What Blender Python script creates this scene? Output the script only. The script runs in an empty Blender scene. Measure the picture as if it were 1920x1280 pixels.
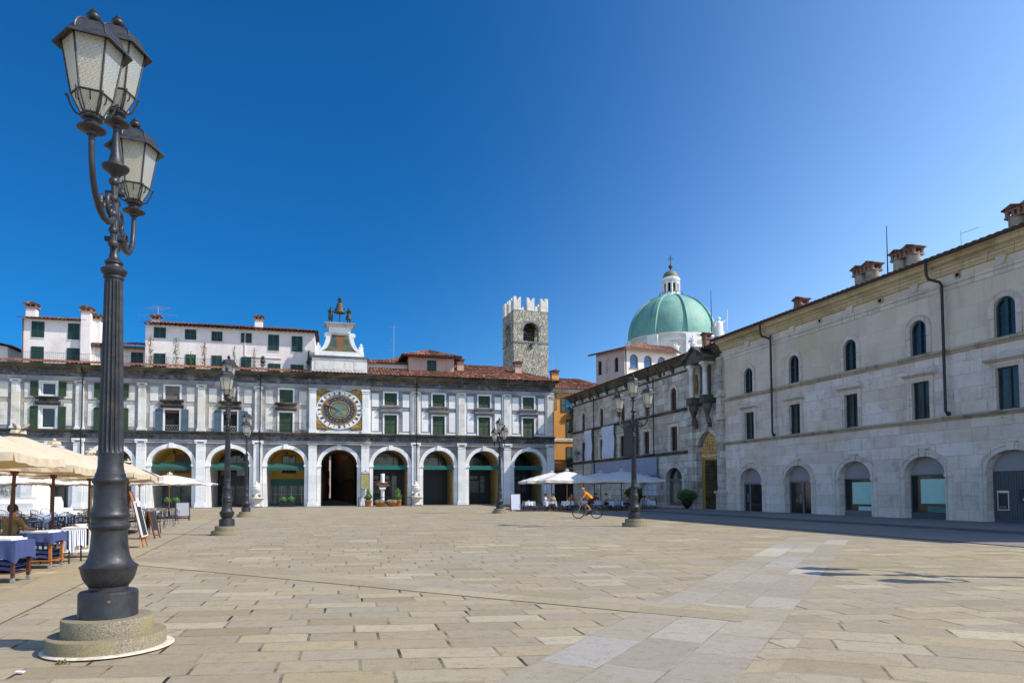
import bpy, bmesh, math, random
from mathutils import Vector, Matrix
S = bpy.context.scene
COL = S.collection
R = math.radians
PI = math.pi
rnd = random.Random(7)

# ------------------------------------------------------------------ helpers
class MB:
    def __init__(s): s.v = []; s.f = []; s.m = []
    def add(s, vs, fs, mi=0):
        b = len(s.v); s.v += [tuple(v) for v in vs]
        for f in fs: s.f.append(tuple(b + i for i in f)); s.m.append(mi)
        return s
    def box(s, x0, x1, y0, y1, z0, z1, mi=0):
        return s.add([(x0,y0,z0),(x1,y0,z0),(x1,y1,z0),(x0,y1,z0),(x0,y0,z1),(x1,y0,z1),(x1,y1,z1),(x0,y1,z1)],
              [(0,3,2,1),(4,5,6,7),(0,1,5,4),(1,2,6,5),(2,3,7,6),(3,0,4,7)], mi)
    def obox(s, M, sx, sy, sz, mi=0):
        vs = [M @ Vector((a*sx/2, b*sy/2, c*sz/2)) for c in (-1,1) for a,b in ((-1,-1),(1,-1),(1,1),(-1,1))]
        return s.add(vs, [(0,3,2,1),(4,5,6,7),(0,1,5,4),(1,2,6,5),(2,3,7,6),(3,0,4,7)], mi)
    def prism(s, poly, y0, y1, mi=0):            # polygon in (x,z), extruded along y
        n = len(poly)
        vs = [(x,y0,z) for x,z in poly] + [(x,y1,z) for x,z in poly]
        fs = [tuple(range(n)), tuple(range(2*n-1, n-1, -1))] + [(i, n+i, n+(i+1)%n, (i+1)%n) for i in range(n)]
        return s.add(vs, fs, mi)
    def prof(s, poly, x0, x1, mi=0):             # polygon in (y,z), extruded along x
        n = len(poly)
        vs = [(x0,y,z) for y,z in poly] + [(x1,y,z) for y,z in poly]
        fs = [tuple(range(n)), tuple(range(2*n-1, n-1, -1))] + [(i, (i+1)%n, n+(i+1)%n, n+i) for i in range(n)]
        return s.add(vs, fs, mi)
    def plan(s, poly, z0, z1, mi=0):             # polygon in (x,y), extruded along z
        n = len(poly)
        vs = [(x,y,z0) for x,y in poly] + [(x,y,z1) for x,y in poly]
        fs = [tuple(range(n-1,-1,-1)), tuple(range(n, 2*n))] + [(i, (i+1)%n, n+(i+1)%n, n+i) for i in range(n)]
        return s.add(vs, fs, mi)
    def lathe(s, prof, n=24, c=(0,0,0), mi=0, fl=None, a0=0.0, sx=1.0, sy=1.0):
        b = len(s.v); cx, cy, cz = c
        for j, (r, z) in enumerate(prof):
            for i in range(n):
                a = a0 + 2*PI*i/n
                rr = r
                if fl and fl[1] <= j <= fl[2]: rr = r*(1 - fl[3]*(0.5+0.5*math.cos(fl[0]*a))**1.0)
                s.v.append((cx + rr*math.cos(a)*sx, cy + rr*math.sin(a)*sy, cz + z))
        for j in range(len(prof)-1):
            for i in range(n):
                k = (i+1) % n
                s.f.append((b+j*n+i, b+j*n+k, b+(j+1)*n+k, b+(j+1)*n+i)); s.m.append(mi)
        s.f.append(tuple(b+i for i in range(n-1,-1,-1))); s.m.append(mi)
        e = b + (len(prof)-1)*n
        s.f.append(tuple(e+i for i in range(n))); s.m.append(mi)
        return s
    def tube(s, pts, r, n=8, mi=0):
        pts = [Vector(p) for p in pts]
        rs = r if isinstance(r, (list, tuple)) else [r]*len(pts)
        b = len(s.v); up = Vector((0,0,1)); prev = None
        for i, p in enumerate(pts):
            d = (pts[min(i+1, len(pts)-1)] - pts[max(i-1, 0)]).normalized()
            if prev is None:
                a = d.cross(up)
                if a.length < 1e-3: a = d.cross(Vector((1,0,0)))
            else: a = prev - d*prev.dot(d)
            a.normalize(); prev = a; c = d.cross(a)
            for k in range(n):
                t = 2*PI*k/n
                s.v.append(tuple(p + (a*math.cos(t) + c*math.sin(t))*rs[i]))
        for i in range(len(pts)-1):
            for k in range(n):
                q = (k+1) % n
                s.f.append((b+i*n+k, b+i*n+q, b+(i+1)*n+q, b+(i+1)*n+k)); s.m.append(mi)
        s.f.append(tuple(b+k for k in range(n-1,-1,-1))); s.m.append(mi)
        e = b+(len(pts)-1)*n
        s.f.append(tuple(e+k for k in range(n))); s.m.append(mi)
        return s
    def ball(s, c, r, n=10, m=7, sc=(1,1,1), mi=0, jit=0):
        pr = [(r*math.sin(PI*j/m)+1e-4, -r*math.cos(PI*j/m)) for j in range(m+1)]
        b = len(s.v); s.lathe(pr, n, (0,0,0), mi)
        for i in range(b, len(s.v)):
            x,y,z = s.v[i]; k = 1 + (rnd.random()-.5)*jit
            s.v[i] = (c[0]+x*sc[0]*k, c[1]+y*sc[1]*k, c[2]+z*sc[2]*k)
        return s
    def xf(s, M, b=0):
        for i in range(b, len(s.v)): s.v[i] = tuple(M @ Vector(s.v[i]))
        return s
    def build(s, name, mats, parent=None, smooth=None, loc=None):
        me = bpy.data.meshes.new(name); me.from_pydata(s.v, [], s.f)
        if not isinstance(mats, (list, tuple)): mats = [mats]
        for m in mats: me.materials.append(m)
        me.polygons.foreach_set('material_index', s.m)
        bm = bmesh.new(); bm.from_mesh(me); bmesh.ops.recalc_face_normals(bm, faces=bm.faces); bm.to_mesh(me); bm.free()
        if smooth:
            me.polygons.foreach_set('use_smooth', [True]*len(me.polygons))
            me.set_sharp_from_angle(angle=R(smooth if smooth is not True else 35))
        me.update()
        o = bpy.data.objects.new(name, me); COL.objects.link(o)
        if parent: o.parent = parent
        if loc: o.location = loc
        return o

def tag(o, label=None, cat=None, group=None, kind=None):
    if label: o['label'] = label
    if cat: o['category'] = cat
    if group: o['group'] = group
    if kind: o['kind'] = kind
    return o
def thing(name, label, cat, loc=(0,0,0), rz=0.0, group=None):
    o = bpy.data.objects.new(name, None); o.empty_display_size = .2; COL.objects.link(o)
    o.location = loc; o.rotation_euler = (0,0,rz)
    return tag(o, label, cat, group)
def copy_tree(o, parent=None):
    c = o.copy(); COL.objects.link(c)
    if parent: c.parent = parent
    for ch in list(o.children): copy_tree(ch, c)
    return c

# ------------------------------------------------------------------ materials
def hx(h):
    h = h.lstrip('#'); o = []
    for i in (0,2,4):
        v = int(h[i:i+2],16)/255; o.append(v/12.92 if v <= .04045 else ((v+.055)/1.055)**2.4)
    return (o[0],o[1],o[2],1)
class NT:
    def __init__(s, name):
        s.mat = bpy.data.materials.new(name); s.mat.use_nodes = True
        s.t = s.mat.node_tree; s.b = s.t.nodes['Principled BSDF']; s.out = s.t.nodes['Material Output']
    def n(s, ty, **kw):
        nd = s.t.nodes.new(ty)
        for k, v in kw.items():
            if k.startswith('i_'): nd.inputs[k[2:].replace('_',' ')].default_value = v
            else: setattr(nd, k, v)
        return nd
    def l(s, a, b): s.t.links.new(a, b)
    def coord(s): return s.n('ShaderNodeTexCoord').outputs['Object']
    def noise(s, vec, scale, detail=4, rough=.55):
        nd = s.n('ShaderNodeTexNoise'); nd.inputs['Scale'].default_value = scale
        nd.inputs['Detail'].default_value = detail; nd.inputs['Roughness'].default_value = rough
        s.l(vec, nd.inputs['Vector']); return nd.outputs['Fac']
    def math(s, op, a, b=None, c=None, clamp=False):
        nd = s.n('ShaderNodeMath', operation=op, use_clamp=clamp)
        for i, v in enumerate((a,b,c)):
            if v is None: continue
            if isinstance(v, (int,float)): nd.inputs[i].default_value = v
            else: s.l(v, nd.inputs[i])
        return nd.outputs[0]
    def ramp(s, fac, lo, hi, a=0.0, b=1.0):
        nd = s.n('ShaderNodeMapRange'); nd.inputs['From Min'].default_value = lo; nd.inputs['From Max'].default_value = hi
        nd.inputs['To Min'].default_value = a; nd.inputs['To Max'].default_value = b
        s.l(fac, nd.inputs['Value']); return nd.outputs[0]
    def mix(s, fac, a, b, mode='MIX'):
        nd = s.n('ShaderNodeMix', data_type='RGBA', blend_type=mode)
        for k, v in ((0,fac),(6,a),(7,b)):
            if isinstance(v, (int,float,tuple)): nd.inputs[k].default_value = v
            else: s.l(v, nd.inputs[k])
        return nd.outputs[2]
    def comb(s, x, y, z=0.0):
        nd = s.n('ShaderNodeCombineXYZ')
        for i, v in enumerate((x,y,z)):
            if isinstance(v,(int,float)): nd.inputs[i].default_value = v
            else: s.l(v, nd.inputs[i])
        return nd.outputs[0]
    def sep(s, v):
        nd = s.n('ShaderNodeSeparateXYZ'); s.l(v, nd.inputs[0]); return nd.outputs
    def bump(s, h, strength=.3, dist=.02):
        nd = s.n('ShaderNodeBump'); nd.inputs['Strength'].default_value = strength; nd.inputs['Distance'].default_value = dist
        s.l(h, nd.inputs['Height']); s.l(nd.outputs[0], s.b.inputs['Normal'])
    def set(s, **kw):
        for k, v in kw.items():
            i = s.b.inputs[k.replace('_',' ')]
            if isinstance(v, (int,float,tuple)): i.default_value = v
            else: s.l(v, i)
        return s.mat
def sc(c, k): return (min(c[0]*k,1), min(c[1]*k,1), min(c[2]*k,1), 1)

def plain(name, col, rough=.6, metal=0.0, var=.25, vs=3.0, bump=0.0, bs=40, spec=None):
    t = NT(name); c = hx(col); co = t.coord()
    f = t.noise(co, vs, 5)
    base = t.mix(t.ramp(f, .3, .7), sc(c, 1-var), sc(c, 1+var*.6))
    t.set(Base_Color=base, Roughness=rough, Metallic=metal)
    if spec is not None: t.b.inputs['Specular IOR Level'].default_value = spec
    if bump: t.bump(t.noise(co, bs, 3), bump, .01)
    return t.mat

def masonry(name, c1, c2, bw, bh, joint='#3a3733', jw=.012, jvis=.6, stain='#4a4844', samt=.35, sscale=.5, streak=.4, pock=0.0, rough=.75, bump=.25, warm=None):
    """cut stone wall: blocks of varying tone, thin broken joints, vertical run-off streaks, blotchy weathering"""
    t = NT(name); co = t.coord(); x,y,z = t.sep(co)
    u = t.math('ADD', x, y); ri = t.math('FLOOR', t.math('DIVIDE', z, bh)); wnz = t.n('ShaderNodeTexWhiteNoise', noise_dimensions='1D'); t.l(ri, wnz.inputs['W'])
    u = t.math('ADD', u, t.math('MULTIPLY', wnz.outputs['Value'], bw*1.7)); v = t.comb(u, z, 0.0)
    # rows of different height: bend the row coordinate a little
    br = t.n('ShaderNodeTexBrick', offset=.43, offset_frequency=2, squash=.72, squash_frequency=3)
    br.inputs['Scale'].default_value = 1; br.inputs['Brick Width'].default_value = bw; br.inputs['Row Height'].default_value = bh
    br.inputs['Mortar Size'].default_value = jw; br.inputs['Mortar Smooth'].default_value = .3
    br.inputs['Color1'].default_value = (0,0,0,1); br.inputs['Color2'].default_value = (1,1,1,1); br.inputs['Bias'].default_value = 0
    br.inputs['Mortar'].default_value = (.5,.5,.5,1)
    t.l(v, br.inputs['Vector'])
    blk = t.ramp(br.outputs['Color'], .0, 1.0)
    col = t.mix(blk, hx(c1), hx(c2))
    if warm: col = t.mix(t.ramp(t.noise(v, .35, 3), .45, .7, 0, .7), col, hx(warm))
    fine = t.noise(co, 9, 6, .7)
    col = t.mix(t.ramp(fine, .35, .75, 0, .22), col, hx(stain))
    blot = t.noise(co, sscale, 6, .65)
    col = t.mix(t.ramp(blot, .5, .72, 0, samt), col, hx(stain))
    sv = t.comb(t.math('MULTIPLY', u, 3.2), t.math('MULTIPLY', z, .22), 0.0)
    st = t.noise(sv, 1.0, 5, .7)
    col = t.mix(t.ramp(st, .54, .74, 0, streak), col, hx(stain))
    if pock:
        vo = t.n('ShaderNodeTexVoronoi'); vo.inputs['Scale'].default_value = 1.3; t.l(v, vo.inputs['Vector'])
        pk = t.ramp(vo.outputs['Distance'], .03, .05, pock, 0)
        col = t.mix(pk, col, hx('#2a2826'))
    jn = t.math('MULTIPLY', br.outputs['Fac'], t.ramp(t.noise(co, 1.7, 3), .35, .6, jvis*.35, jvis))
    wv = t.n('ShaderNodeTexVoronoi', feature='DISTANCE_TO_EDGE'); wv.inputs['Scale'].default_value = .55; wd = t.n('ShaderNodeVectorMath', operation='ADD'); t.l(v, wd.inputs[0])
    wn = t.n('ShaderNodeTexNoise'); wn.inputs['Scale'].default_value = 2.5; t.l(v, wn.inputs['Vector']); t.l(wn.outputs['Color'], wd.inputs[1]); t.l(wd.outputs[0], wv.inputs['Vector'])
    crk = t.math('MULTIPLY', t.ramp(wv.outputs['Distance'], .004, .012, 1, 0), t.ramp(t.noise(v, .8, 2), .55, .62)); col = t.mix(t.math('MULTIPLY', crk, jvis*.6), col, hx(joint))
    col = t.mix(jn, col, hx(joint))
    t.set(Base_Color=col, Roughness=rough)
    t.b.inputs['Specular IOR Level'].default_value = .25
    h = t.math('SUBTRACT', t.math('MULTIPLY', fine, .25), t.math('MULTIPLY', br.outputs['Fac'], .8))
    t.bump(h, bump, .02)
    return t.mat

def tilemat(name, c1='#8d5238', c2='#5a3a2c', c3='#b08468'):
    t = NT(name); co = t.coord(); x,y,z = t.sep(co)
    vo = t.n('ShaderNodeTexVoronoi'); vo.inputs['Scale'].default_value = 1.0
    t.l(t.comb(t.math('MULTIPLY', x, 4.0), t.math('MULTIPLY', t.math('ADD', y, t.math('MULTIPLY', z, .5)), 2.4), 0.0), vo.inputs['Vector'])
    s = t.sep(vo.outputs['Color'])
    col = t.mix(s[0], hx(c1), hx(c2)); col = t.mix(t.ramp(s[1], .7, 1, 0, .8), col, hx(c3))
    col = t.mix(t.ramp(t.noise(co, .6, 5), .45, .7, 0, .55), col, hx('#3b2c26'))
    t.set(Base_Color=col, Roughness=.85); t.b.inputs['Specular IOR Level'].default_value = .15
    t.bump(t.noise(co, 14, 3), .3, .02)
    return t.mat

def glass(name, col='#10171c', rough=.08, var=0.6):
    t = NT(name); co = t.coord()
    f = t.noise(co, 1.3, 3)
    t.set(Base_Color=t.mix(t.ramp(f, .35, .7), hx(col), sc(hx(col), 1+var*2)), Roughness=rough)
    t.b.inputs['Specular IOR Level'].default_value = .6
    t.bump(t.noise(co, 2.5, 2), .04, .02)
    return t.mat

M = {}
M['marble'] = masonry('old_white_marble', '#d2cec4', '#e6e3dc', 1.6, .85, jw=.010, jvis=.35, stain='#77746e', samt=.5, sscale=.9, streak=.5, warm='#d6c7ab')
M['marble_clean'] = masonry('clean_white_marble', '#dedcd6', '#f0eeea', 1.4, .8, jw=.008, jvis=.3, stain='#8e8b86', samt=.25, streak=.3)
M['greystone'] = masonry('blue_grey_stone', '#6f6f7a', '#8f8e92', 1.5, .55, jw=.01, jvis=.5, stain='#3f3f45', samt=.6, sscale=.7, streak=.5, warm='#aca597')
M['greystone_l'] = masonry('pale_grey_stone', '#86868a', '#b3b0aa', 1.5, .55, jw=.01, jvis=.5, stain='#56534f', samt=.5, sscale=.5, streak=.5, warm='#b3a58e')
M['darkfrieze'] = masonry('blackened_stone', '#26272e', '#4a4b53', .9, .3, jw=.02, jvis=.5, joint='#8a8a88', stain='#a29f98', samt=.6, sscale=1.1, streak=.5)
M['eavestone'] = masonry('weathered_cornice_stone', '#3e3c39', '#6c675f', .8, .5, jw=.02, jvis=.5, joint='#1d1b19', stain='#22211f', samt=.8, sscale=1.3, streak=.6, warm='#8a7b5c')
M['wallB'] = masonry('pitted_pale_limestone', '#d0c1b8', '#e6d9cf', 1.9, .62, jw=.010, jvis=.6, stain='#8a7b70', samt=.4, sscale=1.3, streak=.55, pock=.8, warm='#cdb797', rough=.7)
M['wallBsmooth'] = masonry('smooth_pale_limestone', '#cdbfad', '#ddd0bf', 2.6, 1.1, jw=.008, jvis=.35, stain='#8d8474', samt=.3, sscale=.4, streak=.35, warm='#cbb995', rough=.7)
M['wallC'] = masonry('blackened_limestone_blocks', '#b3a99f', '#dcd3c8', 1.5, .55, jw=.02, jvis=.8, stain='#3a3632', samt=.7, sscale=.7, streak=.55, pock=.6, warm='#b5a88f', rough=.75)
M['trimB'] = masonry('limestone_trim', '#cabdb0', '#ddd0c4', 1.2, 3.0, jw=.015, jvis=.6, stain='#6d6557', samt=.4, sscale=1.2, streak=.3)
M['corniceB'] = masonry('ochre_limestone_cornice', '#c0aa84', '#cdbb99', 1.6, 3.0, jw=.015, jvis=.7, stain='#5d5340', samt=.5, sscale=.7, streak=.3)
M['stringB'] = masonry('weathered_string_course', '#a89a84', '#c0b29a', 1.4, 3.0, jw=.02, jvis=.7, stain='#4a4036', samt=.7, sscale=1.5, streak=.3)
M['tile'] = tilemat('terracotta_roof_tile', '#85503a', '#4a3128', '#b08a70')
M['tile_dark'] = tilemat('dark_roof_tile', '#7a4a35', '#46302a', '#9b7058')
M['plaster_w'] = masonry('white_plaster', '#e4d8d0', '#ece2da', 9, 9, jw=.001, jvis=.1, stain='#a89b93', samt=.35, streak=.25, rough=.9, bump=.08)
M['plaster_p'] = masonry('pink_plaster', '#c2a092', '#cfb0a2', 9, 9, jw=.001, jvis=.1, stain='#8a7368', samt=.4, streak=.35, rough=.9, bump=.08)
M['plaster_o'] = masonry('orange_plaster', '#d69a55', '#dfa865', 9, 9, jw=.001, jvis=.1, stain='#a8763f', samt=.35, streak=.3, rough=.9, bump=.08)
M['plaster_y'] = masonry('ochre_plaster', '#c9a650', '#d3b461', 9, 9, jw=.001, jvis=.1, stain='#8c7440', samt=.4, streak=.3, rough=.9, bump=.08)
M['plaster_t'] = masonry('tan_plaster', '#b39a66', '#bfa873', 9, 9, jw=.001, jvis=.1, stain='#6d5b3c', samt=.5, streak=.4, rough=.9, bump=.08)
M['plaster_b'] = masonry('brown_plaster', '#8f7458', '#a38769', 9, 9, jw=.001, jvis=.1, stain='#4d4034', samt=.6, streak=.4, rough=.9, bump=.08)
M['shut_g'] = plain('green_shutter_paint', '#2f4426', .6, var=.35, vs=1.5)
M['shut_dg'] = plain('dark_green_shutter_paint', '#1d4038', .55, var=.25, vs=1.5)
M['shut_bl'] = plain('blue_grey_shutter_paint', '#4e636e', .6, var=.2, vs=1.5)
M['shut_br'] = plain('brown_shutter_paint', '#7a6a5c', .7, var=.25, vs=2)
M['teal'] = plain('dark_teal_window_paint', '#1d3a40', .4, var=.2)
M['whitepaint'] = plain('white_paint', '#e9e7e2', .5, var=.08)
M['glass'] = glass('dark_window_glass')
M['glass_sky'] = glass('sky_painted_glass', '#24577f', .05, .3)  # sky reflection is put into the blue base colour
M['glass_dim'] = glass('dim_curtained_glass', '#20282a', .12, .5)
M['plaster_shade'] = masonry('shade_pink_plaster', '#b3a39f', '#bdaeaa', 9, 9, jw=.001, jvis=.1, stain='#7b6f6c', samt=.4, streak=.35, rough=.9, bump=.08)  # pale plaster with the shade of an unlit face in its colour
M['glass_cur'] = glass('curtained_glass', '#4c4f4d', .15, .5)
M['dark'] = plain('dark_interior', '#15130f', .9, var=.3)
M['iron'] = plain('wrought_iron', '#1f2124', .45, .3, var=.3)
M['pipe'] = plain('brown_drainpipe', '#33261f', .5, .2, var=.25)
M['copperpipe'] = plain('rusty_drainpipe', '#5d4638', .6, .1, var=.3)
M['awning'] = plain('green_awning_canvas', '#0d5f55', .8, var=.15)
M['awning_d'] = plain('dark_green_awning_canvas', '#1d4a40', .8, var=.2)
M['shopdark'] = plain('dark_shopfront_metal', '#23262b', .4, .2, var=.2)
M['greymetal'] = plain('grey_painted_metal', '#6a6a70', .45, .2, var=.1)
M['greypanel'] = plain('pale_grey_panel', '#8d8c8f', .6, var=.06)
M['wood'] = plain('brown_wood', '#5c3524', .55, var=.35, vs=8)
M['wood_o'] = plain('orange_wood', '#a8642e', .5, var=.3, vs=8)
M['wood_l'] = plain('pale_wood', '#b08a55', .6, var=.3, vs=8)
M['brick'] = masonry('old_brick', '#80594a', '#9c7462', .25, .08, jw=.012, jvis=.8, joint='#b0a294', stain='#3a2c26', samt=.4, streak=.2)
M['bronze'] = plain('weathered_bronze', '#3d453f', .55, .6, var=.5, vs=6)
M['bell'] = plain('bell_bronze', '#4b4a40', .7, .25, var=.4, vs=4)
M['gold'] = plain('gilded_relief', '#8f7336', .5, .2, var=.6, vs=1.2, bump=.8, bs=5)
M['terracotta'] = plain('terracotta', '#a5623f', .8, var=.25)
M['leaf'] = plain('green_leaves', '#3f6a25', .7, var=.5, vs=6)
M['leaf_d'] = plain('dark_leaves', '#284a20', .7, var=.5, vs=6)
M['leaf_r'] = plain('reddish_vine_leaves', '#6f5a32', .7, var=.5, vs=5)
M['steel'] = plain('antenna_aluminium', '#b8bcc0', .35, .8, var=.1)
# ------------------------------------------------------------------ more helpers for buildings
def wall(mb, x0, x1, z0, z1, ops, depth=.3, y=0.0, mi=0, mr=None, seg=14):
    """front face with openings (xa, xb, za, zspring, rise) and their reveals"""
    mr = mi if mr is None else mr
    xs = {x0, x1}
    for (a,b,za,zs,rv) in ops:
        xs |= {a,b}
        if rv > 0:
            for i in range(1, seg): xs.add((a+b)/2 - (b-a)/2*math.cos(PI*i/seg))
    xs = sorted(xs)
    def top(op, x):
        a,b,za,zs,rv = op
        if rv <= 0: return zs
        q = (x-(a+b)/2)/((b-a)/2); return zs + rv*math.sqrt(max(0, 1-q*q))
    for xa, xb in zip(xs[:-1], xs[1:]):
        if xb-xa < 1e-6: continue
        xm = (xa+xb)/2
        col = sorted([o for o in ops if o[0] < xm < o[1]], key=lambda o: o[2])
        cl = cr = z0
        for o in col:
            if o[2] > min(cl,cr)+1e-5: mb.add([(xa,y,cl),(xb,y,cr),(xb,y,o[2]),(xa,y,o[2])], [(0,1,2,3)], mi)
            cl, cr = top(o,xa), top(o,xb)
            mb.add([(xa,y,cl),(xb,y,cr),(xb,y+depth,cr),(xa,y+depth,cl)], [(0,1,2,3)], mr)
            if o[2] > z0+1e-4: mb.add([(xa,y,o[2]),(xb,y,o[2]),(xb,y+depth,o[2]),(xa,y+depth,o[2])], [(0,1,2,3)], mr)
        mb.add([(xa,y,cl),(xb,y,cr),(xb,y,z1),(xa,y,z1)], [(0,1,2,3)], mi)
    for (a,b,za,zs,rv) in ops:
        for x in (a,b): mb.add([(x,y,za),(x,y+depth,za),(x,y+depth,zs),(x,y,zs)], [(0,1,2,3)], mr)
    return mb
def arch_ring(mb, cx, zs, rx, rz, w, y0, y1, seg=20, mi=0, rz2=None):
    rz2 = rz + w if rz2 is None else rz2
    for i in range(seg):
        a, b = PI*i/seg, PI*(i+1)/seg
        p = [(cx+rx*math.cos(a), zs+rz*math.sin(a)), (cx+(rx+w)*math.cos(a), zs+rz2*math.sin(a)),
             (cx+(rx+w)*math.cos(b), zs+rz2*math.sin(b)), (cx+rx*math.cos(b), zs+rz*math.sin(b))]
        vs = [(x,y0,z) for x,z in p]+[(x,y1,z) for x,z in p]
        fs = [(0,1,2,3),(1,5,6,2),(0,3,7,4)]
        if i == 0: fs.append((0,4,5,1))
        if i == seg-1: fs.append((3,2,6,7))
        mb.add(vs, fs, mi)
    return mb
def arch_poly(cx, a, b, za, zs, rv, seg=16):
    r = (b-a)/2
    return [(a,za),(b,za)] + [(cx+r*math.cos(PI*i/seg), zs+rv*math.sin(PI*i/seg)) for i in range(seg+1)]
def frame(mb, x0,x1,z0,z1,w,y0,y1,mi=0,sill=True):
    mb.box(x0,x0+w,y0,y1,z0,z1,mi); mb.box(x1-w,x1,y0,y1,z0,z1,mi); mb.box(x0+w,x1-w,y0,y1,z1-w,z1,mi)
    if sill: mb.box(x0+w,x1-w,y0,y1,z0,z0+w,mi)
    return mb
def shutter_mb(x0,x1,z0,z1,y0,th=.045,slat=.09):
    mb = MB(); w = min(.07, (x1-x0)*.14)
    zm = z0+(z1-z0)*.48
    frame(mb, x0,x1,z0,z1,w,y0,y0+th); mb.box(x0+w,x1-w,y0+.003,y0+th-.003,zm-w*.5,zm+w*.5)
    mb.box(x0+w,x1-w,y0+th*.7,y0+th*.95,z0+w,z1-w)
    z = z0+w+slat*.2
    while z < z1-w-.02:
        if abs(z-zm) > w: mb.add([(x0+w,y0+.004,z),(x1-w,y0+.004,z),(x1-w,y0+th*.65,z+slat*.7),(x0+w,y0+th*.65,z+slat*.7)], [(0,1,2,3)])
        z += slat
    return mb
def roof(name, parent, quads, mat, pitch=.34, rows=5, amp=.09):
    """pantiles: each quad (eave_a, eave_b, ridge_b, ridge_a) gets corrugations along its eave"""
    mb = MB()
    for q in quads:
        a,b,c,d = [Vector(p) for p in q]
        n = max(3, int((b-a).length/pitch)); up = (b-a).cross(d-a)
        if up.length < 1e-6: up = (b-a).cross(c-a)
        up.normalize()
        if up.z < 0: up = -up
        k = 4; N = n*k; base = len(mb.v)
        offs = [0, .8, 1.0, .8]
        for j in range(rows+1):
            t = j/rows
            for i in range(N+1):
                s = i/N; p = a.lerp(b,s).lerp(d.lerp(c,s), t)
                mb.v.append(tuple(p + up*(amp*offs[i%k])))
        for j in range(rows):
            for i in range(N):
                mb.f.append((base+j*(N+1)+i, base+j*(N+1)+i+1, base+(j+1)*(N+1)+i+1, base+(j+1)*(N+1)+i)); mb.m.append(0)
        # eave thickness
        base = len(mb.v)
        for i in range(N+1):
            s = i/N; p = a.lerp(b,s); mb.v.append(tuple(p+up*(amp*offs[i%k]))); mb.v.append(tuple(p+up*(amp*offs[i%k]-.03 if i%k else -.06)))
        for i in range(N): mb.f.append((base+2*i, base+2*i+2, base+2*i+3, base+2*i+1)); mb.m.append(0)
    return mb.build(name, mat, parent)
def kxz(D, s, x, z):      # a point read on a facade plane at distance D, moved back by s metres
    k = (D+s)/D; return x*k, 1.6+(z-1.6)*k
def leaves(mb, c, r, n, size, flat=1.0, mi=0):
    for i in range(n):
        while True:
            p = Vector((rnd.uniform(-1,1), rnd.uniform(-1,1), rnd.uniform(-1,1)))
            if .25 < p.length < 1: break
        p = Vector((p.x*r[0], p.y*r[1], p.z*r[2])) + Vector(c)
        a = Vector((rnd.gauss(0,1), rnd.gauss(0,1), rnd.gauss(0,1))).normalized(); b = a.orthogonal().normalized()
        s = size*rnd.uniform(.6,1.3)
        mb.add([p-a*s, p+b*s*.5, p+a*s, p-b*s*.5], [(0,1,2,3)], mi)
    return mb
def chimney(parent, x, y, z0, w, d, h, body, name='chimney', capw=.12, cap='tile', roundy=False):
    mb = MB()
    if roundy: mb.lathe([(w/2,0),(w/2,h)], 14, (x,y,z0))
    else: mb.box(x-w/2,x+w/2,y-d/2,y+d/2,z0,z0+h)
    o = mb.build(name, body, parent, smooth=30 if roundy else None)
    c = MB(); zt = z0+h; W, Dd = w/2+capw, d/2+capw
    c.box(x-W,x+W,y-Dd,y+Dd,zt,zt+.09,0)
    for sx in (-1,1):
        for sy in (-1,1): c.box(x+sx*(W-.1)-.07,x+sx*(W-.1)+.07,y+sy*(Dd-.1)-.07,y+sy*(Dd-.1)+.07,zt+.09,zt+.33,0)
        c.box(x-.06,x+.06,y+sx*(Dd-.1)-.06,y+sx*(Dd-.1)+.06,zt+.09,zt+.33,0)
    c.box(x-W,x+W,y-Dd,y+Dd,zt+.33,zt+.40,0)
    W += .08; Dd += .08
    c.prism([(x-W,zt+.40),(x+W,zt+.40),(x+W,zt+.45),(x,zt+.62),(x-W,zt+.45)], y-Dd, y+Dd, 1)
    c.build('chimney_cap', [M['brick'], M[cap]], o)
    return o

A1, D1, A2, D2 = -.2564, 72.02, 1.2732, 28.78
def frame_of(a, d): return (math.sin(a)*d, math.cos(a)*d, 0), -a
L1, RZ1 = frame_of(A1, D1)
L2, RZ2 = frame_of(A2, D2)
def w1(x, y, z=0): return (L1[0]+math.cos(RZ1)*x-math.sin(RZ1)*y, L1[1]+math.sin(RZ1)*x+math.cos(RZ1)*y, z)
def w2(x, y, z=0): return (L2[0]+math.cos(RZ2)*x-math.sin(RZ2)*y, L2[1]+math.sin(RZ2)*x+math.cos(RZ2)*y, z)

# ------------------------------------------------------------------ the arcaded palace with the clock
P = thing('arcaded_palace', 'long white and grey stone palace with an arcade, closing the far side of the square', 'palace', L1, RZ1)
XP = [-45.3, -39.9, -34.5, -29.19, -23.88, -18.49, -13.15, -7.8, -2.48, 2.84, 8.13, 13.15, 18.29, 23.35]
bays = [((a+b)/2, (b-a)) for a, b in zip(XP[:-1], XP[1:])]
XL, XR = XP[0]-.6, 23.85
mb = MB(); ops = []; rings = []
for i, (c, w) in enumerate(bays):
    half = w/2 - .82
    rings.append((c, half)); ops.append((c-half, c+half, 0, 4.32, 1.65))
wall(mb, XL, XR, 0, 6.45, ops, .75, 0, 0, 1, 18)
mb.box(XL, XR, .01, .5, 6.45, 7.5)
mb.build('lower_wall', [M['greystone'], M['marble_clean']], P)
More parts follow.
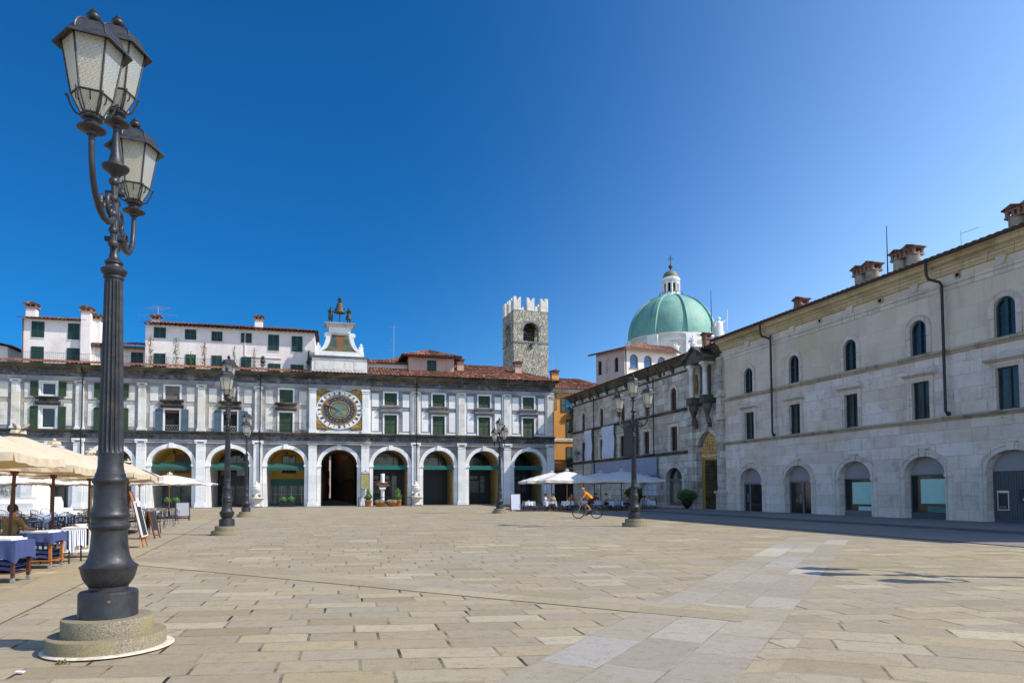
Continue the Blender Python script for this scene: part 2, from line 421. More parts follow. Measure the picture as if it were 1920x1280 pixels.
# upper wall with window openings
WIN = []
kinds = {}
for i, (c, w) in enumerate(bays):
    if i == 8: continue
    WIN.append((c-.67, c+.67, 7.66, 9.7, 0)); WIN.append((c-.67, c+.67, 10.76, 12.07, 0))
mb = MB(); wall(mb, XL, XP[8]+.3, 7.5, 13.5, [o for o in WIN if o[1] < XP[8]], .3)
mb.build('upper_wall', M['greystone_l'], P)
mb = MB(); wall(mb, XP[9]-.3, XR, 7.5, 13.5, [o for o in WIN if o[0] > XP[9]], .3)
mb.box(XP[8]+.3, XP[9]-.3, .2, .5, 7.5, 13.5)
mb.build('upper_wall', M['greystone'], P)
mb = MB()   # sides, back, lid: the body (with the passage through it under the clock)
mb.box(XL, XP[8]+.45, 5.6, 9, 0, 6.3); mb.box(XP[9]-.45, XR, 5.6, 9, 0, 6.3)
mb.box(XL, XR, .8, 9, 6.32, 13.4); mb.box(XL, XL+.3, .76, 5.6, 0, 6.3); mb.box(XR-.3, XR, .76, 5.6, 0, 6.3)
mb.build('body', M['plaster_b'], P)
# piers' pilasters
def pilaster(cx, z0, z1, w, pr, mat, base=.4, cap=.5, name='pilaster', y=0):
    mb = MB()
    mb.box(cx-w/2, cx+w/2, y-pr, y+.02, z0+base, z1-cap)
    mb.box(cx-w/2-.10, cx+w/2+.10, y-pr-.10, y+.02, z0, z0+base*.6); mb.box(cx-w/2-.05, cx+w/2+.05, y-pr-.05, y+.02, z0+base*.6, z0+base)
    mb.box(cx-w/2-.03, cx+w/2+.03, y-pr-.03, y+.02, z1-cap, z1-cap+.05)
    mb.box(cx-w/2+.02, cx+w/2-.02, y-pr+.01, y+.02, z1-cap+.05, z1-cap*.5)
    for s in (-1,1):
        b0 = len(mb.v); mb.lathe([(.13,-.09),(.13,.09)], 12); mb.xf(Matrix.Translation((cx+s*(w/2-.0), y-pr, z1-cap*.42)) @ Matrix.Rotation(PI/2, 4, 'X'), b0)
    mb.box(cx-w/2-.12, cx+w/2+.12, y-pr-.12, y+.02, z1-cap*.3, z1)
    return mb.build(name, mat, P)
for i, x in enumerate(XP):
    big = i in (8, 9)
    pilaster(x, 0, 6.75, .82, .32, M['marble_clean'], .5, .62, 'pier_pilaster')
    if not big: pilaster(x, 7.62, 12.26, .68, .2, M['marble'], .25, .38)
# imposts and archivolts
for i, (c, half) in enumerate(rings):
    mb = MB(); arch_ring(mb, c, 4.32, half, 1.65, .38, -.12, .1)
    mb.box(c-.2, c+.2, -.26, .1, 5.93, 6.42)
    for s in (-1,1):
        x0, x1 = sorted((c+s*(half-.05), c+s*(half+.40)))
        mb.box(x0, x1, -.18, .4, 4.12, 4.34)
        mb.box(*sorted((c+s*(half+.01), c+s*(half+.36))), -.10, .1, 0, 4.12)
    mb.build('archivolt', M['marble_clean'], P)
# entablatures
def run(prof, x0, x1, mat, name, parent=P, brk=None, by=.4):
    mb = MB()
    if brk:
        mb.prof(prof, x0, brk[0]); mb.prof(prof, brk[1], x1); mb.prof([(y-by if y < 0.05 else y, z) for y,z in prof], brk[0], brk[1])
    else: mb.prof(prof, x0, x1)
    return mb.build(name, mat, parent)
BK = (XP[8]-.5, XP[9]+.5)
run([(.02,6.42),(-.14,6.42),(-.14,6.6),(-.18,6.6),(-.18,6.78),(.02,6.78)], XL, XR, M['greystone_l'], 'architrave', brk=BK, by=.28)
run([(.02,6.782),(-.10,6.782),(-.10,7.34),(.02,7.34)], XL, XR, M['darkfrieze'], 'frieze', brk=BK, by=.28)
run([(.02,7.342),(-.2,7.342),(-.3,7.42),(-.52,7.45),(-.55,7.58),(.02,7.62)], XL, XR, M['eavestone'], 'string_cornice', brk=BK, by=.28)
run([(.02,12.26),(-.12,12.26),(-.12,12.45),(-.16,12.45),(-.16,12.66),(.02,12.66)], XL, XR, M['greystone_l'], 'architrave', brk=BK, by=.28)
run([(.02,12.662),(-.10,12.662),(-.10,13.2),(.02,13.2)], XL, XR, M['darkfrieze'], 'frieze', brk=BK, by=.28)
run([(.02,13.2),(-.15,13.2),(-.22,13.34),(-.6,13.42),(-.66,13.56),(-.85,13.62),(-.9,13.74),(.5,13.76)], XL, XR, M['eavestone'], 'eaves_cornice', brk=BK, by=.28)
mb = MB(); x = XL+.5                      # carved brackets under the eaves at every pilaster
for x in XP:
    MB().prof([(-.1,12.9),(-.3,13.0),(-.62,13.36),(-.62,13.46),(-.1,13.5)], x-.16, x+.16).build('eaves_bracket', M['eavestone'], P)
# white inlaid panels beside the windows
for i, (c, w) in enumerate(bays):
    if i == 8: continue
    o = w/2-1.0; pm_ = M['marble_clean'] if i > 8 else M['marble']; sm_ = M['marble_clean'] if i > 8 else M['greystone_l']
    for s in (-1,1):
        a, b = sorted((c+s*(o-.38), c+s*(o+.34)))
        MB().box(a, b, -.035, .01, 7.95, 10.08).build('inlaid_panel', pm_, P); MB().box(a, b, -.035, .01, 10.55, 11.95).build('inlaid_panel', pm_, P)
        a, b = sorted((c+s*(w/2-.36-.2), c+s*(w/2-.36)))
        MB().box(a, b, -.025, .01, 7.7, 12.2).build('pilaster_strip', sm_, P)
        a, b = sorted((c+s*.9, c+s*(w/2-.58))); MB().box(a, b, -.02, .012, 7.66, 7.84).build('base_strip', sm_, P)
def window1(c, z0, z1, kind, upper):
    mb = MB(); frame(mb, c-.82, c+.82, z0-.02 if not upper else z0-.05, z1+.15, .16, -.07, .05, sill=False)
    mb.box(c-.66, c+.66, .2, .28, z0, z1)
    win = mb.build('window', [M['marble_clean']], P)
    if kind in ('green', 'brown', 'bright'):
        m = M['shut_br'] if kind == 'brown' else M['shut_g']
        for a, b in ((c-.655, c-.01), (c+.01, c+.655)): shutter_mb(a, b, z0+.02, z1-.02, .03).build('shutter', m, win)
    else:
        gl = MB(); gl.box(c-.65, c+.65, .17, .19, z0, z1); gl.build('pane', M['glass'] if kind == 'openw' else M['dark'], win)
        fr = MB(); wm = M['whitepaint'] if kind == 'openw' else M['shut_bl']
        frame(fr, c-.65, c+.65, z0, z1, .14 if kind == 'openw' else .05, .08, .16)
        if kind == 'openw': fr.build('sash', wm, win)
        m = M['shut_g'] if kind == 'openw' else M['shut_bl']
        for s in (-1, 1):
            a, b = sorted((c+s*.86, c+s*1.50)); shutter_mb(a, b, z0-.02, z1+.06, -.14).build('shutter', m, win)
        if kind == 'openb':
            bl = MB(); bl.box(c-.64, c+.64, .05, .07, z1-.32, z1-.03); bl.build('roller_blind', plain_cache('blind_red', '#6d2f2a'), win)
            rl = MB(); rl.box(c-.64,c+.64,-.02,.0,z0+.5,z0+.54)
            for k in range(5): rl.tube([(c-.6+k*.24,-.01,z0+.05),(c-.36+k*.24,-.01,z0+.5)], .012, 5); rl.tube([(c-.36+k*.24,-.012,z0+.05),(c-.6+k*.24,-.012,z0+.5)], .012, 5)
            rl.build('window_railing', M['greystone_l'], win)
    return win
_pc = {}
def plain_cache(n, col, **k):
    if n not in _pc: _pc[n] = plain(n, col, **k)
    return _pc[n]
KU = {1:'green',2:'green',3:'openw',4:'openw',5:'brown',6:'brown',7:'green',9:'green',10:'green',11:'green',12:'green',0:'green'}
KL = dict(KU); KL[5] = 'openb'; KL[6] = 'openb'
for i, (c, w) in enumerate(bays):
    if i == 8: continue
    window1(c, 7.66, 9.7, KL[i], False); window1(c, 10.76, 12.07, KU[i], True)
    mb = MB()   # sill and hood between the two windows
    mb.prof([(.01,10.45),(-.12,10.47),(-.34,10.58),(-.36,10.70),(.01,10.72)], c-1.05, c+1.05)
    hm_ = M['eavestone'] if i < 8 else M['greystone_l']; mb.build('sill', hm_, P); mb = MB(); mb.box(c-.8, c+.8, -.05, .01, 10.27, 10.449)
    mb.prof([(.01,9.9),(-.1,9.92),(-.2,10.0),(-.36,10.08),(-.38,10.18),(.01,10.26)], c-1.05, c+1.05)
    mb.build('hood', hm_, P)
mb = MB(); shutter_mb  # balcony on the bay left of the clock
c = bays[7][0]
for z in (7.75, 8.6): mb.tube([(c-1.7,-.45,z),(c+1.7,-.45,z)], .018, 6)
for k in range(24): mb.tube([(c-1.7+k*3.4/23,-.45,7.6),(c-1.7+k*3.4/23,-.45,8.6)], .010, 5)
mb.build('balcony_railing', M['iron'], P)
# downpipes on the palace
for x, top in ((-23.62, 13.5), (-7.62, 13.5), (8.22, 13.6)):
    mb = MB(); mb.tube([(x,-.7,top),(x,-.4,13.1),(x,-.3,12.9),(x,-.3,7.8),(x,-.62,7.6),(x,-.62,7.3),(x,-.42,7.0),(x,-.42,2.5)], .055, 8)
    mb.build('downpipe', M['iron'], P)
# eave tiles
roof('roof', P, [((XL,-1.05,13.8),(BK[0],-1.05,13.8),(BK[0],2.2,14.55),(XL,2.2,14.55)),
                 ((BK[0],-1.3,13.8),(BK[1],-1.3,13.8),(BK[1],.0,14.1),(BK[0],.0,14.1)),
                 ((BK[1],-1.05,13.8),(XR+.5,-1.05,13.8),(19.5,7.0,16.75),(BK[1]-0,7.0,16.75)),
                 ((XR+.5,-1.05,13.8),(XR+.5,15,13.8),(19.5,7.0,16.75),(19.5,7.0,16.75)),
                 ((XR+.5,15,13.8),(BK[1],15,13.8),(BK[1],7.0,16.75),(19.5,7.0,16.75))], M['tile'])
mb = MB(); mb.box(XL, BK[1], 2.2, 9, 13.4, 14.0); mb.box(BK[1], XR, 9, 14.5, 9, 13.4); mb.build('terrace', M['plaster_b'], P)
for (px, z) in ((11.9, 15.4), (13.0, 15.2), (19.6, 14.9)):
    x, zz = kxz(D1, 3.2, px, z); chimney(P, x*1.0, 3.2, 14.6, .75, .6, 1.55, M['plaster_p'], capw=.1)
# portico inside: each bay is a vaulted tunnel back to its shopfront
MB().box(XL, XR, .76, 5.6, 6.25, 6.31).build('portico_ceiling', M['plaster_y'], P)
for i, (c, half) in enumerate(rings):
    if i == 8:
        for x in (XP[8], XP[9]): MB().box(x-.4, x+.4, .76, 9, 0, 6.24).build('passage_wall', M['plaster_b'], P)
        mb = MB(); arch_ring(mb, c, 4.32, half+.01, 1.66, .3, .76, 9, 18); mb.build('vault', M['plaster_b'], P); continue
    m = M['plaster_y'] if i < 8 else M['plaster_t']
    mb = MB(); arch_ring(mb, c, 4.32, half+.01, 1.66, .3, .76, 4.9, 18); mb.build('vault', m, P)
    for s in (-1, 1): MB().box(*sorted((c+s*(half+.01), c+s*(half+.3))), .76, 4.9, 0, 4.32).build('side_wall', m if i > 8 else M['marble'], P)
for i, (c, w) in enumerate(bays):
    if i == 8: continue
    h = w/2
    if i < 8:      # open bays: shopfront at the back of the portico, awning in the arch
        y = 4.9; dark = i in (6,)
        mb = MB(); mb.box(c-h, c+h, y, y+.2, 0, 6.0)
        mb.build('shop_wall', M['plaster_y'] if not dark else M['shopdark'], P)
        wf = MB(); frame(wf, c-.75, c+.75, 3.55, 5.55, .1, y-.06, y); wf.box(c-.03, c+.03, y-.05, y, 3.6, 5.5)
        o = wf.build('window', M['wood'] if i != 5 else M['shut_br'], P)
        MB().box(c-.65, c+.65, y-.03, y-.005, 3.65, 5.45).build('pane', M['glass'] if i != 5 else M['shut_br'], o)
        sf = MB(); sf.box(c-h+.3, c+h-.3, y-.14, y, 0, 2.95)
        o = sf.build('shopfront', M['shopdark'] if i != 7 else plain_cache('teal_shopfront', '#3a6e66', var=.2), P)
        g = MB()
        for k in range(4):
            a = c-h+.55+k*(w-1.1)/4; g.box(a, a+(w-1.1)/4-.14, y-.17, y-.145, .3, 2.2)
        g.build('shop_windows', M['glass_cur'] if i % 2 else M['glass'], o)
        for k in range(4):
            a = c-h+.55+k*(w-1.1)/4
            mu = MB(); mu.box(a+.3, a+.33, y-.19, y-.172, .3, 2.2); mu.box(a, a+(w-1.1)/4-.14, y-.185, y-.173, 1.25, 1.28); mu.build('glazing_bar', M['whitepaint'] if i == 7 else M['greymetal'], o)
        hh = rings[i][1]-.02; aw = MB()
        n = 26
        aw.add([(c-hh,.55,4.55),(c+hh,.55,4.55),(c+hh,.15,4.05),(c-hh,.15,4.05)], [(0,1,2,3)])
        for k in range(n):
            a, b = c-hh+2*hh*k/n, c-hh+2*hh*(k+1)/n; d1, d2 = (3.72, 3.80) if k % 2 else (3.80, 3.72)
            aw.add([(a,.15,4.05),(b,.15,4.05),(b,.14,d2),(a,.14,d1)], [(0,1,2,3)])
        if i >= 4: aw.build('awning', M['awning_d'], P)
        if i == 6:
            for s, col in ((-1.1,'#8a5a4a'),(.5,'#b9b4ac')):
                pb = MB(); pb.box(c+s-.45, c+s+.45, y-.16, y-.02, 3.3, 4.9); pb.build('poster', plain_cache('poster%d' % int(s*10), col, var=.6, vs=4), P)
    else:
        y = 4.75; mb = MB()
        mb.box(c-h+.6, c+h-.6, y, y+.15, 0, 6.1); sf = mb.build('shopfront', M['shopdark'], P)
        g = MB()
        x = c-1.55
        while x < c+1.2:
            g.box(x, x+.05, y-.035, y-.005, 4.3, 5.9); x += .13
        lu = MB(); lu.box(c-1.6, c+1.15, y-.03, y-.004, 4.25, 5.9); l = lu.build('lunette_pane', M['glass_cur'] if i < 11 else M['glass'], sf)
        g2 = MB(); g2.box(c-1.65, c+1.2, y-.09, y-.03, 4.15, 4.3); g2.box(c-1.65, c+1.2, y-.08, y-.03, 5.45, 5.53); g2.box(c+.62, c+.7, y-.08, y-.03, 4.3, 5.9); g2.build('lunette_frame', M['iron'], sf)
        if i == 10:
            d = MB()
            for k in range(12): d.box(c-1.7, c+1.1, y-.05, y-.01, .15+k*.27, .15+k*.27+.25)
            d.build('roller_door', M['shopdark'], sf)
        else:
            d = MB(); d.box(c-1.6, c+.35, y-.04, y-.01, 1.35, 2.75); d.box(c+.5, c+1.05, y-.04, y-.01, .25 if i == 9 else 1.35, 3.3)
            d.box(c-1.6, c-1.0, y-.04, y-.01, 2.9, 3.3); d.box(c-.75, c+.2, y-.04, y-.01, 2.9, 3.3)
            d.build('shop_windows', M['glass_cur'], sf)
            if i == 9:
                d = MB(); d.box(c-.7, c+.3, y-.045, y-.012, .1, 2.6); d.build('shop_door', M['iron'], sf)
            d = MB(); frame(d, c-1.65, c+1.1, .1, 3.4, .07, y-.08, y-.02); d.box(c+.39, c+.46, y-.08, y-.02, .17, 3.33); d.box(c-1.58, c+.38, y-.08, y-.02, 2.78, 2.86); d.build('shop_frame', M['iron'], sf)
        hh = rings[i][1]-.02; aw = MB(); aw.prof([(.75,4.36),(.25,4.34),(.2,3.88),(.22,3.88),(.27,4.32),(.75,4.33)], c-hh, c+hh); aw.build('awning', M['awning'], P)
    ln = MB(); ln.tube([(c,1.2,6.0),(c,1.2,5.75)], .02, 6); ln.lathe([(.05,5.75),(.16,5.7),(.12,5.45),(.04,5.4)], 8, (c,1.2,0)); ln.build('portico_lamp', M['iron'], P)
# ------------------------------------------------------------------ clock bay and bell tower (part of the palace front)
T = thing('clock_tower', 'white marble clock tower with a painted astronomical dial and a scrolled bell top', 'clock tower', L1, RZ1)
CX = .18; FY = -.32
mb = MB(); mb.box(-2.9, 3.25, FY+.06, .19, 7.63, 12.25); mb.build('wall', M['marble_clean'], T)
for x in (-2.48, 2.84):
    mb = MB(); w = .66
    mb.box(x-w/2, x+w/2, FY-.12, FY+.06, 8.0, 11.85); mb.box(x-w/2-.06, x+w/2+.06, FY-.18, FY+.06, 7.63, 7.99)
    mb.box(x-w/2-.05, x+w/2+.05, FY-.17, FY+.06, 11.85, 11.95); mb.box(x-w/2-.1, x+w/2+.1, FY-.22, FY+.06, 12.05, 12.25); mb.box(x-w/2, x+w/2, FY-.13, FY+.06, 11.95, 12.05)
    mb.build('pilaster', M['marble_clean'], T)
# the dial
cz = 10.07; RX, RZ_ = 2.33, 2.04
def ell(mb, r0, r1, y0, y1, n=72, mi=0):
    for i in range(n):
        a, b = 2*PI*i/n, 2*PI*(i+1)/n
        pt = lambda r, t: (CX+RX*r*math.cos(t), cz+RZ_*r*math.sin(t))
        p = [pt(r0,a), pt(r1,a), pt(r1,b), pt(r0,b)]
        vs = [(x,y0,z) for x,z in p]+[(x,y1,z) for x,z in p]
        mb.add(vs, [(0,1,2,3),(1,5,6,2),(0,3,7,4)], mi)
    return mb
mb = MB(); mb.box(CX-2.37, CX+2.37, FY+.02, FY+.058, cz-2.08, cz+2.08); mb.build('gilded_corners', M['gold'], T)
for sx in (-1,1):
    for sz in (-1,1):
        g = MB()
        for k in range(7):
            a = PI/4+(k-3)*.09; rr = 1.17+.09*(k%2)
            g.ball((CX+sx*min(2.2, 2.37*rr*math.cos(a)), FY+.02, cz+sz*min(1.9, 2.05*rr*math.sin(a))), .24, 8, 6, (1.2,.3,1), jit=.5)
        g.build('gilded_ornament', M['gold'], T)
mb = MB(); ell(mb, 0.001, 1.0, FY-.02, FY+.02); mb.build('hour_ring', M['marble_clean'], T)
blue = plain_cache('dial_blue', '#24364f', var=.6, vs=5); dgold = plain_cache('dial_gold', '#a5803a', var=.5, vs=6)
MB_ = MB(); ell(MB_, .001, .78, FY-.05, FY-.021); MB_.build('gold_ring', dgold, T)
MB_ = MB(); ell(MB_, .001, .715, FY-.075, FY-.051); MB_.build('zodiac_disc', blue, T)
MB_ = MB(); ell(MB_, .41, .455, FY-.095, FY-.076); ell(MB_, .68, .7, FY-.09, FY-.076)
for k in range(12):
    a = 2*PI*k/12+.1; p0 = (CX+RX*.46*math.cos(a), FY-.085, cz+RZ_*.46*math.sin(a)); p1 = (CX+RX*.68*math.cos(a), FY-.085, cz+RZ_*.68*math.sin(a)); MB_.tube([p0,p1], .014, 5)
    a += .26; r = .57; MB_.ball((CX+RX*r*math.cos(a), FY-.08, cz+RZ_*r*math.sin(a)), .08, 7, 5, (1.1,.3,.7), jit=.6)
for k in range(24):
    a = 2*PI*k/24; MB_.ball((CX+RX*.75*math.cos(a), FY-.05, cz+RZ_*.75*math.sin(a)), .045, 6, 5, (1,.4,1))
MB_.build('zodiac_figures', dgold, T)
MB_ = MB(); ell(MB_, .001, .37, FY-.11, FY-.076); MB_.build('moon_disc', plain_cache('dial_green', '#4f7f78', var=.5, vs=2.2), T)
MB_ = MB(); ell(MB_, .25, .27, FY-.13, FY-.111); ell(MB_, .35, .37, FY-.125, FY-.111); MB_.ball((CX+.3,FY-.11,cz-.25), .18, 8, 6, (1.3,.2,1), jit=.4); MB_.build('aspect_rings', dgold, T)
MB_ = MB(); MB_.tube([(CX,FY-.15,cz),(CX-.55,FY-.15,cz-.35)], [.05,.02], 6); MB_.tube([(CX,FY-.15,cz),(CX-1.25,FY-.15,cz+.55)], [.05,.04], 6); MB_.ball((CX-1.3,FY-.15,cz+.58), .2, 8, 6, (1,.25,1)); MB_.build('clock_hand', plain_cache('hand_copper', '#9a5a33', var=.3), T)
num = MB(); ROM = ['I','II','III','IIII','V','VI','VII','VIII','IX','X','XI','XII']
for k in range(24):
    a = PI/2 - 2*PI*(k+1)/24 + PI; s = ROM[k % 12]; n = len(s); ux, uz = -math.sin(a), math.cos(a)
    # letters' upright axis points outward; baseline along tangent
    if True: ux, uz = math.sin(a), -math.cos(a)
    ox, oz = math.cos(a), math.sin(a); step = .072 if n < 4 else .062; x = -step*(n-1)/2
    def seg(t0, r0, t1, r1, w=.045):
        p = []
        for (t, r) in ((t0,r0),(t1,r1)):
            rad = .80+.14*r; p.append(Vector((CX+RX*rad*ox+t*ux, FY-.03, cz+RZ_*rad*oz+t*uz)))
        num.tube(p, w*.6, 4)
    for ch in s:
        if ch == 'I': seg(x,0,x,1)
        elif ch == 'V': seg(x-.03,1,x,0); seg(x+.03,1,x,0)
        else: seg(x-.032,0,x+.032,1); seg(x+.032,0,x-.032,1)
        x += step if ch == 'I' else step*1.15
for k in range(24):
    a = 2*PI*(k+.5)/24; num.ball((CX+RX*.965*math.cos(a), FY-.03, cz+RZ_*.965*math.sin(a)), .035, 6, 4, (1,.4,1))
num.build('hour_numerals', plain_cache('numeral_blue', '#3d4a66', var=.2), T)
# attic block over the eaves
mb = MB(); mb.box(-2.62, 2.98, -.25, 1.6, 13.95, 15.5)
mb.build('attic', M['marble_clean'], T)
MB().box(-2.35, 1.45, -.28, -.252, 14.25, 15.25).build('attic_panel', M['marble'], T); MB().box(1.6, 2.75, -.28, -.252, 14.25, 15.25).build('attic_panel', M['marble'], T)
mb = MB(); mb.prof([(1.7,15.5),(-.3,15.5),(-.45,15.6),(-.5,15.72),(1.7,15.74)], -2.85, 3.2); mb.build('attic_cornice', M['greystone_l'], T)
mb = MB()
mb.box(-2.32, 2.66, -.1, 1.0, 15.74, 16.25)
mb.build('plinth', M['marble_clean'], T)
# scrolled gable: concave flanks
def flank(s, e=0.0):
    pts = []
    for i in range(13):
        t = i/12; a = t*PI/2
        pts.append((CX-.0 + s*((2.02+e) - (1.08)*math.sin(a)), 16.25 + 2.0*(1-math.cos(a))))
    return pts
r_ = flank(1, .22); l_ = flank(-1, .22)
mb = MB(); mb.prism(l_ + r_[::-1], 0, .8); mb.build('gable', M['marble_clean'], T)
for s in (-1,1):
    mb = MB()
    o_ = flank(s, .42); i_ = flank(s, .0)
    for k in range(12):
        p = [o_[k], o_[k+1], i_[k+1], i_[k]]; vs = [(x,-.09,z) for x,z in p]+[(x,.85,z) for x,z in p]
        mb.add(vs, [(0,1,2,3),(0,4,5,1),(2,6,7,3)])
    b0 = len(mb.v); mb.lathe([(.22,-.45),(.22,.45)], 14); mb.xf(Matrix.Translation((CX+s*1.38, .35, 18.02)) @ Matrix.Rotation(PI/2, 4, 'X'), b0)
    mb.box(*sorted((CX+s*1.95, CX+s*2.42)), -.05, .8, 16.25, 16.85); mb.lathe([(.2,16.85),(.1,16.95),(.16,17.1),(.02,17.25)], 8, (CX+s*2.2,.3,0))
    mb.build('scroll', M['marble_clean'], T)
t = NT('faded_fresco'); co = t.coord(); x_,y_,z_ = t.sep(co)
d = t.math('ABSOLUTE', t.math('SUBTRACT', x_, CX))
n1 = t.noise(co, 2.2, 6, .7)
col = t.mix(t.ramp(n1, .35, .65), hx('#4c5640'), hx('#777347')); col = t.mix(t.ramp(t.noise(co, 1.3, 4), .5, .6), col, hx('#3f4f52'))
fig = t.ramp(t.math('ADD', d, t.math('MULTIPLY', t.noise(co, 1.6, 6, .75), 1.9)), .95, 1.5, .85, 0); col = t.mix(fig, col, hx('#8f5530'))
t.set(Base_Color=col, Roughness=.85); FR = t.mat
mb = MB(); ll, rr = flank(-1, -.12), flank(1, -.12); mb.prism([(x, z+.04) for x,z in ll[:-1]] + [(x, z+.04) for x,z in rr[:-1][::-1]], -.06, -.001); mb.build('fresco', FR, T)
mb = MB(); mb.box(-.95, 1.25, -.15, 1.1, 18.2, 18.85); mb.build('upper_block', M['marble_clean'], T)
mb = MB(); mb.box(-1.1, 1.4, -.3, 1.25, 18.85, 18.98); mb.box(-1.25, 1.55, -.45, 1.4, 18.98, 19.12); mb.build('cap_moulding', M['marble'], T)
mb = MB(); mb.add([(-1.42,-.6,19.12),(1.72,-.6,19.12),(1.72,1.55,19.12),(-1.42,1.55,19.12),(.15,.48,19.5),(-1.42,-.6,19.2),(1.72,-.6,19.2),(1.72,1.55,19.2),(-1.42,1.55,19.2)],
      [(0,1,6,5),(1,2,7,6),(2,3,8,7),(3,0,5,8),(5,6,4),(6,7,4),(7,8,4),(8,5,4),(0,3,2,1)]); mb.build('tower_roof', M['greystone_l'], T)
B = thing('bell', 'large bronze bell on a post between two hammering figures atop the clock tower', 'bell', w1(.15,.48,19.45), RZ1)
mb = MB(); mb.lathe([(.62,1.05),(.60,1.12),(.46,1.3),(.38,1.6),(.33,1.95),(.27,2.1),(.1,2.18),(.06,2.2)], 24); mb.build('bell_body', M['bell'], B, smooth=40)
mb = MB(); mb.tube([(0,0,-.05),(0,0,1.1)], .045, 8); mb.build('bell_post', M['iron'], B)
mb = MB(); mb.lathe([(.1,2.2),(.2,2.3),(.08,2.4),(.2,2.55),(.1,2.68),(.02,2.85)], 10)
for s in (-1,1): mb.tube([(s*.08,0,2.2),(s*.28,0,2.38),(s*.1,0,2.6)], .035, 6)
mb.build('bell_crown', M['bronze'], B, smooth=40)
# ------------------------------------------------------------------ figures (statues and people) grown from jointed skeletons
def figure(name, parent, J, E_, mat, sub=1):
    me = bpy.data.meshes.new(name); keys = list(J); idx = {k:i for i,k in enumerate(keys)}
    me.from_pydata([J[k][0] for k in keys], [(idx[a], idx[b]) for a,b in E_], [])
    me.materials.append(mat)
    o = bpy.data.objects.new(name, me); COL.objects.link(o)
    if parent: o.parent = parent
    m = o.modifiers.new('Skin', 'SKIN'); m.use_smooth_shade = True
    for k in keys:
        sv = me.skin_vertices[0].data[idx[k]]; r = J[k][1]; sv.radius = r if isinstance(r, tuple) else (r, r)
        sv.use_root = (k == keys[0])
    s = o.modifiers.new('Sub', 'SUBSURF'); s.levels = sub; s.render_levels = sub
    return o
def vadd(a, b): return tuple(x+y for x,y in zip(a,b))
def human(parent, mat, pose, k=1.0, hands=True, name='body'):
    """pose: joint -> (x,y,z) in metres, figure faces -y locally unless posed otherwise"""
    J = {}; Rr = {'pelvis':.125,'waist':.115,'chest':.135,'neckb':.075,'neck':.055,'jaw':.07,'skull':.092,'crown':.06,
         'shL':.062,'elL':.042,'wrL':.028,'shR':.062,'elR':.042,'wrR':.028,'hipL':.092,'knL':.058,'anL':.038,'toL':.03,'hipR':.092,'knR':.058,'anR':.038,'toR':.03}
    for j in Rr:
        J[j] = (tuple(pose[j]), Rr[j]*k)
    E_ = [('pelvis','waist'),('waist','chest'),('chest','neckb'),('neckb','neck'),('neck','jaw'),('jaw','skull'),('skull','crown')]
    for s in 'LR': E_ += [('chest','sh'+s),('sh'+s,'el'+s),('el'+s,'wr'+s),('pelvis','hip'+s),('hip'+s,'kn'+s),('kn'+s,'an'+s),('an'+s,'to'+s)]
    if hands:
        for s in 'LR':
            w, e = Vector(pose['wr'+s]), Vector(pose['el'+s]); d = (w-e).normalized(); a = d.cross(Vector((0,0,1)))
            a = a.normalized() if a.length > .05 else Vector((1,0,0)); c = a.cross(d)
            pm = w+d*.06*k; J['pa'+s] = (tuple(pm), (.038*k,.018*k)); E_.append(('wr'+s,'pa'+s))
            for q, (off, ln) in enumerate(((-.027,.075),(-.009,.085),(.009,.08),(.027,.062))):
                p1 = pm+(d*.035+a*off)*k; p2 = p1+(d*ln*.55+c*-.012)*k; p3 = p2+(d*ln*.3+c*-.028)*k
                for nme, p, r in (('a',p1,.010),('b',p2,.0085),('c',p3,.007)): J['f%s%d%s' % (s,q,nme)] = (tuple(p), r*k)
                E_ += [('pa'+s,'f%s%da' % (s,q)),('f%s%da' % (s,q),'f%s%db' % (s,q)),('f%s%db' % (s,q),'f%s%dc' % (s,q))]
            p1 = w+(d*.03-a*.035)*k; p2 = p1+(d*.035-a*.022-c*.01)*k
            J['t%sa' % s] = (tuple(p1), .011*k); J['t%sb' % s] = (tuple(p2), .009*k); E_ += [('wr'+s,'t%sa' % s),('t%sa' % s,'t%sb' % s)]
    sk, jw = Vector(pose['skull']), Vector(pose['jaw']); face = Vector(pose.get('face', (0,-1,0))).normalized()
    J['nose'] = (tuple((sk+jw)/2+face*.085*k), .014*k); E_.append(('jaw','nose'))
    return figure(name, parent, J, E_, mat)
def mirror_pose(p):
    q = dict(p)
    for k_ in list(p):
        if k_.endswith('L') and k_[:-1]+'R' not in p: q[k_[:-1]+'R'] = (-p[k_][0], p[k_][1], p[k_][2])
    return q
STAND = mirror_pose(dict(pelvis=(0,0,.95),waist=(0,0,1.1),chest=(0,0,1.33),neckb=(0,0,1.46),neck=(0,0,1.52),jaw=(0,-.02,1.58),skull=(0,0,1.66),crown=(0,.01,1.74),
    shL=(-.19,0,1.42),elL=(-.24,.02,1.12),wrL=(-.23,-.08,.88),hipL=(-.1,0,.9),knL=(-.11,-.02,.5),anL=(-.11,.02,.09),toL=(-.13,-.14,.04)))
def P_(base, **kw):
    d = dict(base); d.update(kw); return d
def garment(parent, mat, name, pts, n=14, sy=.7):
    mb = MB(); b0 = 0
    rings_ = []
    for (x,y,z,r) in pts:
        rings_.append([(x+r*math.cos(2*PI*i/n), y+r*sy*math.sin(2*PI*i/n), z) for i in range(n)])
    vs = [v for r in rings_ for v in r]; fs = [(j*n+i, j*n+(i+1)%n, (j+1)*n+(i+1)%n, (j+1)*n+i) for j in range(len(pts)-1) for i in range(n)]
    mb.add(vs, fs); mb.add(rings_[0], [tuple(range(n))]); mb.add(rings_[-1], [tuple(range(n))])
    return mb.build(name, mat, parent, smooth=60)
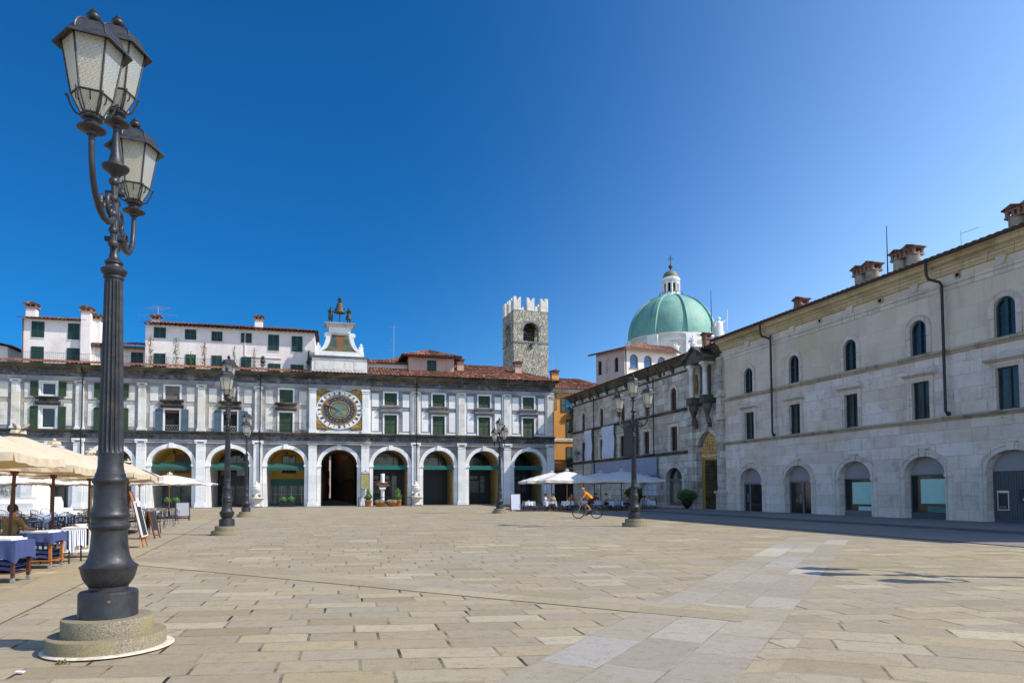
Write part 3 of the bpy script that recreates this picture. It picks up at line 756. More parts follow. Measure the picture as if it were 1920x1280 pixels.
for s, lab in ((-1,'bronze figure in a belted coat left of the bell, raising a hammer'), (1,'bronze figure in a flared tunic right of the bell, arm stretched to the bell')):
    x = .15+s*.93
    st = thing('bronze_statue', lab, 'statue', w1(x,.48,19.22), RZ1, 'hammering figures by the bell'); st.scale = (1.12,1.08,1.08)
    pose = P_(STAND, elR=(.18 if s < 0 else .22,-.12,1.3), wrR=(.40 if s<0 else .1,-.16,1.42), elL=(-.22,-.12,1.3) if s > 0 else (-.24,-.08,1.2), wrL=(-.42,-.16,1.42) if s > 0 else (-.02,-.2,1.25))
    human(st, M['bronze'], pose, 1.15)
    garment(st, M['bronze'], 'tunic', [(0,0,.55,.3),(0,0,.62,.3),(0,0,1.0,.19),(0,0,1.08,.17),(0,0,1.3,.21),(0,0,1.42,.18)] if s > 0 else [(0,0,.5,.22),(0,0,1.0,.2),(0,0,1.05,.19),(0,0,1.35,.23),(0,0,1.43,.18)])
    hm = MB(); e = (.42,-.16,1.42) if s < 0 else (-.44,-.16,1.42)
    hm.tube([(e[0]-s*-.0,e[1],e[2]-.1),(e[0],e[1],e[2]+.12)], .02, 6); hm.box(e[0]-.08,e[0]+.08,e[1]-.04,e[1]+.04,e[2]+.1,e[2]+.18); hm.build('hammer', M['bronze'], st)

# ------------------------------------------------------------------ roof-top houses behind the palace eaves
def Kq(s, x, z): return kxz(D1, s, x, z)
def antenna(x, y, z, h, label, fr=0, n=4, span=1.0, bars=((.9,.5),(.8,.45)), wide=False):
    a = thing('roof_antenna', label, 'antenna', fr(x,y,z) if fr else (x,y,z), RZ1)
    mb = MB(); mb.tube([(0,0,0),(0,0,h)], .022, 6); mb.build('mast', M['steel'], a)
    el = MB()
    for i, (hz, sp) in enumerate(bars):
        z_ = h*hz
        el.tube([(-sp,0,z_),(sp,0,z_)], .012, 5)
        for k in range(n):
            q = -sp+2*sp*k/(n-1); L = .18+.05*k
            if wide: el.tube([(q-.9,-L*.2,z_+.1*k-.15),(q+.9,L*.2,z_+.1*k-.28)], .018, 5)
            else: el.tube([(q,-L,z_),(q,L,z_)], .008, 4)
    el.build('aerial_rods', M['steel'], a)
    return a
def rwin(parent, s, x0, z0, x1, z1, yf, mat='shut_dg', yoff=0.0):
    a, za = Kq(s, x0, z0); b, zb = Kq(s, x1, z1)
    mb = MB(); mb.box(a-.05, b+.05, yf-.05, yf+.02, zb-.1, zb-.02); w = mb.build('window', M['plaster_w'], parent)
    m = (a+b)/2
    for q in ((a, m-.01), (m+.01, b)): shutter_mb(q[0], q[1], zb, za, yf-.06).build('shutter', M[mat], w)
SET = 2.6
H1 = thing('white_house', 'white house with four dark green shutters above the palace eaves at far left', 'house', L1, RZ1)
xa, zt = Kq(SET, -28.86, 18.02); xb, _ = Kq(SET, -22.6, 18.1)
mb = MB(); mb.box(xa, xb-.1, SET, SET+6, 13.6, zt+.05); mb.build('wall', M['plaster_w'], H1)
for q in ((-28.07,17.81,-27.02,16.29),(-25.04,17.79,-24.06,16.24),(-28.06,15.42,-27.02,13.9),(-25.08,15.41,-24.02,13.9)): rwin(H1, SET, *q, SET)
roof('roof', H1, [((xa-.25,SET-.5,zt+.02),(xb+.1-.9,SET-.5,zt+.02),(xb+.1-.9,SET+3,zt+.95),(xa-.25,SET+3,zt+.95)),((xb-.8,SET+6.4,zt),(xa-.25,SET+6.4,zt),(xa-.25,SET+3,zt+.95),(xb-.8,SET+3,zt+.95))], M['tile_dark'])
x, z = Kq(SET, -28.4, 18.3); chimney(H1, x, SET+.9, z-.4, .85, .7, 1.35, M['plaster_w'])
x, z = Kq(SET, -23.4, 14.3); chimney(H1, x, SET-.1, z-.6, .85, .8, 5.35, M['plaster_w']); chimney(H1, x+.75, SET+.5, z-.6, .7, .8, 4.75, M['plaster_w'])
mb = MB(); mb.tube([(xa+.1,SET-.1,zt),(xa+.12,SET-.1,14.2)], .05, 6); mb.build('downpipe', M['pipe'], H1)
H2 = thing('low_house', 'low white attic house with a tiled lean-to roof between the two white houses', 'house', L1, RZ1)
xa, zt = Kq(3.2, -23.4, 15.9); xb, _ = Kq(3.2, -18.2, 15.9)
mb = MB(); mb.box(xa+.0, xb+.2, 3.2, 7.5, 13.6, zt-.05); mb.build('wall', M['plaster_w'], H2)
for q in ((-23.0,15.26,-21.4,13.9),(-19.57,15.27,-18.5,13.9)): rwin(H2, 3.2, *q, 3.2)
roof('roof', H2, [((xa-.1,2.2,zt-.15),(xb+.1,2.2,zt-.15),(xb+.1,5.5,zt+.75),(xa-.1,5.5,zt+.75))], M['tile_dark'])
mb = MB(); mb.prof([(2.3,zt-.32),(3.2,zt-.1),(3.2,zt-.3),(2.3,zt-.42)], xa, xb); mb.build('eaves_boards', M['wood'], H2)
H3 = thing('long_white_house', 'long white house with two rows of dark green shutters left of the clock tower', 'house', L1, RZ1)
xa, zt = Kq(SET, -18.34, 18.15); xb, _ = Kq(SET, -2.35, 18.1)
mb = MB(); mb.box(xa, xb, SET, SET+7, 13.6, zt); mb.build('wall', M['plaster_w'], H3)
for q in ((-17.58,17.86,-16.51,16.8),(-14.78,17.8,-13.74,16.79),(-12.32,17.73,-11.31,16.75),(-9.56,17.72,-8.53,16.73),(-6.95,17.7,-5.89,16.04),(-4.65,17.66,-3.58,16.04),
          (-17.54,15.26,-16.51,13.9),(-14.7,15.29,-13.75,13.9),(-12.29,15.29,-11.33,13.9),(-9.53,15.26,-8.55,13.9),(-6.92,14.72,-5.72,13.9),(-4.73,14.7,-3.46,13.9)): rwin(H3, SET, *q, SET)
roof('roof', H3, [((xa-.3,SET-.7,zt),(xb+.35,SET-.7,zt),(xb-2.5,SET+3.5,zt+1.1),(xa-.3,SET+3.5,zt+1.1)),((xb+.35,SET-.7,zt),(xb+.35,SET+7.6,zt),(xb-2.5,SET+3.5,zt+1.1),(xb-2.5,SET+3.5,zt+1.1)),((xb+.35,SET+7.6,zt),(xa-.3,SET+7.6,zt),(xa-.3,SET+3.5,zt+1.1),(xb-2.5,SET+3.5,zt+1.1))], M['tile_dark'])
mb = MB(); x = xa
while x < xb+.2: mb.box(x, x+.1, SET-.6, SET, zt-.1, zt-.01); x += .45
y = SET+.2
while y < SET+7: mb.box(xb, xb+.3, y, y+.1, zt-.1, zt-.01); y += .45
mb.build('rafter_ends', M['wood'], H3)
x, z = Kq(SET, -7.9, 18.4); chimney(H3, x, SET+.4, z-.35, .75, .7, 1.1, M['plaster_w'], capw=.08)
x, z = Kq(SET, -17.9, 18.4); chimney(H3, x+.3, SET+.9, z-.35, .8, .7, .65, M['plaster_w'], capw=.06)
mb = MB(); mb.tube([(xa+8.2+1.3,SET-.05,zt),(xa+8.2+1.3,SET-.05,15.9),(xa+9.8,SET-.05,15.8),(xb-3.4,SET-.05,15.75)], .045, 6); mb.build('downpipe', M['plaster_w'], H3)
# terrace railing, vines, cables
rl = thing('terrace_railing', 'thin iron railing along the roof terrace in front of the white houses', 'railing', L1, RZ1)
mb = MB(); x = -29.6
for (x0, x1) in ((-29.6,-18.6),(-18.4,-6.6)):
    mb.tube([(x0,1.9,15.25),(x1,1.9,15.25)], .015, 5); mb.tube([(x0,1.9,14.55),(x1,1.9,14.55)], .012, 5); x = x0
    while x <= x1: mb.tube([(x,1.9,14.45),(x,1.9,15.25)], .008, 4); x += .17
mb.build('bars', M['iron'], rl)
for i, (px, z0, z1, w, mat, lab) in enumerate(((-17.9,14.3,17.0,.35,'leaf_r','bare brown and green vine at the left corner of the long white house'),(-15.6,14.3,16.9,.42,'leaf','tall bright green vine on the roof terrace railing'),(-13.0,14.3,16.6,.32,'leaf_r','reddish brown vine between the second and third terrace shutters'),
        (-10.2,14.3,16.3,.22,'leaf','thin green vine beside the fourth terrace shutter'),(-8.3,14.3,16.2,.25,'leaf_r','thin reddish vine left of the conical shrub pots'),(-14.2,14.2,15.2,.5,'leaf','low sprawling green creeper under the terrace railing'))):
    x, zb = Kq(1.9, px, z0); _, zt_ = Kq(1.9, px, z1)
    v = thing('climbing_vine', lab, 'vine', w1(x,1.95,14.3), RZ1, 'climbing plants on the roof terrace')
    m = MB(); m.tube([(0,0,0),(.08,0,.8),(-.05,0,1.6),(.05,0,max(1.7,zt_-14.4))], .03, 5); m.build('stem', M['wood'], v)
    m = MB(); hh = zt_-14.3
    for k in range(int(6*hh/ .6)): leaves(m, (rnd.uniform(-w*.4,w*.4),0,.2+rnd.random()*(hh-.2)), (w*.7,.2,.3), 9, .07)
    m.build('foliage', M[mat], v)
for px, lab in ((-7.45,'clipped round shrub in a stone urn at the terrace end'),(-2.95,'clipped pointed shrub in a stone urn beside the clock tower')):
    v = thing('potted_shrub', lab, 'potted plant', w1(px*1.01,.8,14.25), RZ1, 'clipped shrubs in urns on the terrace')
    MB().lathe([(.16,0),(.2,.1),(.1,.18),(.26,.45),(.28,.5)], 12).build('urn', M['greystone_l'], v, smooth=40)
    m = MB()
    if px < -5: leaves(m, (0,0,.78), (.3,.3,.3), 160, .07); leaves(m, (0,0,1.2), (.22,.22,.2), 90, .06); m.ball((0,0,.78), .22); m.ball((0,0,1.2), .15)
    else: leaves(m, (0,0,.85), (.28,.28,.35), 160, .07); leaves(m, (0,0,1.5), (.15,.15,.7), 150, .06); m.lathe([(.2,.6),(.15,1.2),(.02,2.1)], 8)
    m.build('foliage', M['leaf_d'], v)
antenna(-17.55*1.03, SET+.9, 18.9, 1.9, 'large horizontal television antenna over the left chimney of the long white house', w1, bars=((.55,1.0),(.95,.35)), wide=True)
antenna(-22.4*1.03, SET+1.0, 18.0, 2.2, 'small antenna with a dish behind the twin white chimneys', w1, bars=((.95,.3),(.7,.4)))
antenna(5.85*1.05, 4.2, 16.0, 4.4, 'tall thin antenna left of the pink roof house', w1, n=5, bars=((.95,.55),(.35,.9),(.6,.4)))
# pink house and neighbours
H4 = thing('pink_roof_house', 'pink plaster roof house with one green shutter and a hipped tile roof', 'house', L1, RZ1)
s = 2.0; xa, zt = Kq(s, 7.4, 16.2); xb, _ = Kq(s, 12.3, 16.2)
mb = MB(); mb.box(xa, xb, s, s+5.2, 14.0, zt); mb.build('wall', M['plaster_p'], H4)
mb = MB()
for q in ((xa-.04, xa+.75), (xb-.8, xb+.04)): mb.box(q[0], q[1], s-.05, s+.02, 14.2, zt)
mb.build('corner_strips', M['plaster_p'], H4); rwin(H4, s, 9.39, 15.78, 10.39, 14.36, s)
cxm = (xa+xb)/2; o = .85
roof('roof', H4, [((xa-o,s-o,zt-.05),(xb+o,s-o,zt-.05),(cxm+.2,s+2.6,zt+1.2),(cxm-.2,s+2.6,zt+1.2)),((xb+o,s-o,zt-.05),(xb+o,s+6,zt-.05),(cxm+.2,s+2.6,zt+1.2),(cxm+.2,s+2.6,zt+1.2)),
   ((xb+o,s+6,zt-.05),(xa-o,s+6,zt-.05),(cxm-.2,s+2.6,zt+1.2),(cxm+.2,s+2.6,zt+1.2)),((xa-o,s+6,zt-.05),(xa-o,s-o,zt-.05),(cxm-.2,s+2.6,zt+1.2),(cxm-.2,s+2.6,zt+1.2))], M['tile'])
MB().box(xa-.8, xb+.8, s-.8, s+5.9, zt-.16, zt-.07).build('eaves_boards', M['wood'], H4)
H5 = thing('small_white_roof_house', 'small white house with a low tile roof between the clock tower and the pink house', 'house', L1, RZ1)
xa, zt = Kq(2.6, 3.05, 15.2); xb, _ = Kq(2.6, 7.4, 15.2)
MB().box(xa, xb-.12, 2.6, 7, 13.9, zt).build('wall', M['plaster_w'], H5)
MB().box(xa+1.0, xa+2.0, 2.56, 2.6, 14.6, 14.95).box(xa+2.8, xa+3.6, 2.56, 2.6, 14.6, 14.95).build('window', M['glass'], H5)
roof('roof', H5, [((xa-.1,2.0,zt-.05),(xb-.15,2.0,zt-.05),(xb-.15,5.5,zt+.9),(xa-.1,5.5,zt+.9))], M['tile'])
roof('roof', H5, [((xa+.8,4.6,zt+.7),(xb+.3,4.6,zt+.7),(xb+.3,8.5,zt+2.3),(xa+3.0,8.5,zt+1.6))], M['tile_dark'])
H6 = thing('far_left_house', 'brown roofed house gable at the left edge of the picture behind the palace', 'house', L1, RZ1)
s = 5.0; xa, zt = Kq(s, -34.5, 16.2); xb, _ = Kq(s, -29.7, 15.2)
MB().prism([(xa-3,13.5),(xb-.3,13.5),(xb-.3,zt-1.0),(xa-3,zt+.3)], s, s+6).build('wall', M['plaster_w'], H6)
roof('roof', H6, [((xb+.3,s-.6,zt-1.0),(xb+.3,s+6,zt-1.0),(xa-3.5,s+6,zt+.8),(xa-3.5,s-.6,zt+.8))], M['tile_dark'])
# ------------------------------------------------------------------ orange house in the corner of the square
O = thing('orange_house', 'tall orange plastered house with green shutters in the far right corner of the square', 'house', w1(24.3, 3.2), RZ1)
def oz(z, s=3.2): return 1.6+(z-1.6)*(D1+s)/D1
mb = MB(); mb.box(0, 9, 0, 10, 5.2, 13.6); mb.box(0, 9, .1, 10, 0, 5.2); mb.build('wall', M['plaster_o'], O)
MB().box(0, 1.0, -.05, .02, 11.2, 13.6).box(.0,.5,-.06,.02,5.3,13).build('corner_strip', M['plaster_b'], O)
def owin(x0, x1, z0, z1):
    w = MB().box(x0-.1, x1+.1, -.06, 0, z0-.12, z0).build('window', M['marble'], O)
    shutter_mb(x0, (x0+x1)/2, z0, z1, -.07).build('shutter', M['shut_dg'], w); shutter_mb((x0+x1)/2, x1, z0, z1, -.07).build('shutter', M['shut_dg'], w); return w
owin(2.15, 3.35, 7.8, 10.05); owin(2.15, 3.35, 4.3, 6.75)
w = MB().box(2.1, 3.6, -.3, 0, 10.55, 10.68).build('window', M['marble'], O); shutter_mb(1.5, 2.1, 10.9, 12.6, -.07).build('shutter', M['shut_dg'], w)
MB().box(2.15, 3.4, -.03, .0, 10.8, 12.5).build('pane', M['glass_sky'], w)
fl = MB(); fl.box(2.2, 3.5, -.45, -.25, 10.68, 10.9); fl.build('flower_box', M['terracotta'], w)
lv = MB(); leaves(lv, (2.9,-.4,11.1), (.7,.25,.3), 120, .09); lv.build('flowers', M['leaf'], w)
mb = MB(); mb.prof([(.0,7.35),(-.1,7.35),(-.12,7.65),(.0,7.7)], .0, 9); mb.build('string_course', M['marble'], O)
mb = MB(); mb.prof([(.0,13.3),(-.25,13.4),(-.4,13.6),(.0,13.6)], -.2, 9); x = 0
while x < 8: mb.box(x, x+.2, -.35, 0, 13.22, 13.32); x += .4
mb.build('dentil_cornice', M['marble'], O)
mb = MB(); mb.box(.1, 3.6, -.75, 0, 3.95, 4.1); b = mb.build('balcony', M['greystone'], O)
mb = MB(); mb.tube([(.1,-.72,5.0),(3.6,-.72,5.0)], .02, 5); x = .1
while x < 3.6: mb.tube([(x,-.72,4.1),(x,-.72,5.0)], .01, 4); mb.tube([(x,-.72,4.8),(x+.1,-.78,4.95),(x+.16,-.72,4.8)], .008, 4); x += .16
mb.build('balcony_railing', M['iron'], b)
MB().box(.0, 9, -.02, .1, 0, 3.9).build('ground_floor', M['brick'], O); MB().box(.4, 4, -.06, -.02, 0, 2.9).build('shopfront', M['shopdark'], O)
mb = MB(); mb.tube([(-.25,-.3,13.4),(-.1,-.1,12.9),(-.1,-.1,.2)], .07, 8); mb.build('downpipe', M['copperpipe'], O)
roof('roof', O, [((-.5,-.5,13.62),(9.5,-.5,13.62),(5.2,4.0,15.6),(1.7,4.0,15.6)),((-.5,9,13.62),(-.5,-.5,13.62),(1.7,4.0,15.6),(1.7,4.0,15.6)),((9.5,-.5,13.62),(9.5,9,13.62),(5.2,4,15.6),(5.2,4,15.6)),((9.5,9,13.62),(-.5,9,13.62),(1.7,4,15.6),(5.2,4,15.6))], M['tile'])
chimney(O, 1.9, 3.6, 14.7, .9, .8, 1.3, M['plaster_o'], capw=.05); chimney(O, .3, 3.0, 14.3, .8, .7, .7, M['plaster_o'], capw=.04)
mb = MB(); mb.tube([(1.7,3.6,16.3),(1.7,3.6,18.3)], .02, 5); mb.tube([(1.4,3.6,17.9),(2.2,3.6,17.95)], .012, 4); mb.tube([(1.2,3.6,16.9),(2.4,3.6,16.8)], .012, 4)
_a = tag(mb.build('roof_antenna', M['steel'], None), 'thin antenna on the chimney of the orange house', 'antenna'); _a.location = w1(24.3, 3.2); _a.rotation_euler = (0,0,RZ1)
H7 = thing('brown_roofed_house', 'house with a shallow brown tile roof between the palace roof and the stone tower', 'house', w1(17.0, 11.0), RZ1)
MB().box(0, 10, 0, 8, 0, 14.8).build('wall', M['plaster_p'], H7)
roof('roof', H7, [((-.4,-.4,14.8),(10.4,-.4,14.8),(8,4,17.2),(2,4,17.2)),((10.4,-.4,14.8),(10.4,8,14.8),(8,4,17.2),(8,4,17.2)),((-.4,8,14.8),(-.4,-.4,14.8),(2,4,17.2),(2,4,17.2)),((10.4,8.4,14.8),(-.4,8.4,14.8),(2,4,17.2),(8,4,17.2))], M['tile_dark'])

# ------------------------------------------------------------------ alley seen through the arch under the clock
ang = RZ1 + R(2.6)
AL = thing('alley_house', 'row of old brown houses on the right of the alley behind the clock arch', 'house', w1(2.0, 9.3), ang)
mb = MB(); wall(mb, 0, 76, 0, 12, [(a, a+1.0, z, z+1.9, 0) for a in range(2,72,4) for z in (4.2,7.6)], .2); 
for i,(x,y,z) in enumerate(mb.v): mb.v[i] = (y, x, z)
mb.box(.25, 5, 0, 76, 0, 12); mb.build('wall', M['plaster_b'], AL)
for a in range(2, 72, 4):
    for z in (4.2, 7.6): MB().box(-.08, .02, a-.5, a, z, z+1.9).box(-.08,.02,a+1.0,a+1.5,z,z+1.9).build('shutter', M['shut_br'], AL)
for k in range(5): MB().box(-.5, .0, 3+k*7, 6+k*7, 2.9, 3.1).build('shop_canopy', M['awning_d'], AL)
MB().box(-.4,.3,-.3,76,12,12.2).build('roof', M['tile_dark'], AL)
AL2 = thing('alley_house', 'ochre houses with green shutters on the left side of the alley behind the clock arch', 'house', w1(-1.75, 9.3), RZ1)
MB().box(-5, 0, 0, 14, 0, 12).build('wall', M['plaster_y'], AL2); MB().box(-5, -.05, 14.2, 74, 0, 11).build('wall', M['plaster_o'], AL2)
for a in (2, 5, 8.5, 12, 16, 19, 23):
    for z in (4.0, 7.4): MB().box(-.04, .06, a, a+1, z, z+2).build('shutter', M['shut_dg'], AL2)
for k, (y, c) in enumerate(((3,'#a8a39a'),(9,'#7a3d2c'))): MB().box(0,.06,y,y+2.4,.2,2.6).build('shop_window', M['glass_cur'], AL2)
aw = MB(); aw.add([(0,4,3.3),(0,8,3.3),(1.5,8,2.5),(1.5,4,2.5),(1.5,8,2.3),(1.5,4,2.3)], [(0,1,2,3),(3,2,4,5)]); aw.build('shop_awning', M['plaster_p'], AL2)
MB().box(-5.3,.3,-.3,74,12,12.2).build('roof', M['tile_dark'], AL2)
AL3 = thing('alley_end_house', 'pale house closing the end of the alley behind the clock arch', 'house', w1(-1.5, 88), RZ1)
MB().box(-8, 8, 0, 6, 0, 10).build('wall', M['plaster_w'], AL3)
for x in (-4,-1.2,1.6):
    for z in (1.2,4.6): MB().box(x,x+1,-.06,0,z,z+1.8).build('shutter', M['shut_br'], AL3)
roof('roof', AL3, [((-8.5,-.5,10),(8.5,-.5,10),(8.5,4,12),(-8.5,4,12))], M['tile_dark'])

# ------------------------------------------------------------------ medieval stone tower
TW = thing('stone_tower', 'square rubble stone tower with white swallow-tailed battlements and an open bell arch', 'tower', (2.55, 123.3, 0), .31)
def tz(z100): return 1.6+(z100-1.6)*1.2
rub = masonry('rubble_stone', '#9f9884', '#dcd5c0', .62, .34, jw=.07, jvis=.9, joint='#3d392f', stain='#5f5949', samt=.6, sscale=.9, streak=.1, pock=.9, bump=.9, rough=.9)
hw = 3.32; zt_, za_, zb_, zbelt = tz(28.75), tz(27.0), tz(24.1), tz(23.95)
mb = MB()
for k in range(4):
    q = MB(); wall(q, -hw, hw, 0, zt_, [(-1.5, 1.5, zb_, za_-1.6, 1.6)], 1.0, -hw)
    q.xf(Matrix.Rotation(k*PI/2, 4, 'Z')); mb.add(q.v, q.f)
mb.box(-hw+.05, hw-.05, -hw+.05, hw-.05, zb_-.6, zb_-.3); mb.box(-hw+.05, hw-.05, -hw+.05, hw-.05, zt_-.5, zt_-.02)
mb.build('shaft', rub, TW)
mb = MB()
for k in range(4):
    q = MB(); q.box(-hw-.12, hw+.12, -hw-.12, -hw-.01, zbelt-.15, zbelt+.08); arch_ring(q, 0, za_-1.6, 1.5, 1.6, .4, -hw-.06, -hw+.1, 14); q.xf(Matrix.Rotation(k*PI/2, 4, 'Z')); mb.add(q.v, q.f)
mb.build('belt_and_arch_stones', M['greystone'], TW)
for k in range(4):
    for j in range(3):
        x = -2.6 + j*2.6
        q = MB(); h = 2.45; w = .69
        q.prism([(x-w,zt_),(x+w,zt_),(x+w,zt_+h),(x+w*.55,zt_+h-.12),(x,zt_+h-.75),(x-w*.55,zt_+h-.12),(x-w,zt_+h)], -hw-.05, -hw+.6)
        q.xf(Matrix.Rotation(k*PI/2, 4, 'Z')); q.build('merlon', M['marble'], TW)
mb = MB()
for z in (zb_+.9, zb_+1.5): mb.tube([(-1.2,-hw+.5,z),(1.2,-hw+.5,z)], .05, 5)
for x in (-.8,-.4,0,.4,.8): mb.tube([(x,-hw+.5,zb_-.2),(x,-hw+.5,zb_+1.5)], .04, 5)
mb.tube([(-1.1,-1,zb_),(1.1,0,za_-1)], .07, 5); mb.build('bell_frame', M['iron'], TW)
mb = MB(); mb.lathe([(.75,0),(.6,.4),(.42,1.0),(.1,1.25)], 14, (0,0,zb_+1.0)); mb.build('tower_bell', M['bell'], TW)
MB().box(.3-.3,.9-.3,-.9,-.3,zt_,zt_+1.9).build('chimney', M['brick'], TW)
lv = MB(); leaves(lv, (0,-hw-.15,zbelt-.7), (.45,.15,.5), 60, .18); lv.build('weeds', M['leaf_d'], TW)

# ------------------------------------------------------------------ building with blue arched windows, and the cathedral dome
LG = thing('arched_window_house', 'pale top storey with shade-pink left face and sky-blue arched windows below the green dome', 'house', (17.0, 99.5, 0), 0)
# left face and right face as walls meeting at the near corner, the left one shaded by its colour
zt_ = 22.85
def face(parent, length, ang, mat, ops, name='wall'):
    q = MB(); wall(q, 0, length, 0, zt_, ops, .35); q.xf(Matrix.Rotation(ang, 4, 'Z')); return q.build(name, mat, parent)
ar = R(24); al = R(180-52)
opsR = [(x, x+1.45, 20.0, 21.35, .72) for x in (.95, 3.5, 6.05)]
face(LG, 9.5, ar, M['plaster_w'], opsR)
opsL = [(1.3,2.1,19.5,21.3,.45),(3.0,3.8,19.5,21.3,.45),(4.8,5.6,19.5,21.3,.45)]
q = MB(); wall(q, 0, 6.0, 0, zt_, opsL, -.35); q.xf(Matrix.Rotation(al, 4, 'Z')); q.build('wall', M['plaster_shade'], LG)
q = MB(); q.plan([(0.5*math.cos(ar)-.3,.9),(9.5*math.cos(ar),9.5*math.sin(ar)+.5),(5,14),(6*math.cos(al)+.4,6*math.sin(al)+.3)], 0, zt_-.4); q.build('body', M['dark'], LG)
for i, (a,b,za,zs,rv) in enumerate(opsR):
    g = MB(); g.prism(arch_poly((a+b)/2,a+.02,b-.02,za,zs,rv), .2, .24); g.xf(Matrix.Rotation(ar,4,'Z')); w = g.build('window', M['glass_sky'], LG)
    g = MB(); arch_ring(g, (a+b)/2, zs, .62, .64, .1, .1, .2); g.box(a,b,.12,.19,zs-.05,zs+.05); g.box(a,a+.1,.1,.2,za,zs); g.box(b-.1,b,.1,.2,za,zs); g.box(a-.1,b+.1,-.15,.1,za-.12,za); g.xf(Matrix.Rotation(ar,4,'Z')); g.build('frame', M['brick'], w)
for i, (a,b,za,zs,rv) in enumerate(opsL):
    g = MB(); g.prism(arch_poly((a+b)/2,a+.02,b-.02,za,zs,rv), -.26, -.2); g.xf(Matrix.Rotation(al,4,'Z')); g.build('window', M['dark'] if i != 1 else M['plaster_shade'], LG)
mb = MB(); mb.tube([(.15,-.2,zt_-.2),(.15,-.2,14)], .09, 6); mb.build('downpipe', M['pipe'], LG)
c0 = Vector((0,-1.1,zt_)); cr = Vector((10.2*math.cos(ar),10.2*math.sin(ar)-.9,zt_)); cl_ = Vector((7.0*math.cos(al)-.6,7.0*math.sin(al)-.3,zt_)); pk = Vector((3.2,5.6,zt_+1.9)); pr = Vector((9.2,8.2,zt_+1.9))
roof('roof', LG, [(c0, cr, pr, pk), (cl_, c0, pk, pk)], M['tile'], amp=.07)
mb = MB(); v = [c0, cr, pr, pk, cl_]; dz = Vector((0,0,-.22)); mb.add([tuple(p) for p in (c0,cr,pk,cl_)] + [tuple(p+dz) for p in (c0,cr,pk,cl_)], [(0,1,5,4),(3,0,4,7),(4,5,6,7)]); mb.build('eaves', M['wood'], LG)

CT = thing('cathedral', 'domed cathedral: ribbed green copper dome with a white lantern, white drum below', 'cathedral', (31.5+4.8, 150.0, 0), 0)
CT.location = (36.35, 150.0, 0)
cop = NT('green_copper'); co = cop.coord(); x_,y_,z_ = cop.sep(co)
angn = cop.math('ARCTAN2', y_, x_)
a1 = cop.math('ABSOLUTE', cop.math('SINE', cop.math('MULTIPLY', angn, 48)))
a2 = cop.math('ABSOLUTE', cop.math('SINE', cop.math('MULTIPLY', z_, 3.4)))
seam = cop.math('MAXIMUM', cop.ramp(a1, 0, .16, 1, 0), cop.ramp(a2, 0, .07, .7, 0))
col = cop.mix(cop.ramp(cop.noise(co, .35, 5), .3, .7), hx('#4a8479'), hx('#74a89b'))
sv = cop.comb(cop.math('MULTIPLY', angn, 30), cop.math('MULTIPLY', z_, .25), 0.0)
col = cop.mix(cop.ramp(cop.noise(sv, 1, 4, .7), .42, .68, 0, .75), col, hx('#8fa286'))
col = cop.mix(cop.math('MULTIPLY', seam, .8), col, hx('#3c6b60')); cop.set(Base_Color=col, Roughness=.6); COP = cop.mat
zs = 34.9; Rd = 9.75
mb = MB(); prof = [(Rd*math.cos(t)**.98, 10.6*math.sin(t)) for t in [i/22*R(80.5) for i in range(23)]]
n = 96; b0 = len(mb.v)
for (r, z) in prof:
    for i in range(n):
        a = 2*PI*i/n; f = abs(math.cos(4*a)); mb.v.append((r*(1+.012*(1-f))*math.cos(a+.12), r*(1+.012*(1-f))*math.sin(a+.12), zs+z))
for j in range(len(prof)-1):
    for i in range(n): k=(i+1)%n; mb.f.append((j*n+i, j*n+k, (j+1)*n+k, (j+1)*n+i)); mb.m.append(0)
dome = mb.build('dome', COP, CT, smooth=50)
for k in range(8):
    a = 2*PI*k/8 + R(9); q = MB()
    for j in range(len(prof)):
        r, z = prof[j]; w = .12 + .55*(r/Rd)
        for (dw, dr) in ((-w,-.1),(-w*.8,.28),(w*.8,.28),(w,-.1)):
            q.v.append(((r+dr*1.5)*math.cos(a)-dw*math.sin(a), (r+dr*1.5)*math.sin(a)+dw*math.cos(a), zs+z+dr*.3))
    for j in range(len(prof)-1):
        for i in range(3): q.f.append((j*4+i, j*4+i+1, (j+1)*4+i+1, (j+1)*4+i)); q.m.append(0)
    q.build('dome_rib', COP, dome, smooth=30)
mb = MB(); mb.lathe([(9.9,-14),(9.9,-3),(9.9,-1.8),(10.4,-1.6),(10.4,-1.2),(9.9,-1.1),(9.9,-.4),(10.15,-.3),(10.15,.05),(9.3,.3)], 64, (0,0,zs)); mb.build('drum', M['marble'], CT, smooth=30)
for k in range(8):
    a = 2*PI*k/8 + R(9); q = MB(); q.box(9.3, 10.6, -1.2, 1.2, zs-6, zs-.35); q.xf(Matrix.Rotation(a,4,'Z')); q.build('buttress', M['marble_clean'], CT)
zl = 45.3
mb = MB(); mb.lathe([(2.3,-.5),(2.35,.0),(2.2,.3),(1.9,.4),(1.9,.45)], 32, (0,0,zl)); mb.lathe([(1.85,3.4),(2.05,3.5),(2.1,4.0),(1.9,4.1),(1.85,4.25)], 32, (0,0,zl)); mb.build('lantern_rings', M['marble_clean'], CT, smooth=30)
mb = MB()
for k in range(10):
    q = MB(); w = .58; wall(q, -w, w, zl+.4, zl+3.45, [(-.3,.3,zl+.8,zl+2.6,.3)], .25, -1.8); q.box(w-.12,w+.1,-1.95,-1.72,zl+.4,zl+3.4); q.xf(Matrix.Rotation(2*PI*k/10+.2,4,'Z')); mb.add(q.v,q.f)
mb.build('lantern', M['marble_clean'], CT)
MB().lathe([(1.2,.4),(1.2,3.4)], 16, (0,0,zl)).build('lantern_core', M['dark'], CT)
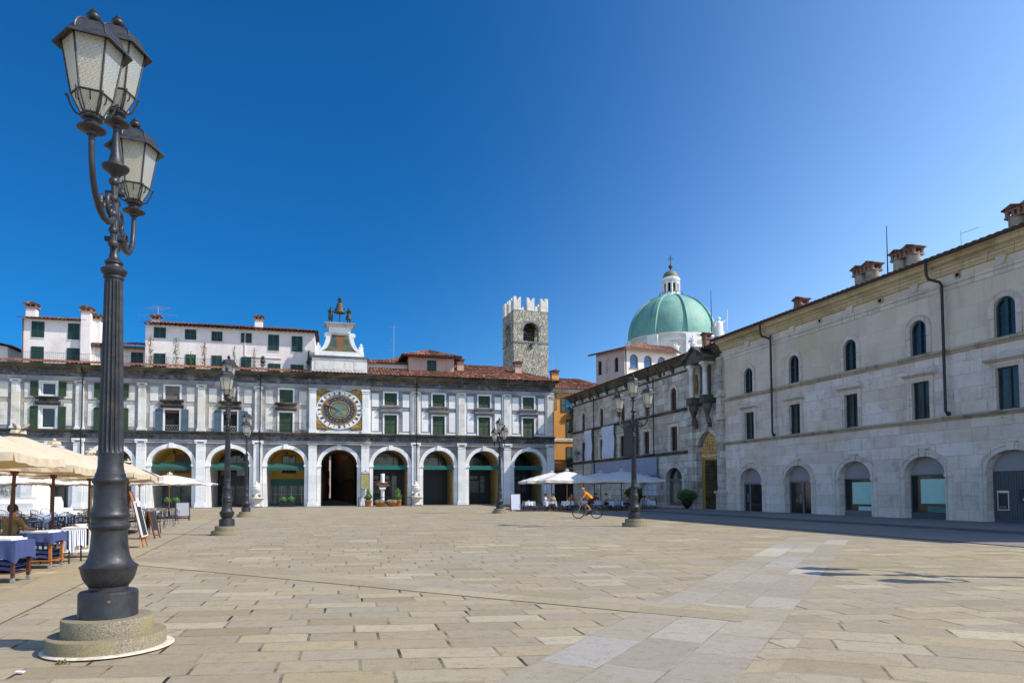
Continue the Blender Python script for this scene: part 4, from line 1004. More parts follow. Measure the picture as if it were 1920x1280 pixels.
mb = MB(); mb.lathe([(1.78*math.cos(t), 1.8*math.sin(t)) for t in [i/8*PI/2*.94 for i in range(9)]], 32, (0,0,zl+4.25)); mb.build('cupola', plain_cache('brown_copper', '#6b6a4e', var=.35), CT, smooth=60)
mb = MB(); mb.tube([(0,0,zl+5.9),(0,0,zl+7.0)], .18, 8); mb.ball((0,0,zl+7.0), .48, 12, 8); mb.tube([(0,0,zl+7.3),(0,0,zl+9.6)], .09, 6); mb.tube([(-.62,0,zl+8.7),(.62,0,zl+8.7)], .08, 6); mb.tube([(-.4,0,zl+9.1),(.4,0,zl+9.1)], .07, 6); mb.build('cross', M['bell'], CT)
rl_ = MB()
for k in range(24): a = 2*PI*k/24; rl_.tube([(2.6*math.cos(a),2.6*math.sin(a),zl-.3),(2.6*math.cos(a),2.6*math.sin(a),zl+.7)], .03, 4)
for k in range(24): a, b = 2*PI*k/24, 2*PI*(k+1)/24; rl_.tube([(2.6*math.cos(a),2.6*math.sin(a),zl+.7),(2.6*math.cos(b),2.6*math.sin(b),zl+.7)], .03, 4)
rl_.build('lantern_railing', M['iron'], CT)
fl0 = (31.0-36.35, 118.0-150.0, 0)
MB().box(-4.5, 12, 0, 24, 0, 24.6).build('front_block', M['marble_clean'], CT, loc=fl0); MB().prof([(-.3,24.6),(-.6,25.0),(-.6,25.3),(24,25.3),(24,24.6)], -4.8, 12.3).build('front_cornice', M['marble'], CT, loc=fl0)
MB().box(6, 12, .4, 24, 25.3, 29.4).build('front_attic', M['marble_clean'], CT, loc=fl0)
def saint(px, ztop, Z, h, lab, arm):
    X = (px-960)*Z/1250; st = thing('stone_statue', lab, 'statue', (X, Z, ztop-h), .2, 'white statues on the cathedral front')
    k = h/1.85; st.scale = (k,k,k)
    MB().box(-.3,.3,-.3,.3,-1.2 if h<3.2 else -1.5,.02).build('pedestal', M['marble_clean'], st)
    pose = P_(STAND, elR=(.38,-.05,1.5), wrR=(.45,-.05,1.78) if arm else (.1,-.2,1.25), elL=(-.32,-.05,1.15), wrL=(-.4,-.2,1.3))
    human(st, M['marble_clean'], pose, 1.1)
    garment(st, M['marble_clean'], 'robe', [(0,0,0,.36),(0.02,0,.25,.33),(0,0,.6,.3),(-.02,0,.95,.25),(0,0,1.2,.24),(0,0,1.42,.2)])
    if arm: MB().tube([(.45,-.1,1.0),(.5,-.1,2.15)], .02, 5).build('staff', M['marble_clean'], st)
    ww = MB(); leaves(ww, (0,.1,.9), (.42,.15,.8), 26, .2); ww.build('drapery', M['marble_clean'], st)
saint(1272, 1.6+(918-640)/1250*117, 117, 3.3, 'leftmost white stone statue on the cathedral front, just right of the blue windows', False)
saint(1303, 1.6+(918-624)/1250*117, 117, 3.3, 'middle white stone statue with a bent arm below the right side of the dome', False)
saint(1353, 1.6+(917-588)/1250*117, 117, 5.6, 'largest and highest white stone statue, arm raised, right of the dome', True)

# ------------------------------------------------------------------ right side: near palace (pale) and far palace (blackened)
NP = thing('pale_palace', 'long pale limestone palace in shade on the right, with arched shop doors, ochre cornice', 'palace', L2, RZ2)
U0, U1 = -41.6, -9.5
doors = [(-39.7,-37.35,2.05,.97),(-35.15,-32.85,2.12,.92),(-30.65,-28.4,2.2,.91),(-26.3,-24.07,2.3,.86),(-22.07,-19.75,2.36,.88),(-17.8,-15.5,2.4,.88),(-13.6,-11.3,2.4,.88)]
w2s = [(-39.03,-38.03),(-34.58,-33.62),(-30.12,-29.16),(-25.74,-24.76),(-21.5,-20.5),(-17.2,-16.2),(-12.9,-11.9)]
w3s = [(-39.02,-38.1),(-34.54,-33.64),(-30.08,-29.17),(-25.75,-24.84),(-21.48,-20.55),(-17.15,-16.25),(-12.85,-11.95)]
mb = MB(); wall(mb, U0, U1, -.3, 4.82, [(a,b,-.3,zs,rv) for a,b,zs,rv in doors], .45, 0, 0, 0)
mb.build('lower_wall', M['wallB'], NP)
mb = MB(); wall(mb, U0, U1, 4.82, 7.95, [(a,b,4.96,6.82,0) for a,b in w2s], .3); mb.build('middle_wall', M['wallB'], NP)
mb = MB(); wall(mb, U0, U1, 7.95, 11.75, [(a,b,8.16,9.42,.45) for a,b in w3s], .3); mb.build('upper_wall', M['wallBsmooth'], NP)
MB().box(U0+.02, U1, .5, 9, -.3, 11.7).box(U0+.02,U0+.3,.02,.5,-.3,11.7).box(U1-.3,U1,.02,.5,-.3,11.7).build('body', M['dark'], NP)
MB().prof([(.0,4.76),(-.06,4.76),(-.12,4.86),(-.22,4.88),(-.22,4.97),(.0,4.99)], U0, U1).build('string_course', M['stringB'], NP)
MB().prof([(.0,7.86),(-.05,7.86),(-.12,7.98),(-.2,8.0),(-.2,8.11),(.0,8.14)], U0, U1).build('string_course', M['stringB'], NP)
MB().prof([(.0,10.9),(-.05,10.9),(-.05,11.1),(-.12,11.12),(-.14,11.26),(.0,11.3)], U0, U1).build('frieze_band', M['trimB'], NP)
MB().prof([(.0,11.62),(-.1,11.64),(-.16,11.76),(-.2,11.78),(-.22,11.9),(-.3,11.93),(-.34,12.04),(-.5,12.1),(-.55,12.22),(-.72,12.3),(.4,12.32)], U0, U1).build('cornice', M['corniceB'], NP)
mb = MB(); mb.prof([(-.70,12.3),(-.86,12.3),(-.88,12.42),(-.82,12.44),(-.70,12.36)], U0-.2, U1); mb.build('gutter', M['pipe'], NP)
roof('roof', NP, [((U0-.2,-.8,12.42),(U1,-.8,12.42),(U1,4.5,14.0),(U0-.2,4.5,14.0))], M['tile'], amp=.07)
for a,b,zs,rv in doors:
    c = (a+b)/2; h = (b-a)/2
    mb = MB(); arch_ring(mb, c, zs, h, rv, .26, -.07, .05); arch_ring(mb, c, zs, h+.2, rv+.2, .10, -.11, .05)
    mb.prism([(c-.12,zs+rv-.02),(c+.12,zs+rv-.02),(c+.2,zs+rv+.34),(c-.2,zs+rv+.34)], -.16, .05); mb.box(c-.3,c+.3,-.2,.05,zs+rv+.34,zs+rv+.40)
    for s in (-1,1):
        mb.box(*sorted((c+s*(h-.0), c+s*(h+.42))), -.13, .05, zs-.16, zs+.0); mb.box(*sorted((c+s*(h+.005), c+s*(h+.36))), -.06, .04, -.3, zs-.16)
    mb.build('arch_surround', M['trimB'], NP)
for i,(a,b,zs,rv) in enumerate(doors):
    c = (a+b)/2; y = .42
    d = MB().prism(arch_poly(c, a, b, zs-.02, zs, rv), y-.06, y).build('tympanum', M['greypanel'], NP)
    if i in (0,1):
        d = MB(); frame(d, a, b, -.3, zs-.02, .12, y-.1, y, sill=True); m1 = a+(.55 if i == 0 else 1.15); d.box(m1, m1+.14, y-.1, y, -.2, zs-.14); d.box(a+.12,b-.12,y-.09,y-.01,-.2,.02); o = d.build('glazed_door', M['greymetal'], NP)
        MB().box(a+.1, b-.1, y-.05, y-.03, -.2, zs-.1).build('pane', M['glass'], o); MB().box(m1-.1,m1-.07,y-.16,y-.1,.7,1.3).build('handle', M['steel'], o)
    elif i in (2,3):
        d = MB(); frame(d, a, b, -.3, zs-.02, .07, y-.08, y); d.box(a+.07,b-.07,y-.07,y,-.25,.4); o = d.build('shop_window', M['greymetal'] if i == 2 else plain_cache('slate_paint', '#4a4d52', var=.1), NP)
        MB().box(a+.07, b-.07, y-.04, y-.02, .4, zs-.09).build('pane', M['glass'], o)
        pt = plain_cache('mint_poster', '#a9d0c3', var=.06)
        MB().box(a+.55, b-.1, y-.06, y-.041, .75 if i==2 else .85, zs-.25).build('poster', pt, o)
        if i == 2: MB().box(a+.95, b-.2, y-.06, y-.041, .4, .62).build('poster', pt, o)
        else: MB().box(a+.9, b-.35, y-.06, y-.041, .42, .72).build('poster', plain_cache('dim_poster', '#4e7468', var=.2), o)
    else:
        d = MB(); x = a
        d.box(a, b, y-.05, y, -.3, zs-.02)
        while x < b: d.box(x+.005, x+.105, y-.075, y-.05, .3, zs-.1); x += .115
        o = d.build('panelled_shutter', plain_cache('slate_paint', '#4a4d52', var=.1), NP)
        if i == 4:
            t_ = MB(); frame(t_, a+.2, a+.72, .62, 1.48, .045, y-.13, y-.07); t_.box(a+.24,a+.68,y-.12,y-.07,1.38,1.44); o2 = t_.build('cash_machine', M['steel'], o)
            MB().box(a+.24, a+.68, y-.1, y-.076, .66, 1.44).build('screen', M['shopdark'], o2); MB().box(a+.3,a+.6,y-.14,y-.1,.72,.8).build('keypad', M['greymetal'], o2)
            MB().box(a+1.1, b-.1, y-.09, y-.05, .95, 1.55).build('panel', M['shopdark'], o); MB().box(a+1.3,a+1.34,y-.12,y-.09,1.05,1.15).build('handle', M['steel'], o)
def sq_window(par, a, b, z0, z1, trim, inner='glass_dim', paint='teal', curved=True):
    c = (a+b)/2; mb = MB()
    frame(mb, a-.24, b+.24, z0, z1+.24, .13, -.10, .03, sill=False); frame(mb, a-.12, b+.12, z0, z1+.12, .121, -.06, .03, sill=False)
    mb.prof([(.0,z1+.26),(-.1,z1+.26),(-.16,z1+.32),(-.3,z1+.34),(-.32,z1+.41),(.0,z1+.43)], a-.42, b+.42)
    w = mb.build('window', trim, par)
    if curved:
        pts = [(a-.36,z1+.432)] + [(a-.36+(b-a+.72)*k/12, z1+.44+.26*math.sin(PI*k/12)) for k in range(1,12)] + [(b+.36,z1+.432)]
        MB().prism(pts, -.08, .02).build('hood', trim, w)
    fr = MB(); frame(fr, a, b, z0, z1, .07, .12, .2); fr.box(c-.06,c+.06,.1,.2,z0+.07,z1-.07); fr.build('sash', M[paint], w)
    MB().box(a+.05,b-.05,.17,.18,z0+.05,z1-.05).build('pane', M[inner], w)
    return w
def arch_window(par, a, b, z0, zs, rv, trim, paint='teal', inner='glass'):
    c = (a+b)/2; h = (b-a)/2; mb = MB()
    arch_ring(mb, c, zs, h, rv, .22, -.06, .03, 16); arch_ring(mb, c, zs, h+.22, rv+.22, .04, -.09, .03, 16)
    for s in (-1,1): mb.box(*sorted((c+s*h, c+s*(h+.22))), -.06, .03, z0, zs); mb.box(*sorted((c+s*(h+.22), c+s*(h+.26))), -.09, .03, z0, zs)
    w = mb.build('window', trim, par)
    fr = MB(); arch_ring(fr, c, zs, h-.09, rv-.09, .09, .1, .2, 16); fr.box(a,a+.09,.1,.2,z0,zs); fr.box(b-.09,b,.1,.2,z0,zs); fr.box(c-.07,c+.07,.08,.2,z0,zs+rv-.05); fr.box(a,b,.1,.2,z0,z0+.08)
    for k in range(1,4): fr.box(a+.09,b-.09,.13,.19,z0+(zs-z0+.1)*k/4-.012,z0+(zs-z0+.1)*k/4+.012)
    fr.build('sash', M[paint], w)
    MB().prism(arch_poly(c, a+.05, b-.05, z0, zs, rv-.05), .165, .175).build('pane', M[inner], w)
    return w
for a, b in w2s: sq_window(NP, a, b, 4.98, 6.82, M['trimB'])
for a, b in w3s: arch_window(NP, a, b, 8.16, 9.42, .45, M['trimB'])
for u in (-36.2, -31.83, -27.5, -23.13, -18.8):
    mb = MB(); n = 20
    for k in range(n):
        t0, t1 = 2*PI*k/n, 2*PI*(k+1)/n
        p = [(u+r*math.cos(t), 11.47+r*.9*math.sin(t)) for r, t in ((.11,t0),(.19,t0),(.19,t1),(.11,t1))]
        mb.add([(x,-.06,z) for x,z in p]+[(x,.02,z) for x,z in p], [(0,1,2,3),(1,5,6,2),(0,3,7,4)])
    o = mb.build('oculus', M['stringB'], NP); MB().lathe([(.12,-.01),(.12,.01)], 18).xf(Matrix.Translation((u,-.012,11.47)) @ Matrix.Rotation(PI/2,4,'X')).build('oculus_pane', M['dark'], o)
for u in (-38.54,-34.1,-29.5,-25.4,-21.05,-16.8):
    MB().prism([(u-.13,11.28),(u+.13,11.28),(u+.24,11.66),(u-.24,11.66)], -.13, .01).build('frieze_block', M['trimB'], NP)
for u in (-36.25, -24.1):
    mb = MB(); mb.tube([(u,-.8,12.3),(u,-.78,11.75),(u+.02,-.7,11.5),(u+.3,-.32,11.3),(u+.38,-.3,11.1),(u+.38,-.3,5.2),(u+.5,-.32,5.02)], .065, 10); mb.ball((u+.52,-.3,5.06), .11, 8, 6); mb.build('downpipe', M['pipe'], NP)
def on2(px, py, y):    # point on the right-hand row at depth y behind its front, from the direction it is seen in
    return None
for u, y, z, dbl in ((-36.4,1.6,0,0),(-30.5,2.2,1,1),(-27.8,2.2,1,1),(-21.35,2.0,1,1)):
    if not dbl: chimney(NP, u+1.2, y, 12.6, .6, .6, .75, M['brick'], capw=.05)
    else:
        for k in (-1, 1): chimney(NP, u+k*.40, y, 12.7, .74, .74, 1.32 if u < -25 else 1.12, M['stringB'], roundy=True, capw=.0)
def pole_ant(u, y, z0, h, lab, kind=0):
    a = thing('roof_antenna', lab, 'antenna', w2(u,y,z0), RZ2); MB().tube([(0,0,0),(0,0,h)], [.045,.02] if not kind else .02, 6).build('mast', M['iron'] if not kind else M['steel'], a)
    if kind: mb = MB(); mb.tube([(0,0,h*.9),(.8,.2,h*.93)], .012, 4); mb.tube([(0,0,h*.3),(.75,.2,h*.33)], .012, 4); mb.build('aerial_rods', M['steel'], a)
pole_ant(-30.0, 3.2, 13.2, 3.6, 'tall dark rod antenna between the two chimney pairs of the pale palace')
pole_ant(-24.9, 2.5, 13.0, 1.5, 'short antenna with two thin arms on the roof near the right edge', 1)
# ---- far palace
FP = thing('blackened_palace', 'weathered limestone palace with black water stains and a carved portal in the right-hand row', 'palace', L2, RZ2)
V0, V1 = -70.2, -41.62
f3 = [(-67.5,-66.6),(-62.8,-61.9),(-58.0,-57.1),(-53.2,-52.3),(-48.76,-47.86)]
f2 = [(-67.6,-66.55),(-62.87,-61.85),(-58.25,-57.2),(-53.5,-52.45),(-48.85,-47.8)]
portal = (-45.25,-41.95, 4.0, 1.95)
ops = [(a,b,8.08,9.5,.47) for a,b in f3]+[(a,b,4.75,6.75,0) for a,b in f2]+[(-49.65,-47.1,-.1,2.44,.95),(portal[0]+.25,portal[1]-.1,-.1,portal[2],portal[3]),(-54.4,-53.2,.9,3.1,0)]
mb = MB(); wall(mb, V0, V1, -.1, 12.0, ops, .4); mb.build('wall', M['wallC'], FP)
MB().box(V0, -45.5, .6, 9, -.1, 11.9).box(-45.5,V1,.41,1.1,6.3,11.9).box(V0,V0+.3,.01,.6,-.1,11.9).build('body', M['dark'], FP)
MB().box(V0-.02,V0+.01,0,9,0,12).build('side_wall', M['wallC'], FP)
for z in (4.5, 7.9): MB().prof([(.0,z-.05),(-.06,z-.05),(-.14,z+.06),(-.22,z+.08),(-.22,z+.19),(.0,z+.22)], V0, portal[0]-.5).build('string_course', M['eavestone'], FP)
MB().prof([(.0,10.95),(-.06,10.95),(-.12,11.1),(.0,11.14)], V0, V1).build('frieze_band', M['eavestone'], FP)
MB().prof([(.0,11.5),(-.12,11.55),(-.3,11.7),(-.42,11.85),(-.6,11.95),(-.65,12.08),(.4,12.1)], V0-.5, V1).build('cornice', M['eavestone'], FP)
for k in range(14):
    u = V0+.9+k*2.1; MB().prof([(.0,11.15),(-.15,11.2),(-.5,11.8),(-.5,11.92),(0,11.95)], u-.13, u+.13).build('bracket', M['eavestone'], FP)
for k in range(6):
    u = V0+2.0+k*4.6; MB().lathe([(.15,-.01),(.15,.01)], 14).xf(Matrix.Translation((u,-.012,11.35)) @ Matrix.Rotation(PI/2,4,'X')).build('oculus', M['dark'], FP)
roof('roof', FP, [((V0-.8,-.8,12.1),(-45.6,-.8,12.1),(-45.6,4.5,13.6),(V0-.8,4.5,13.6)),((-45.6,-.8,12.1),(V1,-.8,12.1),(V1,1.1,12.65),(-45.6,1.1,12.65)),((V0-.8,9,12.1),(V0-.8,-.8,12.1),(V0+4,4.5,13.6),(V0+4,4.5,13.6))], M['tile_dark'])
for a,b in f3: arch_window(FP, a, b, 8.1, 9.5, .47, M['trimB'], 'wood', 'dark')
for i,(a,b) in enumerate(f2): sq_window(FP, a, b, 4.75, 6.75, M['trimB'], 'dark', 'wood', False)
def arch_trim(par, a,b,z0,zs,rv,m,w=.3):
    c=(a+b)/2; h=(b-a)/2; mb=MB(); arch_ring(mb,c,zs,h,rv,w,-.1,.03,18)
    for s in (-1,1): mb.box(*sorted((c+s*h,c+s*(h+w))),-.1,.03,z0,zs-.15); mb.box(*sorted((c+s*(h-.02),c+s*(h+w+.12))),-.18,.03,zs-.15,zs)
    mb.box(c-.15,c+.15,-.2,.03,zs+rv,zs+rv+w+.1); return mb.build('arch_surround', m, par)
arch_trim(FP,-49.65,-47.1,.3,2.44,.95,M['trimB'])
MB().box(-49.8,-46.95,-.35,.4,-.1,.3).build('door_step', M['trimB'], FP)
o = MB().box(-49.65,-47.1,.3,.38,.3,2.5).build('shop_window', M['greymetal'], FP); MB().box(-49.5,-47.25,.27,.299,.45,2.35).build('pane', M['glass_cur'], o)
MB().prism(arch_poly(-48.375,-49.65,-47.1,2.5,2.5,.86), .3, .36).build('fanlight', M['glass'], FP)
MB().box(-54.4,-53.2,.3,.36,.9,3.1).build('window', M['glass'], FP)
for (a,b,m,lab) in ((-66.15,-64.3,'#c9cddb','narrow blank pale blue banner near the far corner'),(-61.75,-59.0,'#c3c9dc','wide blank pale blue banner'),(-56.9,-54.3,'#3f4347','dark grey banner with a faint pattern behind the lamp')):
    bn = MB(); n=8
    for k in range(n+1): z=4.72+k*3.2/n; bn.v += [(a,-.30-.05*math.sin(k*1.1),z),(b,-.30-.05*math.sin(k*1.1+.6),z)]
    for k in range(n): bn.f.append((2*k,2*k+1,2*k+3,2*k+2)); bn.m.append(0)
    b_ = tag(bn.build('wall_banner', plain_cache('banner'+m, m, var=.04), None), lab+' hanging on the blackened palace', 'banner'); b_.location = L2; b_.rotation_euler = (0,0,RZ2)
bn = MB(); bn.box(-64.2,-50.9,-.24,-.2,2.8,4.4)
for k in range(9): bn.box(-64.2+k*1.62,-64.16+k*1.62,-.26,-.241,2.8,4.4)
b_ = tag(bn.build('sun_screen', plain_cache('screen_blue', '#8e94ab', var=.12), None), 'long blue grey cloth screen above the right cafe umbrellas', 'screen'); b_.location = L2; b_.rotation_euler = (0,0,RZ2)
for u in (-63.95,-51.4):
    MB().tube([(u,-.7,12.1),(u,-.65,11.6),(u+.2,-.3,11.2),(u+.2,-.3,4.6 if u > -60 else .2)], .06, 8).build('downpipe', M['pipe'], FP)
MB().box(-51.3,-50.7,-.4,0,2.4,2.9).build('meter_box', M['greystone'], FP)
cn = MB()   # carved corner trophy
for k in range(26): cn.ball((V0-.1+rnd.uniform(-.35,.3),-.1+rnd.uniform(-.25,.1),8.2+k*.11), .2, 7, 5, (1,1,.8), jit=.6)
cn.build('carved_corner', M['eavestone'], FP)
# portal: giant arch, columns, pediment
a,b,zs_,rv_ = portal; c=(a+b)/2
arch_trim(FP, a+.25, b-.1, .0, zs_, rv_, M['wallC'], .32)
for u in (a-.25, b+.3):
    mb = MB(); mb.box(u-.38,u+.38,-.4,.02,-.1,1.3); mb.box(u-.48,u+.48,-.5,.02,1.3,1.5); mb.box(u-.48,u+.48,-.5,.02,-.1,.15)
    mb.box(u-.3,u+.3,-.3,.02,1.5,6.6); mb.box(u-.42,u+.42,-.42,.02,6.6,6.85); mb.box(u-.3,u+.3,-.3,.02,6.85,8.3); mb.box(u-.42,u+.42,-.42,.02,8.3,8.5); mb.box(u-.3,u+.3,-.28,.02,8.5,11.2)
    mb.build('giant_pilaster', M['wallC'], FP)
for u in (c-.85, c+.95):
    mb = MB(); mb.lathe([(.22,8.55),(.24,8.6),(.19,8.7),(.17,10.6),(.24,10.7),(.26,10.85)], 14, (u,-.75,0)); mb.box(u-.3,u+.3,-1.05,0,10.85,11.05)
    mb.build('aedicule_column', M['marble'], FP, smooth=35); mb = MB(); mb.box(u-.32,u+.32,-1.04,0,8.0,8.548); mb.lathe([(.1,7.0),(.22,7.3),(.34,7.7),(.36,8.0)], 12, (u,-.6,0)); mb.tube([(u,-.35,6.2),(u,-.5,6.7),(u,-.62,7.1)], [.12,.2,.14], 8)
    mb.build('carved_bracket', M['eavestone'], FP, smooth=35)
mb = MB(); mb.box(c-1.35,c+1.45,-1.1,0,11.05,11.25); mb.build('aedicule_lintel', M['eavestone'], FP)
mb = MB(); mb.prism([(c-1.6,11.25),(c+1.7,11.25),(c+.05,12.15)], -1.05, 0); mb.prism([(c-1.75,11.25),(c-1.55,11.2),(c+.05,12.12),(c+1.65,11.2),(c+1.85,11.25),(c+.05,12.35)], -1.3, 0); mb.build('pediment', M['eavestone'], FP)
rel = MB(); rel.box(c-.55,c+.6,-.2,.02,8.3,10.9)
for k in range(44): rel.ball((c+rnd.uniform(-.45,.5),-.22,8.4+rnd.random()*2.3), .13, 6, 4, (1,.6,1.2), jit=.7)
rel.build('carved_relief', plain_cache('relief_stone', '#5f574c', var=.5, vs=6, bump=.8, bs=8), FP)
for u in (c-1.3, c+1.6):
    MB().lathe([(.35,-.04),(.35,.04)], 18, sx=.6).xf(Matrix.Translation((u,-.06,9.7)) @ Matrix.Scale(2.2,4,(0,0,1)) @ Matrix.Rotation(PI/2,4,'X')).build('oval_niche', M['gold'] if u < c else M['eavestone'], FP)
for s in (-1,1): MB().lathe([(.3,-.05),(.3,.06),(.2,.1)], 16).xf(Matrix.Translation((c+s*1.35,-.1,6.7)) @ Matrix.Rotation(PI/2,4,'X')).build('roundel', M['trimB'], FP)
rg = masonry('rough_passage_stone', '#7a6a50', '#a08a62', .2, .11, jw=.03, jvis=.9, joint='#2c251c', stain='#3a3024', samt=.8, sscale=1.5, streak=.2, pock=.9, bump=1)
MB().box(-45.5,-45.2,.41,5.5,-.1,6.3).box(-42.1,V1,.41,9,-.1,11).box(-45.5,-45.2,5.5,9,-.1,6.3).box(-45.2,-42.1,8.7,9,-.1,4.5).build('passage_wall', rg, FP)
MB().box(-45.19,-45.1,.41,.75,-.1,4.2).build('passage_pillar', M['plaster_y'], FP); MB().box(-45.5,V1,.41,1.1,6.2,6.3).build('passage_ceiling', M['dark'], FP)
o = MB().box(-44.2,-43.2,3.6,3.75,1.8,2.5).build('air_conditioner', M['whitepaint'], FP)
MB().tube([(-44.9,.6,4.1),(-42.2,.6,4.25)], .04, 6).build('tie_rod', M['whitepaint'], FP)
for u, y, w_ in ((-46.0,2.9,1.0),(-46.8,2.2,.55)): chimney(FP, u, y, 12.5, w_, .5, .75 if w_==1 else 1.25, M['brick'], capw=.05)
pole_ant(-45.2, 1.6, 14.0, 3.3, 'thin dark rod antenna rising in front of the right side of the green dome')
fl_ = thing('wall_lamp_post', 'thin green post with a lamp arm at the far corner of the blackened palace', 'lamp', w2(-65.9,-.6,0), RZ2)
MB().tube([(0,0,0),(0,0,6.9)], .05, 6).tube([(0,0,5.1),(-.9,-.2,5.6)], .03, 5).build('post', M['teal'], fl_); MB().box(-1.5,-.8,-.35,-.05,5.4,5.8).build('lamp_head', M['greymetal'], fl_)
# ------------------------------------------------------------------ street lamps
def lglass():
    t = NT('bottle_bottom_glass'); co = t.coord()
    x, y, z = t.sep(co); u = t.math('MULTIPLY', t.math('ARCTAN2', y, x), 4.3); v = t.math('MULTIPLY', z, 21.0)
    row = t.math('FLOOR', v); fx = t.math('SUBTRACT', t.math('FRACT', t.math('ADD', u, t.math('MULTIPLY', t.math('MODULO', row, 2.0), .5))), .5); fy = t.math('SUBTRACT', t.math('FRACT', v), .5)
    d = t.math('SQRT', t.math('ADD', t.math('MULTIPLY', fx, fx), t.math('MULTIPLY', fy, fy)))
    ring = t.ramp(t.math('ABSOLUTE', t.math('SUBTRACT', d, .43)), .02, .10, 1, 0)
    col = t.mix(t.ramp(t.noise(co, 2.2, 4), .42, .6), hx('#b3bbc0'), hx('#bdb08a'))
    col = t.mix(t.ramp(t.noise(co, 9, 3), .45, .7, 0, .3), col, hx('#8f979c'))
    col = t.mix(t.math('MULTIPLY', ring, .85), col, hx('#f6f6f4')); col = t.mix(t.ramp(d, .47, .6, 0, .7), col, hx('#6d767c'))
    t.set(Base_Color=col, Roughness=.2); t.bump(ring, .25, .006)
    tr = t.n('ShaderNodeBsdfTranslucent'); tr.inputs['Color'].default_value = hx('#f5ecd2'); mx = t.n('ShaderNodeMixShader'); mx.inputs[0].default_value = .55
    t.l(t.b.outputs[0], mx.inputs[1]); t.l(tr.outputs[0], mx.inputs[2]); t.l(mx.outputs[0], t.out.inputs[0]); return t.mat
LGL = lglass()
LM = NT('dark_grey_lamp_paint'); co = LM.coord(); LM.set(Base_Color=LM.mix(LM.ramp(LM.noise(co, 6, 5, .7), .35, .7), hx('#262628'), hx('#37363a')), Roughness=LM.ramp(LM.noise(co, 12, 4), .3, .7, .34, .62)); LM.b.inputs['Metallic'].default_value = .15
_r = LM.mix(LM.ramp(LM.noise(co, 3.5, 6, .75), .56, .70, 0, .7), LM.b.inputs['Base Color'].links[0].from_socket, hx('#54463c')); LM.l(_r, LM.b.inputs['Base Color']); LM.bump(LM.noise(co, 26, 5), .3, .006); LM = LM.mat
GR = NT('speckled_granite'); co = GR.coord(); sp = GR.noise(co, 70, 3, .8)
c_ = GR.mix(GR.ramp(sp, .38, .62), hx('#574e42'), hx('#978b73')); c_ = GR.mix(GR.ramp(GR.noise(co, 3, 5), .45, .7, 0, .6), c_, hx('#8c7f52')); GR.set(Base_Color=c_, Roughness=.8); GR.bump(sp, .3, .004); GR = GR.mat
LP = thing('street_lamp', '', 'street lamp', (-4.16,6.95,0), R(-70.6), 'three-lantern iron lamps in two rows')
mb = MB(); mb.lathe([(.54,-.05),(.54,.150),(.535,.158),(.40,.160)], 64); mb.lathe([(.415,.159),(.415,.318),(.41,.326),(.25,.328)], 64)
mb.box(-.545,-.3,-.006,.006,-.05,.15,1)
mb.build('stone_base', [GR, M['dark']], LP, smooth=40)
pr = [(.270,.326),(.275,.335),(.272,.345),(.272,.560),(.268,.575),(.255,.585),(.20,.592),(.18,.602),(.18,.62),(.20,.64),(.232,.68),(.252,.735),(.260,.765),(.267,.775),(.267,.788),
      (.25,.795),(.213,.83),(.19,.885),(.176,.96),(.169,1.05),(.165,1.13),(.167,1.15),(.178,1.165),(.190,1.185),(.192,1.205),(.186,1.222),(.172,1.232),(.167,1.25),(.172,1.275),
      (.186,1.295),(.186,1.31),(.177,1.32),(.168,1.34),(.157,1.39),(.150,1.45),(.147,1.52),(.148,1.575),(.152,1.585),(.162,1.595),(.168,1.615),(.168,1.635),(.162,1.65),(.146,1.66),(.142,1.68),(.142,1.70),(.130,1.715),(.127,1.74),(.123,1.76),(.120,1.78),(.118,1.80),(.118,1.925),(.121,1.93),(.121,1.938)]
def zmap(z):
    K = ((0,0),(.57,0),(.78,.055),(1.3,.055),(1.6,.10),(1.8,.08),(1.94,.06))
    for (a,da),(b,db) in zip(K[:-1],K[1:]):
        if z <= b: return z+da+(db-da)*(z-a)/(b-a)
    return z+.06
mb = MB(); mb.lathe([(r, zmap(z)) for r, z in pr], 48); mb.build('pedestal', LM, LP, smooth=30)
fp = [(.116,1.998),(.117,2.01)] + [(.116-.030*k/20, 2.03+(3.80-2.03)*k/20) for k in range(21)] + [(.085,3.82),(.085,3.84)]
mb = MB(); mb.lathe(fp, 192, (0,0,0), fl=(16, 2, 22, .17)); mb.build('fluted_shaft', LM, LP, smooth=60)
pr = [(.088,3.84),(.098,3.845),(.098,3.865),(.09,3.875),(.115,3.90),(.125,3.925),(.125,3.94),(.105,3.955),(.08,3.97),(.075,3.99),(.088,4.005),(.088,4.025),(.065,4.045),(.048,4.07),(.04,4.12),(.038,4.94),(.045,4.95),(.065,4.975),(.115,5.01),(.13,5.035),(.13,5.05),(.115,5.06),(.085,5.075),(.065,5.11),(.048,5.2),(.036,5.3),(.03,5.42),(.035,5.46)]
mb = MB(); mb.lathe(pr, 28); mb.build('upper_pole', LM, LP, smooth=30)
HS = 4.87; AR = .965
